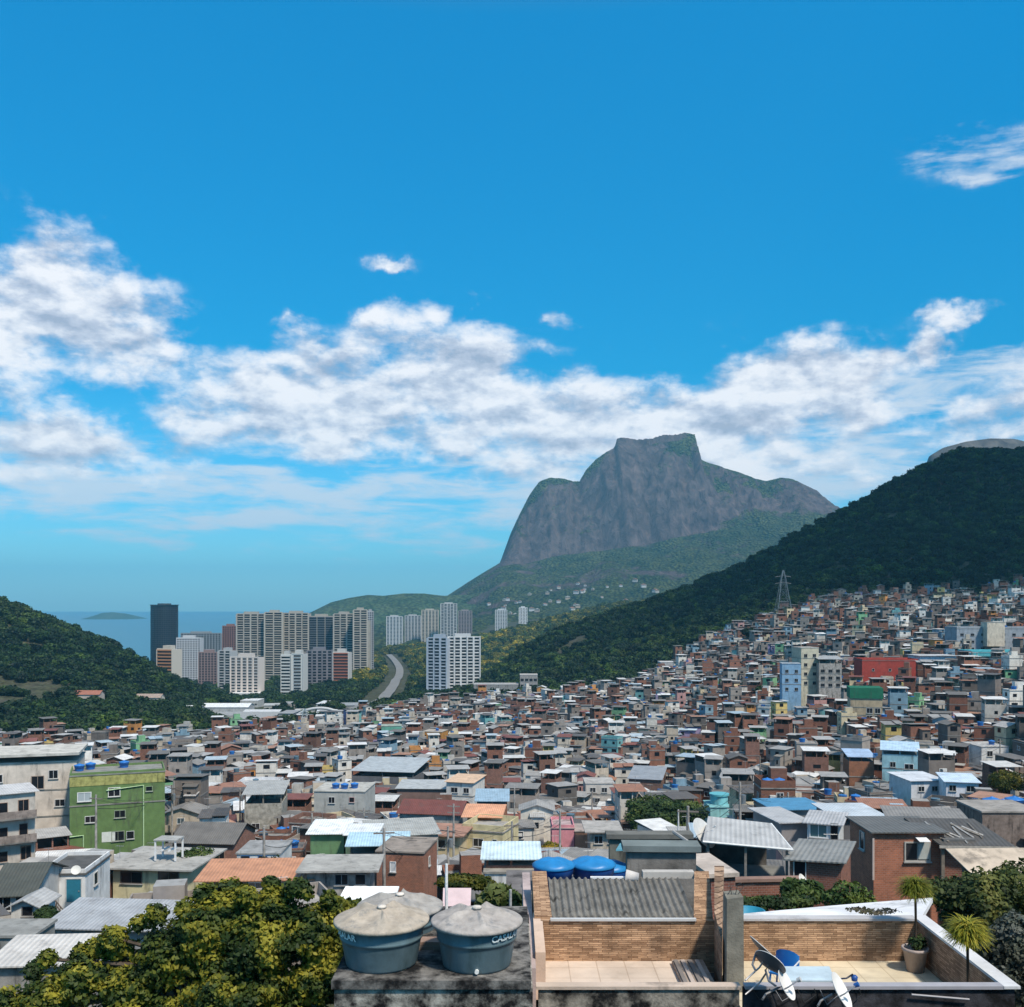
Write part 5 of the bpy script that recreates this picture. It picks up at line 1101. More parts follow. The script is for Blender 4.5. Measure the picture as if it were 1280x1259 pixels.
pole(437, 925, 950, 330, 'thin pole standing before the grey warehouse roof', arms=False)
pole(643, 985, 1040, 165, 'slim pole between the peach roof and the pink house')
pole(848, 1012, 1046, 110, 'thin white pole in front of the round tree', (.6, .6, .6), .1, arms=False)
pole(872, 1026, 1052, 62, 'metal pole carrying a white dish by the open shed', (.3, .3, .3), .05, arms=False)
pole(558, 1080, 1226, 19.6, 'white plastic vent pipe behind the water tanks', (.66, .66, .66), .035, arms=False)
pole(638, 1112, 1215, 20.5, 'thin grey post right of the tank with lettering', (.4, .4, .4), .035, arms=False)
pole(686, 1062, 1096, 34, 'thin steel post in front of the bright blue tanks', (.5, .5, .5), .03, arms=False)
pole(1000, 1054, 1085, 75, 'slim post behind the mossy roofed brick house', (.3, .28, .25), .08, arms=False)
# ------------------------------------------------------------ trees one can tell apart
def tree(name, label, px, py, Y, blobs, nl, leaf, cols, trunk_h=5, trunk_r=.2, seed=1, cat='tree', keep=None, group=None, limbs=4, dens=.55):
    """crown centre at pixel px,py; blobs relative to it in metres"""
    c = W(px, py, Y); zg = ground(c.x, Y); o = empty(name, (c.x, Y, min(zg, c.z-1)), 0, label, cat, group)
    hc = c.z-o.location.z
    V, Q, C = leaf_cloud(nl, blobs, leaf, cols, seed, dens_edge=dens)
    V[:, 2] += hc; cr = link(fastmesh('crown', V, Q, C, M_LEAF), 'crown', o)
    g = random.Random(seed); m = MB(); m.tube([(0, 0, -.6), (g.uniform(-.1, .1), 0, hc*.45), (g.uniform(-.2, .2), g.uniform(-.1, .1), hc)], [trunk_r*1.2, trunk_r, trunk_r*.6], M_BARK, (.09, .07, .055), 8)
    for k in range(limbs):
        b = blobs[g.randrange(len(blobs))]; m.tube([(0, 0, hc*.45), (b[0]*.5, b[1]*.5, hc+b[2]*.5-.2), (b[0], b[1], hc+b[2])], [trunk_r*.6, trunk_r*.4, trunk_r*.2], M_BARK, (.09, .07, .055), 6)
    m.build('trunk', o)
    if keep: KEEP.append((c.x, Y, keep))
    return o
def round_blobs(r, h, seed, n=7):
    g = random.Random(seed); bl = [(0, 0, 0, r*.75, r*.75, h*.8)]
    for k in range(n):
        a = g.random()*6.28; q = r*g.uniform(.35, .62); bl.append((q*math.cos(a), q*math.sin(a), g.uniform(-.35, .35)*h, r*g.uniform(.3, .45), r*g.uniform(.3, .45), h*g.uniform(.35, .55)))
    return bl
MIDG = [(.016, .034, .012), (.028, .056, .018), (.05, .085, .025), (.08, .11, .03)]
# ------------------------------------------------------------ foreground
# clipped terrace of the next house
TZ = 107.36; TOPZ = 108.28; Yb = 22.0; Yf = 18.1
STN = (.40, .26, .165)
terr = empty('terrace_house', (0.6, Yf, 100), 0, 'stone clad roof terraces of the nearest house with black stained front', 'house')
def part(name, fn, sub=None, loc=None):
    m = MB(); fn(m); o = m.build(name, sub if sub is not None else terr)
    o.location = Vector((0, 0, 0))-Vector(terr.location) if sub is None else Vector((0, 0, 0)); return o
xl0 = X(688, Yb)-.15; xl1 = X(893, Yb)     # left terrace
xc = 4.30                                   # old grey column between them
xr1 = X(1148, Yb)
LX0 = X(680, Yf)+.0
part('wall', lambda m: m.box(LX0-.12, xr1+.2, Yf+.01, Yb+3.4, 96, TZ-.25, M_CONC, (.10, .10, .10)))
part('front_wall', lambda m: (m.box(LX0-.1, 4.02, Yf, Yf+.14, 96, TOPZ-.06, M_GRIME, (.34, .31, .27)), m.box(4.10, xr1+.165, Yf+.02, Yf+.14, 96, TOPZ-.06, M_GRIME, (.06, .06, .07))))
fl = part('left_floor', lambda m: m.box(LX0, 3.55, Yf+.14, Yb, TZ-.25, TZ, M_TILE, (.62, .52, .44))); fl.name = 'floor'
part('floor', lambda m: m.box(4.35, xr1, Yf+.14, Yb, TZ-.25, TZ+.002, M_TILE, (.66, .57, .42)))
bw = part('back_wall', lambda m: m.box(X(676, Yb), X(893, Yb), Yb, Yb+.16, TZ-.3, Z(1151, Yb), M_STONE, STN)); bw['label'] = 'stone clad back wall below the corrugated roof'
part('back_wall', lambda m: m.box(4.55, xr1, Yb, Yb+.16, TZ-.3, TOPZ-.05, M_STONE, STN))
part('side_wall', lambda m: m.box(xr1, xr1+.16, Yf+.15, Yb+.16, TZ-.3, TOPZ-.05, M_STONE, (.36, .235, .16)))
part('coping', lambda m: (m.box(4.5, xr1-.05, Yb-.04, Yb+.22, TOPZ-.048, TOPZ, M_PLASTER, (.42, .41, .42)), m.box(xr1-.05, xr1+.24, Yf-.04, Yb+.22, TOPZ-.048, TOPZ+.003, M_PLASTER, (.60, .60, .62))))
part('front_coping', lambda m: (m.box(LX0-.14, 4.04, Yf-.04, Yf+.18, TOPZ-.058, TOPZ-.002, M_PLASTER, (.50, .40, .33)), m.box(4.12, xr1-.052, Yf-.03, Yf+.17, TOPZ-.058, TOPZ-.001, M_PAINT, (.34, .33, .36))))
part('front_kerb', lambda m: m.box(3.40, 4.06, Yf+.2, Yb-.2, TZ, TZ+.10, M_CONC, (.34, .28, .24)))
part('wall_trim', lambda m: m.box(X(688, Yb), X(870, Yb), Yb-.05, Yb+.05, Z(1151, Yb)+.003, Z(1148, Yb), M_PAINT, (.5, .5, .5)))
# clad pillars up to the back
yk = 24.6
pl = part('pillar', lambda m: m.add([(X(665, Yb+.2), Yb+.17, TZ), (X(690, Yb), Yb+.17, TZ), (X(690, Yb), Yb+.17, Z(1148, Yb)), (X(668, Yb+.2), Yb+.17, Z(1148, Yb)),
    (X(665, yk), yk, TZ), (X(683, yk), yk, TZ), (X(683, yk), yk, Z(1089, yk)), (X(665, yk), yk, Z(1089, yk))], [(0, 1, 2, 3), (1, 5, 6, 2), (4, 0, 3, 7), (3, 2, 6, 7), (5, 4, 7, 6)], M_STONE2, STN))
pl['label'] = 'stone clad sloping side wall left of the corrugated roof'
pr = part('pillar', lambda m: m.add([(X(869, Yb), Yb+.17, TZ), (X(893, Yb), Yb+.17, TZ), (X(893, Yb), Yb+.17, Z(1149, Yb)), (X(869, Yb), Yb+.17, Z(1149, Yb)),
    (X(868, yk), yk, TZ), (X(886, yk), yk, TZ), (X(886, yk), yk, Z(1089, yk)), (X(868, yk), yk, Z(1089, yk))], [(0, 1, 2, 3), (1, 5, 6, 2), (4, 0, 3, 7), (3, 2, 6, 7), (5, 4, 7, 6)], M_STONE2, STN))
pr['label'] = 'stone clad sloping side wall right of the corrugated roof'
part('side_wall', lambda m: m.add([(X(893, 21.6), 21.6, TZ-.2), (4.18, 20.4, TZ-.2), (4.18, 20.4, 108.30), (X(893, 21.6), 21.6, 108.55), (X(900, 24), 24, TZ), (X(905, 24), 24, TZ), (X(905, 24), 24, 108.9), (X(893, 24), 24, 108.9)], [(0, 1, 2, 3), (1, 5, 6, 2), (4, 0, 3, 7), (3, 2, 6, 7)], M_STONE, (.30, .21, .15)))
part('pink_ledge', lambda m: (m.box(X(668, 21), X(680, 21), 20.0, 22.6, 107.3, Z(1170, 21), M_PLASTER, (.62, .46, .36)), m.box(X(656, 21), X(668, 21)-.003, 19.5, 26.5, 104, Z(1178, 21), M_PLASTER, (.46, .37, .36))))
# corrugated roof
def corr(m):
    n = 150; x0 = X(690, Yb+.2); x1 = X(869, Yb+.2); ny = 5; vs = []
    for th in (0, -.02):
        for j in range(ny+1):
            t = j/ny; yy = Yb+.2+t*(24.5-Yb-.2); z0 = Z(1147, Yb+.2)*(1-t)+Z(1098, 24.5)*t
            for i in range(n+1):
                xx = x0+(x1-x0)*i/n; vs.append((xx, yy, z0+.034*math.cos(i/n*2*math.pi*21)+(-.012 if j in (2,) else 0)+th))
    fs = []
    for l in (0, 1):
        b = l*(ny+1)*(n+1)
        for j in range(ny):
            for i in range(n):
                a = b+j*(n+1)+i; f = (a, a+1, a+n+2, a+n+1); fs.append(f if l == 0 else f[::-1])
    k = (ny+1)*(n+1)
    for i in range(n): fs.append((k+i, k+i+1, i+1, i))
    m.add(vs, fs, M_CORR, (.17, .165, .155), True)
M_CORR = surf('fibre_cement', .92, .1, stain=.8, staincol=(.03, .03, .028), var=.4, vscale=2.6, bump=.3)
part('corrugated_roof', corr)
part('roof_end_mortar', lambda m: (m.tube([(X(782, 24.5), 24.5, Z(1095, 24.5)), (X(798, 24.5), 24.45, Z(1097, 24.5))], [.16, .12], M_PLASTER, (.5, .47, .45), 8), m.box(X(803, 24.6), X(867, 24.6), 24.5, 24.75, Z(1097, 24.6), Z(1089, 24.6), M_PLASTER, (.48, .45, .42))))
part('roof_batten', lambda m: m.box(X(738, 24.5), X(782, 24.5), 24.45, 24.55, Z(1098, 24.5), Z(1096, 24.5), M_PAINT, (.7, .7, .7)))
# old column
def colm(m):
    m.add([(4.22, 20.2, 104), (4.60, 20.2, 104), (4.60, 20.65, 104), (4.22, 20.65, 104), (4.24, 20.2, Z(1124, 20.2)), (4.57, 20.22, Z(1122, 20.2)), (4.56, 20.62, Z(1120, 20.2)), (4.25, 20.6, Z(1121, 20.2))], [(0, 1, 5, 4), (1, 2, 6, 5), (2, 3, 7, 6), (3, 0, 4, 7), (4, 5, 6, 7)], M_CONC, (.21, .20, .17))
part('column', colm)
def rods(m):
    for k, (a, b) in enumerate([(4.3, .25), (4.38, -.1), (4.5, .3), (4.45, .1)]):
        m.tube([(a, 20.4, Z(1122, 20.2)), (a+b*.4, 20.4, Z(1122, 20.2)+.18), (a+b, 20.3, Z(1122, 20.2)+.14+.04*k)], .008, M_METAL, (.15, .12, .1), 5)
part('reinforcing_rods', rods)
def grooved(m):
    for k in range(4): m.box(3.42+k*.15, 3.5+k*.15, Yf+.3, Yb-.3, TZ+.1, TZ+.14, M_PLASTER, (.45, .38, .34) if k % 2 else (.2, .18, .17))
part('drain_grooves', grooved)

# white roof behind the right terrace
o = empty('white_roof', (6, 25, 107), 0, 'bright white painted flat roof behind the right terrace', 'roof'); m = MB()
m.slab([(X(928, 23)-6, 23-25, Z(1151, 23)-107), (X(1150, 22.4)-6, 22.4-25, Z(1150, 22.4)-107), (X(1166, 25)-6, 0, Z(1122, 25)-107), (X(1040, 25.5)-6, .5, Z(1132, 25.5)-107), (X(930, 25)-6, 0, Z(1142, 25)-107)], .12, M_FLATROOF, (.74, .74, .76)); m.build('roof_slab', o)
m = MB(); m.box(-1.2, 4.4, -1.5, -.4, -7, -.2, M_CONC, (.2, .2, .2)); m.build('support', o)
# debris on it
for i, (px, py) in enumerate([(1075, 1141), (1090, 1144), (1108, 1142)]):
    m = MB(); c = W(px, py, 22.9+.1*i); g_ = random.Random(i)
    m.tube([(-.3, 0, 0), (-.1, .06, .03), (.1, -.03, .01), (.3, .05, .02)], [.006, .01, .008, .004], M_WOOD, (.10, .09, .085), 5)
    V, Q, C = leaf_cloud(110, [(0, 0, .02, .34, .22, .03)], .035, [(.03, .03, .025), (.10, .085, .06), (.06, .07, .04)], i+3)
    for q_ in range(len(Q)): m.add([tuple(v) for v in V[Q[q_]]], [(0, 1, 2, 3)], M_LEAF, tuple(C[q_]))
    oo = m.build('fallen_branch'); oo.location = c+Vector((0, 0, .04)); tag(oo, 'dark dead leafy twig lying on the bright white roof', 'twig', 'dead twigs on the white roof')
o = empty('wall_unit', (X(935, 26), 26, 106), 0, 'blue plastic tub behind the grey column', 'tub'); m = MB(); m.lathe([(.001, 0), (.35, 0), (.42, .55), (.44, .58), (.40, .58), (.34, .1), (.001, .08)], M_PLASTIC, (.02, .22, .36), 20); m.build('tub', o); o.location.z = Z(1142, 26)-.5; o.name = 'plastic_tub'

# potted and planted feathery trees
def feather(label, px, py, Y, r, zbase, seed, pot=False, n=1700):
    c = W(px, py, Y); o = empty('potted_palm' if pot else 'feathery_palm', (c.x, Y, zbase), 0, label, 'plant')
    g = np.random.default_rng(seed); k = n; a = g.random(k)*6.28; e = g.uniform(-.4, .9, k); ln = r*g.uniform(.35, 1.1, k)
    d = np.stack([np.cos(a)*np.cos(e), np.sin(a)*np.cos(e), np.sin(e)*.55+.12], 1); st = np.stack([g.normal(size=k)*.05, g.normal(size=k)*.05, g.uniform(-.12, .12, k)], 1)
    segs = 4; wv = .013; side = np.cross(d, [0, 0, 1.0]); side /= np.linalg.norm(side, axis=1)[:, None]; pts = []
    for j in range(segs+1):
        t = j/segs; p = st+d*(ln*t)[:, None]; p[:, 2] -= .36*r*t**2.2*(1.0-.3*np.sin(e)); ww = wv*(1-t*.8); pts += [p-side*ww, p+side*ww]
    V = np.stack(pts, 1).reshape(-1, 3); b = np.arange(k)[:, None]*(2*(segs+1)); Q = np.concatenate([b+np.array([2*j, 2*j+1, 2*j+3, 2*j+2]) for j in range(segs)], 0)
    cc = np.array([(.20, .20, .015), (.36, .32, .03), (.50, .40, .05), (.24, .25, .03)])[g.integers(0, 4, k)]; C = np.tile(cc, (segs, 1)); V[:, 2] += c.z-zbase
    link(fastmesh('crown', V, Q, C, M_LEAF), 'crown', o); m = MB(); hh = c.z-zbase; m.tube([(0, 0, .25 if pot else 0), (.015, 0, hh*.5), (0, 0, hh+.03)], [.032, .026, .028], M_BARK, (.055, .042, .032), 8); m.build('trunk', o)
    if pot:
        m = MB(); m.lathe([(.001, 0), (.17, 0), (.245, .44), (.275, .44), (.275, .5), (.235, .5), (.22, .42), (.001, .42)], M_PLASTER, (.36, .30, .28), 28); m.build('pot', o)
        V, Q, C = leaf_cloud(500, [(0.05, 0, .6, .2, .16, .16)], .035, MIDG, 5); link(fastmesh('undergrowth', V, Q, C, M_LEAF), 'undergrowth', o)
    return o
feather('golden feathery plant with a tall stem in a grey ribbed pot', 1144, 1108, 21.4, .41, TZ, 3, True)
feather('golden feathery plant standing before the terrace side wall coping', 1209, 1162, 18.9, .43, 107.2, 4, False, 2300)

# satellite dishes
def dish(label, px, py, Y, r, rot, col, arm=True, lnb=None, name='satellite_dish', group=None, back=False):
    c = W(px, py, Y); o = empty(name, c, 0, label, 'satellite dish', group); o.rotation_euler = Vector(rot).to_track_quat('Z', 'Y').to_euler()
    m = MB(); prof = [(.001, 0)]+[(r*k/8, .22*r*(k/8)**2) for k in range(1, 9)]; m.lathe(prof, M_PAINT, col, 32); m.lathe([(p[0], p[1]-.012) for p in prof][::-1], M_PAINT, tuple(x_*.55 for x_ in col) if back else col, 32); m.lathe([(r, .22*r), (r*1.02, .22*r-.004), (r, .22*r-.012)], M_PAINT, (.6, .6, .6), 32); m.build('reflector', o)
    if arm:
        m = MB(); m.tube([(-r*.95, 0, .1*r), (-r*.8, 0, r*.5), (-.05*r, 0, r*1.05)], .013, M_METAL, (.3, .3, .32), 6); m.build('arm', o)
        m = MB(); m.cyl(-.05*r, 0, r*.95, r*1.2, .035, .045, M_PLASTIC, lnb or (.5, .5, .5), 12); m.build('receiver', o)
    m = MB(); m.tube([(0, 0, -.01), (0, 0, -.12), (-.18, .02, -.3), (-.34, 0, -.34)], .02, M_METAL, (.3, .3, .31), 8); m.build('mount', o)
    return o
dish('dark satellite dish seen from behind left of the blue chair', 961, 1206, 17.75, .29, (.60, .50, .62), (.085, .085, .10), arm=False)
dish('dark dish edge-on leaning highest against the grey column', 950, 1186, 18.0, .26, (.66, .12, .72), (.20, .16, .14), arm=False)
dish('white satellite dish tilted below the dark ones', 980, 1232, 17.6, .27, (.80, -.38, .50), (.72, .70, .68))
dish('white satellite dish hanging from the black wall on the right', 1048, 1240, 17.6, .32, (.78, -.36, .50), (.76, .75, .73), lnb=(.02, .10, .35))
dish('large pale dish on the steel pole left of the open shed', 877, 1043, 61, .95, (.66, -.5, .55), (.55, .55, .54))
dish('small pale dish on the white teal-doored house roof', 95, 1088, 92, .42, (.2, -.8, .55), (.62, .6, .56), arm=False)
dish('small white dish on the left of the mossy brick house', 1003, 1103, 50, .40, (.7, -.45, .5), (.7, .68, .64), arm=False)
m = MB(); c0 = W(1043, 1226, 18.2); m.tube([W(1043, 1224, 18.2), W(1058, 1223, 18.25), W(1066, 1218, 18.3)], .016, M_PLASTIC, (.015, .02, .05), 8); m.lathe([(.001, 0), (.05, 0), (.06, .07), (.03, .1), (.001, .1)], M_PLASTIC, (.02, .08, .3), 14, cx=W(1068, 1222, 18.3).x, cy=18.3)
k = len(m.v)
for i in range(k): 
    if abs(m.v[i][2]) < 1: m.v[i] = (m.v[i][0], m.v[i][1], m.v[i][2]+W(0, 1226, 18.3).z)
tag(m.build('receiver_arm'), 'dark blue curved receiver arm above the right white dish', 'receiver arm')
for (a, b, lab) in (((931, 1226), (958, 1196), 'thin grey strut of the dark dish, upper'), ((932, 1243), (958, 1216), 'pale grey strut below the dark dish')):
    m = MB(); p0 = W(*a, 17.9); p1 = W(*b, 17.8); m.tube([p0, p0.lerp(p1, .6)+Vector((.03, 0, -.02)), p1], .016, M_METAL, (.42, .42, .44), 8); tag(m.build('dish_strut'), lab, 'strut')
# blue chair
o = empty('plastic_chair', (X(980, 20.2), 20.2, TZ), R(-35), 'bright blue plastic chair back behind the dark dish', 'chair')
m = MB(); n = 10; vs = []
for j in range(5):
    t = j/4
    for i in range(n+1):
        a = math.pi*(i/n)-math.pi/2; vs.append((.24*math.sin(a), .2-.09*(1-math.cos(a))*-1-.09, .42+.40*t*(1-.25*(abs(math.sin(a))**3))))
m.add(vs, [(j*(n+1)+i, j*(n+1)+i+1, (j+1)*(n+1)+i+1, (j+1)*(n+1)+i) for j in range(4) for i in range(n)], M_PLASTIC, (.01, .16, .50), True); m.build('backrest', o)
m = MB(); m.box(-.23, .23, -.22, .22, .40, .435, M_PLASTIC, (.01, .15, .46)); m.build('seat', o)
for sx in (-1, 1):
    for sy in (-1, 1): m = MB(); m.tube([(sx*.2, sy*.19, .4), (sx*.24, sy*.23, 0)], .02, M_PLASTIC, (.01, .14, .42), 6); m.build('leg', o)
    m = MB(); m.tube([(sx*.24, .2, .62), (sx*.26, -.05, .62), (sx*.25, -.2, .60), (sx*.23, -.21, .42)], .016, M_PAINT, (.55, .55, .56), 6); m.build('armrest', o)
# pale glass like sheet leaning between dishes
o = empty('plastic_table', (X(1000, 19.5), 19.5, TZ), 0, 'pale bluish white plastic table behind the white dishes', 'table'); m = MB()
m.slab([(-.42, -.55, .70), (.50, -.55, .70), (.62, .2, .70), (-.30, .2, .70)], .03, M_PLASTIC, (.50, .60, .66)); m.build('tabletop', o)
for x_, y_ in ((-.35, -.48), (.44, -.48), (.52, .12), (-.22, .12)): m = MB(); m.cyl(x_, y_, 0, .67, .025, .025, M_PLASTIC, (.5, .55, .6), 8); m.build('leg', o)
# hanging cables on the black wall
m = MB()
for k in range(5):
    xa = X(940+k*28, Yf); m.tube([(xa, Yf-.03, TOPZ-.05), (xa+.12, Yf-.06, TOPZ-.22-.03*k), (xa+.33, Yf-.05, TOPZ-.14), (xa+.3, Yf-.03, TOPZ-.04)], .008, M_PLASTIC, (.28, .28, .3) if k % 2 else (.03, .03, .03), 5)
tag(m.build('hanging_cables'), 'loose grey and black cables hanging on the black front wall', 'cables')
m = MB(); m.tube([(X(1138, Yf), Yf-.05, Z(1242, Yf)), (X(1210, Yf), Yf-.05, Z(1248, Yf))], .018, M_PAINT, (.35, .34, .36), 6); tag(m.build('wall_pipe'), 'grey pipe fixed across the black wall on the right', 'pipe')

# tank roof and the three water tanks
slab = empty('tank_roof', (-1.3, 16.35, 100), 0, 'black stained concrete roof carrying three blue-grey water tanks', 'roof')
def sp(name, fn):
    m = MB(); fn(m); o = m.build(name, slab); o.location = -Vector(slab.location); return o
SZ = Z(1226, 16.35)
sp('roof_slab', lambda m: m.box(X(414, 16.35), X(664, 16.35), 16.35, 20.4, SZ-.14, SZ, M_GRIME, (.22, .21, .20)))
sp('wall', lambda m: m.box(X(417, 16.35), X(666, 16.35)+.0, 16.40, 20.35, 96, SZ-.143, M_GRIME, (.42, .40, .36)))
sp('brick_kerb', lambda m: m.box(X(520, 18), X(556, 18), 17.8, 18.1, SZ+.002, SZ+.14, M_BRICK, (.28, .20, .17)))
def text_on(parent, s, rad, zc, ang, size, col):
    cu_ = bpy.data.curves.new('lettering', 'FONT'); cu_.body = s; cu_.size = size; cu_.align_x = 'CENTER'; cu_.align_y = 'CENTER'; cu_.offset = .004; cu_.extrude = 0
    tmp = bpy.data.objects.new('lettering', cu_); COL.objects.link(tmp); dg = bpy.context.evaluated_depsgraph_get(); me = bpy.data.meshes.new_from_object(tmp.evaluated_get(dg)); bpy.data.objects.remove(tmp)
    import bmesh as _b; bm = _b.new(); bm.from_mesh(me); _b.ops.triangulate(bm, faces=bm.faces)
    for k in range(2): _b.ops.subdivide_edges(bm, edges=[e for e in bm.edges if e.calc_length() > .04], cuts=1, use_grid_fill=False); _b.ops.triangulate(bm, faces=bm.faces)
    for v in bm.verts:
        a = ang+v.co.x/rad; zz = zc+v.co.y; rr = rad+.016+(v.co.y)*.16; v.co = Vector((math.cos(a)*rr, math.sin(a)*rr, zz))
    bm.to_mesh(me); bm.free(); me.materials.clear(); me.materials.append(M_PAINT)
    at = me.attributes.new('Col', 'FLOAT_COLOR', 'FACE'); at.data.foreach_set('color', np.tile(np.array([*col, 1], np.float32), len(me.polygons)))
    return link(me, 'lettering', parent)
def big_tank(label, px, Y, r, h, rot, txt, tang, lidc, z=None):
    z0 = SZ+.002 if z is None else z; o = empty('water_tank', (X(px, Y), Y, z0), rot, label, 'water tank'); c = (.10, .155, .18)
    b = MB(); prof = [(.001, 0), (r*.74, 0), (r*.76, .04), (r*.84, h*.52), (r*.865, h*.60), (r*.885, h*.61), (r*.885, h*.66), (r*.875, h*.67), (r*.94, h-.05), (r*.955, h)]
    b.lathe(prof, M_TANK, c, 64)
    for k in range(4):
        a = k*math.pi/2+.3; b.add([], [], M_TANK, c)
    b.build('tank_body', o)
    def wob(rr, zz, a, j):
        f = max(0, min(1, 1-abs(rr/r-.52)/.46)); rib = math.cos(a*5+.4)*.024+(.075*max(0, math.cos(a*5+.4))**12)
        return rr, zz+f*rib
    l = MB(); R1 = r*1.0; n = 14; prof = [(R1-.01, h-.06), (R1+.012, h-.055), (R1+.015, h-.01), (R1-.01, h+.008)]+[(R1*(1-k/n)*.97, h+.008+.17*(k/n)**.85) for k in range(1, n)]+[(.001, h+.185)]
    l.lathe(prof, M_LID, lidc, 96, wob=wob); l.build('lid', o)
    if txt: text_on(o, txt, r*.905, h*.80, tang, .145, (.75, .80, .80))
    m = MB(); m.lathe([(.001, h+.18), (.085, h+.18), (.07, h+.215), (.001, h+.222)], M_LID, (.62, .56, .5), 20); m.build('lid_cap', o)
    return o
M_TANK = surf('tank_blue_plastic', .45, .4, var=.3, vscale=2.0, stain=.65, staincol=(.04, .07, .075), bump=.12)
M_LID = surf('dusty_lid', .85, .15, var=.3, vscale=4.5, stain=.6, staincol=(.11, .13, .15), bump=.5)
a_ = math.pi/2
big_tank('water tank with a dusty brown lid, left front one of three', 477, 17.2, .785, .74, 0, 'CASALAR', R(-143), (.40, .345, .285))
t2 = big_tank('water tank with clear white lettering on its right side', 596, 17.15, .755, .74, 0, 'CASALAR', R(-42), (.36, .33, .31))
m = MB(); m.cyl(0, 0, 0, .06, .035, .035, M_PAINT, (.7, .7, .68), 14); oo = m.build('outlet_cap', t2); oo.rotation_euler = (R(90), 0, 0); oo.location = (.02, -.57, .07)
big_tank('water tank half hidden behind the other two', 500, 19.1, .79, .74, R(20), None, 0, (.34, .32, .30), Z(1124, 19.1)-.84)
m = MB(); m.box(-.8, .8, -.7, .7, -6, 0, M_CONC, (.2, .19, .18)); q = m.build('tank_plinth'); q.location = (X(500, 19.1), 19.1, Z(1124, 19.1)-.842); tag(q, 'low concrete plinth under the half hidden tank', 'plinth')
# pink sheet behind the tanks and a bright white sheet roof
m = MB(); m.slab([(X(553, 24), 24, Z(1138, 24)), (X(588, 24), 24, Z(1138, 24)), (X(589, 24.8), 24.8, Z(1110, 24.8)), (X(554, 24.8), 24.8, Z(1110, 24.8))], .04, M_PAINT, (.60, .46, .47)); tag(m.build('pink_panel'), 'pale pink panel leaning up behind the lettered tank', 'panel')
o = empty('white_sheet_roof', W(445, 1120, 30), 0, 'small bright white sheet roof behind the left tank', 'roof'); m = MB(); m.slab([(-.6, -.4, -.25), (1.1, -.4, -.25), (1.2, .6, .12), (-.4, .6, .12)], .05, M_SHEET, (.8, .82, .82)); m.build('sheet', o); m = MB(); m.box(-.4, 1.0, -.2, .4, -5, -.25, M_CONC, (.2, .2, .2)); m.build('wall', o)

# bright blue tanks above the corrugated roof, concrete box beside them
def blue_tank(label, px, Y, r, h, ztop):
    o = empty('water_tank', (X(px, Y), Y, ztop-h-.18), 0, label, 'water tank'); b = MB(); b.lathe([(.001, 0), (r*.8, 0), (r*.88, h*.6), (r*.92, h*.62), (r*.96, h)], M_PLASTIC, (.01, .09, .36), 40); b.build('tank_body', o)
    l = MB(); l.lathe([(r*1.0, h-.06), (r*1.02, h), (r*.85, h+.08), (r*.5, h+.15), (r*.15, h+.18), (.001, h+.185)], M_PLASTIC, (.02, .20, .48), 48, wob=lambda rr, zz, a, j: (rr, zz+.015*math.cos(6*a)*(1 if 1 < j < 4 else 0))); l.build('lid', o); return o
zt = Z(1073, 31)
blue_tank('bright blue water tank, left one above the corrugated roof', 692, 31, .64, .70, zt); blue_tank('bright blue water tank, right one above the corrugated roof', 741, 31.5, .70, .75, Z(1072, 31.5))
blue_tank('darker blue water tank behind the right bright blue one', 762, 32.6, .6, .75, Z(1070, 32.6)-.15)
o = empty('tank_deck', (X(722, 31.5), 31.5, zt-.95), 0, 'concrete deck under the bright blue tanks', 'deck'); m = MB(); m.box(-2.2, 1.6, -1.0, 1.8, -7, 0, M_CONC, (.16, .15, .15)); m.build('deck', o)
m = MB(); m.tube([(-1.3, -.95, .35), (0, -.97, .42), (1.35, -.95, .42)], .02, M_PAINT, (.5, .5, .5), 6); m.build('rail', o)
for x_ in (-1.3, 1.35): m = MB(); m.tube([(x_, -.95, 0), (x_, -.95, .42)], .02, M_PAINT, (.5, .5, .5), 6); m.build('rail_post', o)
H('wall_box', 'stained concrete cistern with a brick patch above the corrugated roof', 784, 870, 1064, 1092, 28, .5, (.20, .185, .17), M_CONC, top='flat', rc=(.17, .2, .2), base=6, ov=.1, cat='cistern', rot=-2)
H('wall_box', 'long dark stained parapet behind the concrete cistern', 762, 862, 1048, 1062, 36, .4, (.15, .15, .13), M_CONC, top='flat', rc=(.15, .15, .14), base=8, cat='wall')
m = MB(); m.slab([(X(770, 32), 32, Z(1062, 32)), (X(862, 32), 32.2, Z(1060, 32)), (X(858, 34), 34, Z(1053, 34)), (X(775, 34), 34, Z(1054, 34))], .05, M_PLASTIC, (.12, .34, .42)); tag(m.build('teal_cover'), 'teal plastic cover lying behind the concrete cistern', 'cover')
m = MB(); m.tube([W(842, 1040, 30), W(868, 1058, 28.6)], .05, M_WOOD, (.35, .34, .33), 6); tag(m.build('leaning_board'), 'pale board leaning behind the cistern', 'board')
H('wall_box', 'flat sandy ledge right of the corrugated roof pillar', 888, 920, 1096, 1104, 40, 3, (.24, .10, .08), M_BRICK, top='flat', rc=(.50, .43, .38), rot=10, cat='ledge')

# ladder on the white house at left
o = empty('ladder', W(84, 1128, 92), 0, 'dark wooden ladder leaning across the white house front', 'ladder')
for s_ in (-.18, .18): m = MB(); m.tube([(-2.8, .2, 1.9+s_), (0.2, -.8, -.9+s_)], .06, M_WOOD, (.10, .08, .07), 5); m.build('rail', o)
for k in range(8): m = MB(); t = (k+.5)/8; m.tube([(-2.8+3*t, .2-t, 1.72-2.8*t), (-2.8+3*t, .2-t, 2.08-2.8*t)], .035, M_WOOD, (.10, .08, .07), 4); m.build('rung', o)

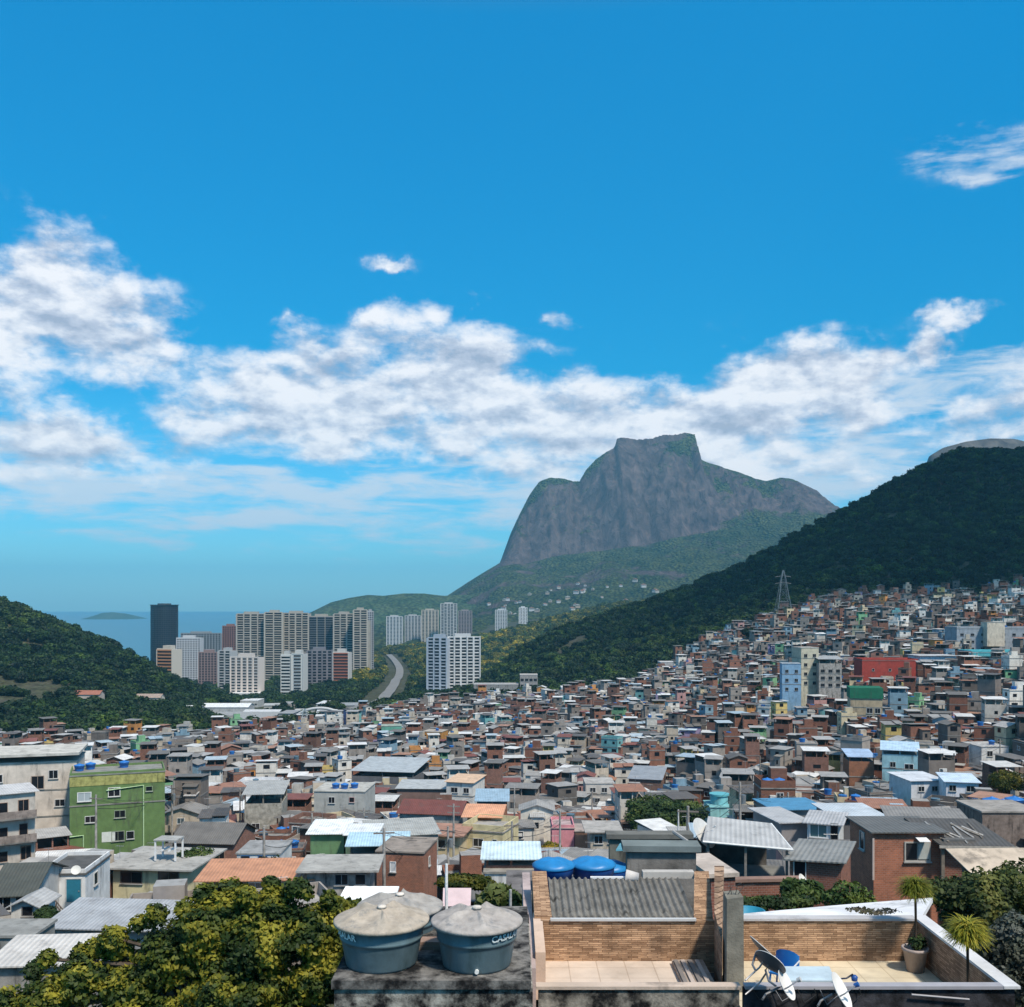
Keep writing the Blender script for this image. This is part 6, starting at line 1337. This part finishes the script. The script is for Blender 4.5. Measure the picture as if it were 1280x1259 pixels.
# near vegetation
fr = .0156
def pb(px, py, r, Y=20.0, dy=0, ry=None, rz=None): return (X(px, Y)-X(300, Y), dy, -(py-1190)/F*Y, r, ry or r, rz or r*.85)
YG = [(.045, .070, .018), (.075, .10, .018), (.17, .175, .022), (.33, .265, .028), (.50, .39, .045)]
bl = [pb(330, 1170, .95), pb(262, 1160, .8), pb(390, 1160, .62), pb(395, 1225, .6), pb(300, 1235, 1.2), pb(215, 1195, .75), pb(165, 1235, .8), pb(110, 1215, .55, dy=-.3), pb(70, 1245, .6, dy=-.4), pb(20, 1262, .7, dy=-.5), pb(200, 1290, 1.2), pb(350, 1300, 1.2), pb(90, 1310, .9), pb(345, 1128, .42), pb(290, 1130, .4), pb(410, 1190, .4), pb(150, 1185, .3)]
gt = random.Random(19)
for px_, py_ in [(118, 1178), (150, 1166), (180, 1150), (205, 1138), (228, 1122), (250, 1114), (275, 1108), (300, 1104), (322, 1104), (345, 1100), (368, 1094), (390, 1102), (412, 1112), (425, 1135), (428, 1160), (70, 1192), (40, 1212), (12, 1226), (95, 1182), (432, 1200), (430, 1235)]:
    r__ = gt.uniform(.14, .30); bl.append(pb(px_+gt.uniform(-8, 8), py_+gt.uniform(0, 14), r__, dy=gt.uniform(-.4, .4), rz=r__*gt.uniform(.7, 1.3)))
tree('golden_leaved_tree', 'large golden green leafy tree filling the lower left corner', 300, 1190, 20, bl, 105000, .052, YG, seed=77, trunk_r=.16, limbs=12, dens=.35)
OLV = [(.03, .045, .016), (.055, .075, .022), (.10, .12, .03), (.16, .16, .04)]
tree('bush', 'olive green bushy tree behind the terrace at the right edge', 1225, 1125, 33, [(0, 0, 0, 1.3, 1.3, 1.0), (1.4, .3, .1, 1.2, 1.2, 1.0), (-1.0, 0, .2, .7, .7, .5), (.4, 0, -1.4, 1.3, 1.2, 1.0), (1.6, 0, -1.6, 1.2, 1.2, 1.2), (-.7, -.3, -.7, .7, .7, .6)], 22000, .085, OLV, seed=78, dens=.4)
GRB = [(.07, .07, .05), (.11, .115, .08), (.16, .165, .12), (.22, .21, .17)]
tree('bush', 'greyish tangled thicket at the lower right corner', 1262, 1205, 24, [(0, 0, 0, .7, .7, .9), (.5, 0, -.6, .8, .8, .9), (-.15, .2, -1.0, .7, .7, .8), (.1, 0, .8, .5, .5, .4)], 16000, .055, GRB, seed=79, dens=.3, limbs=9)
tree('bush', 'small green shrub before the mossy roofed brick house', 1060, 1118, 34, [(0, 0, 0, .6, .6, .45), (.5, 0, -.2, .5, .4, .3), (-.5, 0, -.15, .4, .4, .3)], 1600, .07, MIDG, seed=80)
tree('bush', 'dark green shrubs behind the grey column', 975, 1122, 36, [(0, 0, -.15, 1.0, .5, .22), (-1.0, 0, -.2, .7, .5, .2), (.8, 0, -.1, .5, .5, .2)], 2600, .07, MIDG, seed=81)
tree('banana_plant', 'pale leafy plant between the lettered tank and stone pillar', 622, 1122, 27, [(0, 0, 0, .45, .4, .35), (.35, 0, -.1, .35, .3, .3), (-.3, 0, -.15, .3, .3, .25)], 1500, .13, [(.04, .07, .015), (.09, .12, .03), (.18, .19, .06), (.30, .30, .15)], seed=82, trunk_r=.05)
tree('bush', 'yellow green shrub strip behind the vent pipe', 572, 1103, 36, [(0, 0, 0, .8, .5, .28), (.7, 0, .0, .6, .4, .25)], 4000, .07, GOLDS, seed=83, trunk_r=.05)
tree('bush', 'shrubs left of the back tank under the white sheet', 440, 1142, 26, [(0, 0, 0, .5, .5, .35), (-.3, 0, .1, .4, .4, .3)], 4000, .06, YG[:4], seed=84, trunk_r=.05)
# scattered blue tanks of the right edge
for i, (px, py, Y_) in enumerate([(1240, 1003, 118), (1254, 1006, 116), (1268, 1002, 120), (1247, 1015, 108)]):
    c = W(px, py, Y_); roof_tank(c.x, c.y, c.z-.9, dict(label='rubble roof at the right edge', o=None, px=0, py=0), 0, 1.5)
H('house', 'rubble strewn flat house carrying blue tanks at the right edge', 1228, 1300, 1016, 1040, 104, 6, (.2, .16, .14), M_CONC, top='flat', rc=(.3, .28, .26))
H('house', 'low house with a long flat blue cover', 968, 1032, 1012, 1030, 112, 6, (.2, .2, .2), top='roof', rc=(.08, .25, .42), slope=.0, rot=6)
H('house', 'narrow brick house behind the pale thin pole', 596, 634, 1010, 1030, 170, 7, (.28, .13, .08), M_BRICK, top='open', rc=(.30, .42, .52), hr=1.2, ph=0)
POLES = []
LM = [('the green block', 150, 1010), ('the apartment house at the left edge', 40, 1000), ('the orange tower house', 540, 930), ('the peach roofed corner house', 572, 985), ('the wide warehouse roof', 480, 965), ('the round tree', 830, 1018), ('the pink house', 704, 1045),
      ('the slate lean-to', 806, 975), ('the turquoise turret', 899, 1005), ('the light blue house', 1125, 950), ('the brick tower house', 1077, 965), ('the big brick house', 1130, 1065), ('the white two-storey house', 1203, 985), ('the netted balcony house', 1083, 880),
      ('the red block', 1112, 838), ('the turquoise block', 1250, 830), ('the cream slab house', 188, 1090), ('the dark hipped roof', 252, 1055), ('the blue-windowed white house', 320, 985), ('the red hipped roof', 536, 1020), ('the green walled house', 408, 1050), ('the yellowish terrace house', 603, 1045), ('the open grey shed', 925, 1055), ('the grey tanked house', 424, 995)]
def where(px, py):
    n, lx, ly = min(LM, key=lambda l: (l[1]-px)**2+((l[2]-py)*1.6)**2); dx = px-lx; dy = (py-ly)*1.6; d = math.hypot(dx, dy)
    if abs(dx) > 2*abs(dy): t = 'right of' if dx > 0 else 'left of'
    elif abs(dy) > 2*abs(dx): t = 'below' if dy > 0 else 'above'
    else: t = ('below right of' if dx > 0 else 'below left of') if dy > 0 else ('above right of' if dx > 0 else 'above left of')
    return ('close ' if d < 35 else 'far ' if d > 90 else '')+t+' '+n
where_ = where
tree('broad_tree', 'broad dark green round tree standing among the midtown roofs', 830, 1018, 168, round_blobs(8.2, 3.8, 4, 11), 26000, .26, MIDG, seed=11, trunk_r=.4, keep=8.0)
for i, (px, py, Y, r, lab, cols) in enumerate([
    (962, 868, 395, 6.5, 'dark tree clump left of the light blue narrow house', DARKS), (1000, 802, 575, 6, 'dark tree right below the tall pylon', DARKS), (935, 790, 600, 5.5, 'dark tree left of the tall pylon', DARKS),
    (1188, 784, 560, 7, 'dark tree above the white block with round windows', DARKS), (1165, 796, 540, 5, 'smaller dark tree beside the one above the white block', DARKS), (1098, 818, 460, 6, 'dark tree behind the red walled block', DARKS),
    (780, 890, 540, 7, 'wide tree below the yellow midtown house', MIDG), (690, 1062, 143, 2.3, 'yellowish little tree in front of the pink house', GOLDS), (668, 862, 640, 5, 'dark tree before the grey framed block', DARKS),
    (248, 1072, 112, 2.6, 'green bush between cream roof and dark hipped roof', MIDG), (1010, 876, 380, 4, 'small dark tree behind the midslope roofs', DARKS), (1258, 975, 175, 4, 'olive tree at the right edge above the blue tanks', GOLDS),
    (1250, 868, 300, 6, 'dark hanging shrubs on the wall left of the brown house', DARKS), (1060, 808, 500, 4, 'dark small tree on the upper right slope', DARKS), (615, 1002, 190, 2.4, 'small olive tree right of the white corner house', MIDG),
    (150, 938, 430, 6, 'tree at the edge of the wood above the green block', MIDG), (320, 915, 560, 7, 'bright green tree beside the market shed', GREENS), (345, 1085, 96, 2.2, 'green shrub beside the white and blue house', MIDG),
    (58, 1142, 80, 1.1, 'dark shrub at the foot of the ladder', DARKS), (1002, 1115, 45, 1.2, 'green shrub at the brick wall ruin', MIDG)]):
    tree('tree', lab, px, py, Y, round_blobs(r, r*.6, 30+i), 2600 if Y > 300 else 5000, .5 if Y > 300 else .16, cols, seed=40+i, trunk_r=.2, keep=r*.9)

# ------------------------------------------------------------ the crowded houses
BOX = []     # picture boxes of the hand-placed ones: do not hide them
for o in list(COL.objects):
    if o.get('label') and o.type == 'EMPTY' and o.get('category') not in ('pylon', 'pole', 'apartment tower', 'tower', 'arch', 'tree', 'podium', 'board'):
        for ch in o.children:
            if ch.name.startswith(('wall', 'roof', 'sheet', 'base')) and ch.type == 'MESH':
                mw = Matrix.Translation(o.location) @ o.rotation_euler.to_matrix().to_4x4() @ Matrix.Translation(ch.location); zb = o.location.z
                vv = [mw @ v.co for v in ch.data.vertices]; xs = [PX(v.x, v.y) for v in vv]; ys = [PY(v.y, max(v.z, zb)) for v in vv]
                BOX.append((min(xs), max(xs), min(ys), max(ys), o.location.y))
BOX.append((770, 890, 998, 1045, 160))
BOX.append((664, 784, 1066, 1100, 34))
BOX.append((660, 880, 1056, 1100, 33))
BARR = np.array(BOX)
def hides(px0, px1, py0, py1, Y):
    b = BARR[BARR[:, 4] > Y-2]
    ox = np.minimum(px1, b[:, 1])-np.maximum(px0, b[:, 0]); oy = np.minimum(py1, b[:, 3])-np.maximum(py0, b[:, 2])
    a = np.clip(ox, 0, None)*np.clip(oy, 0, None); ar = (b[:, 1]-b[:, 0])*(b[:, 3]-b[:, 2])
    return bool(((a/ar) > (.05 if Y < 150 else .12)).any())
g = random.Random(21); cand = []
Y = 72.0
while Y < 712:
    x = -.74*Y
    while x < .70*Y:
        s = (g.uniform(4.8, 7.0) if Y < 125 else g.uniform(3.9, 5.9) if Y < 230 else g.uniform(3.5, 5.8)); xx = x+s/2; yy = Y+g.uniform(-1.6, 1.6); px = PX(xx, yy)
        if yy < edgeY(px)+g.uniform(-10, 8) and not (yy > 600 and 415 < px < 475): cand.append((xx, yy, px, s))
        x += s*.98
    Y += 4.5 if Y > 230 else 4.9 if Y > 130 else 6.4
cand = [c for c, ok in zip(cand, clearof(np.array([c[0] for c in cand]), np.array([c[1] for c in cand]), 2.4)) if ok]
cz = ground_uy(np.array([c[0]/c[1] for c in cand]), np.array([c[1] for c in cand]))
stuff = MB(); stuff_t = MB(); nind = 0; ntank = 0
for (xx, yy, px, s), z in zip(cand, cz):
    if g.random() < .035: continue
    rs = random.Random(int(xx*31+yy*977)); cn, wc, wm_, top, rn, rc = pick_style(rs)
    w = s*rs.uniform(.82, 1.02); d = rs.uniform(4.2, 5.8) if yy < 230 else rs.uniform(3.7, 5.0); st = rs.choices([1, 2, 3, 4, 5], ([12, 30, 34, 18, 6] if yy > 230 else [14, 38, 36, 10, 2]) if yy > 120 else [60, 40, 0, 0, 0])[0]; far = yy > 210
    if yy < 300:
        while st > 0:
            topz = z+st*2.5+(2.4 if top == 'open' else .9); hw = w*.55/yy*F
            if hides(px-hw, px+hw, PY(yy, topz), PY(yy, z), yy): st -= 1
            else: break
        if st == 0: continue
    ang = near_angle(xx, yy, rs); view = -12 < px < 1292
    ind = nind < 225 and view and yy < 300
    P = house_pieces(rs, w, d, st, wc, wm_, 0, rc, 5 if yy < 300 else 7, top, far, vfar=yy > 400)
    mx = Matrix.Translation((xx, yy, z)) @ Matrix.Rotation(ang, 4, 'Z')
    rooftop = top == 'flat'
    if ind:
        root = empty('house', (xx, yy, z), ang, None, 'house', 'houses crowding the slope'); attach(root, P); nind += 1
        sw = {1: 'low', 2: 'two-storey', 3: 'three-storey', 4: 'tall four-storey', 5: 'five-storey'}[st]
        rr = {'flat': 'under a bare roof slab', 'open': f'with open roof terrace under {rn}', 'roof': f'under {rn} roof', 'gable': f'with {rn} gable roof'}[top]
        ITEMS.append(dict(o=root, px=px, py=PY(yy, z+st*2.5), y=yy, col=cn, sw=sw, rr=rr, tank=0))
        if rooftop and rs.random() < .6:
            for k in range(rs.choice([1, 1, 2, 3])):
                q = mx @ Vector((-w*.25+k*1.5, -d*.18, st*2.5+.145))
                if ntank < 110: roof_tank(q.x, q.y, q.z, ITEMS[-1], 0 if rs.random() < .7 else 1); ntank += 1; ITEMS[-1]['tank'] += 1
    else:
        for it in P:
            if len(it) == 2: stuff.ext(it[1], mx)
            else:
                x, y, zz, r = it[2]; stuff.ext(it[1], mx @ Matrix.Translation((x, y, zz)) @ Matrix.Rotation(r, 4, 'Z'))
        if rooftop and rs.random() < .6 and view:
            q = mx @ Vector((-w*.2, -d*.15, st*2.5+.145)); stuff_t.cyl(q.x, q.y, q.z, q.z+1.0, .6, .75, M_PLASTIC, (.02, .14, .42) if rs.random() < .75 else (.1, .16, .2), 8)
o = stuff.build('far_houses'); tag(o, 'mass of tiny far houses of brick, grey and white climbing the valley', 'houses', kind='stuff')
o = stuff_t.build('far_water_tanks'); tag(o, 'tiny blue water tanks scattered over the far roofs', 'water tanks', kind='stuff')
print('houses', len(cand), nind, ntank, len(stuff.f))

# named houses get blue tanks too
def tanks_on(word, pts, kind=0, s=1.0):
    for o in COL.objects:
        if o.get('label') == word:
            rc = [c for c in o.children if c.name.startswith('roof')][0]
            for (lx, ly) in pts:
                zt = max(v.co.z for v in rc.data.vertices); q = LOC(o, lx, ly, zt-.02); roof_tank(q.x, q.y, q.z, dict(label=word, o=o, px=0, py=0), kind, s)
            return
tanks_on('grey rendered house with blue tanks on its roof', [(-1.2, 2.5), (.4, 2.3), (2.0, 3.0)])
tanks_on('green painted block with yellowish top band and pale drain pipes', [(-5.0, 4), (-3.6, 5), (.8, 5)])
tanks_on('orange tower house with rows of small dark windows', [(1, 3)])
tanks_on('white house with a row of small blue windows at midtown left', [(-1, 3)], 1)
tanks_on('grey stepped block above the turquoise one', [(0, 5), (4, 5), (6, 6)])
tanks_on('white house with an aqua awning near the right edge', [(1, 3)])

# ------------------------------------------------------------ woods
x, y, z, px = wood_points()
g2 = np.random.default_rng(9)
pyv = HY+(CZ-z)/y*F
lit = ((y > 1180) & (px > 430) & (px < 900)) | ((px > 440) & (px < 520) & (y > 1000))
sc = np.where(y < 1150, 1.0, 1.45)*(.6+.95*g2.random(len(x))**2)
P3 = np.stack([x, y, z+2.6*sc], 1)
m_ = ~lit
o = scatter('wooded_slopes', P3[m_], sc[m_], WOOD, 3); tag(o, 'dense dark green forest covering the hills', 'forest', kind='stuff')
o = scatter('sunlit_tone_woods', P3[lit], sc[lit], WOODL, 4); tag(o, 'woods beyond the dark spur, sunlight painted into their yellowish green', 'forest', kind='stuff')
print('crowns', len(x))
# poles and the cables strung between them
gp = random.Random(12); runs = [[(480, 92), (560, 112), (640, 118), (700, 132)], [(330, 98), (390, 128), (455, 150), (520, 172), (600, 190)], [(860, 92), (925, 104), (985, 124), (1040, 150), (1100, 168)], [(120, 128), (215, 150), (300, 176), (380, 200)], [(1120, 190), (1180, 205), (1250, 215)], [(740, 190), (800, 215), (870, 230), (950, 240)]]
for ri, rn_ in enumerate(runs):
    tops = []
    for k, (px_, Y_) in enumerate(rn_):
        x_ = X(px_, Y_); zg = ground(x_, Y_); hgt = gp.uniform(9.5, 11.5); o = empty('utility_pole', (x_, Y_, zg), gp.uniform(-.5, .5), 'concrete power pole number'.replace(' number', '')+' rising between the roofs '+where_(PX(x_, Y_), PY(Y_, zg+hgt)), 'pole', 'power poles between the roofs')
        m = MB(); m.cyl(0, 0, -1, hgt, .19, .12, M_CONC, (.33, .31, .29), 8); m.build('shaft', o); m = MB(); m.box(-.95, .95, -.06, .06, hgt-.55, hgt-.43, M_WOOD, (.2, .17, .15)); m.build('cross_arm', o)
        if gp.random() < .5: m = MB(); m.cyl(.35, 0, hgt-2.2, hgt-1.3, .26, .26, M_METAL, (.3, .32, .33), 10); m.build('transformer', o)
        tops.append(Vector((x_, Y_, zg+hgt-.4))); POLES.append((o, PX(x_, Y_), PY(Y_, zg+hgt)))
    for a, b in zip(tops[:-1], tops[1:]):
        for q_ in (-.7, 0, .7, 'low'):
            off = Vector((0, 0, -1.3)) if q_ == 'low' else Vector((q_, 0, 0)); sag = gp.uniform(.6, 1.4)
            P_ = [a.lerp(b, t/10)+off-Vector((0, 0, sag*4*(t/10)*(1-t/10))) for t in range(11)]
            m = MB(); m.tube(P_, .035 if q_ == 'low' else .018, M_PLASTIC, (.015, .015, .015), 4); c_ = m.build('power_cable'); tag(c_, 'black cable sagging between the power poles over the roofs', 'cable', 'cables strung between the poles')

# villas at the mountain foot
from mathutils.bvhtree import BVHTree
mo = bpy.data.objects['rock_mountain'].data; bv = BVHTree.FromPolygons([v.co for v in mo.vertices], [p.vertices for p in mo.polygons])
gv = random.Random(8); nv_ = 0; vm = []
for k in range(3):
    m = MB(); c = [(.45, .43, .40), (.42, .34, .27), (.50, .50, .50)][k]; m.box(-9, 9, -6, 6, -4, 7, M_PAINT, c); m.prism([(-10, 7), (10, 7), (0, 11)], -7, 7, M_SHEET, [(.40, .20, .13), (.5, .48, .46), (.36, .18, .12)][k])
    for q in range(4): m.box(-7+q*4, -5+q*4, -6.1, -6, 2.5, 5, M_GLASS, DARK)
    vm.append(m.mesh('villa'))
for k in range(90):
    pxv = gv.choice([gv.gauss(720, 40), gv.gauss(800, 50), gv.gauss(680, 30), gv.gauss(640, 30)]); yv = gv.uniform(2500, 3250); xv = X(pxv, yv)
    h, n_, i_, d_ = bv.ray_cast(Vector((xv, yv, 2000)), Vector((0, 0, -1)))
    if h is None or not (705 < PY(yv, h.z) < 772): continue
    o = link(gv.choice(vm), 'villa', None, (xv, yv, h.z+3)); o.rotation_euler = (0, 0, gv.uniform(-.6, .6)); sc_ = gv.uniform(.4, .85); o.scale = (sc_,)*3
    tag(o, 'tiny pale villa in the forest at the foot of the rock mountain', 'villa', 'villas at the mountain foot'); nv_ += 1
    if nv_ > 42: break
# ------------------------------------------------------------ what tells one from another
ORD = ['leftmost', 'second from left', 'third from left', 'fourth from left', 'fifth from left', 'sixth from left', 'seventh from left', 'eighth from left']
def settle(items, key, mk):
    groups = {}
    for it in items: groups.setdefault(key(it), []).append(it)
    for k, its in groups.items():
        its.sort(key=lambda i: i['px'])
        for n, it in enumerate(its): it['o']['label'] = mk(it, k, '' if len(its) == 1 else ', '+ORD[min(n, 7)])
for it in ITEMS:
    it['rr2'] = it['rr'].replace('under a bare roof slab', 'with bare flat roof').replace(' with open roof terrace under', ' with')
    it['w'] = where(it['px'], it['py'])
def lab(it): 
    s = f"{it['sw']} {it['col']} house {it['rr']}, {it['w']}"
    if len(s.split()) > 13: s = f"{it['col']} house {it['rr']}, {it['w']}"
    if len(s.split()) > 12: s = f"{it['col']} house {it['rr'].replace('with open roof terrace under', 'with terrace under')}, {it['w']}"
    if len(s.split()) > 13: s = f"{it['col']} house, {it['w']}"
    return s
settle(ITEMS, lab, lambda it, k, o: k+o)
tk = []
for (o, h, kind, px, py) in TANKS:
    hl = (f"{h['col']} house {h['w']}" if 'col' in h else h['label']); hl = ' '.join(hl.split()[:11])
    tk.append(dict(o=o, px=px, s=('blue' if kind == 0 else 'dull grey-blue')+' tank on the '+hl)); o['category'] = 'water tank'; o['group'] = 'water tanks on the house roofs'
groups = {}
for t in tk: groups.setdefault(t['s'], []).append(t)
for s_, ts in groups.items():
    ts.sort(key=lambda t: t['px'])
    nm = [''] if len(ts) == 1 else ['left ', 'right '] if len(ts) == 2 else ['left ', 'middle ', 'right '] if len(ts) == 3 else [f'{q.replace(" from left", "")} ' for q in ORD]
    for t, q in zip(ts, nm+['rightmost ']*40): t['o']['label'] = ' '.join((q+t['s']).split()[:16])

pk = [dict(o=o, px=a, w=where(a, b)) for o, a, b in POLES]
settle(pk, lambda i: 'concrete power pole between the roofs, '+i['w'], lambda it, k, o: k+o)
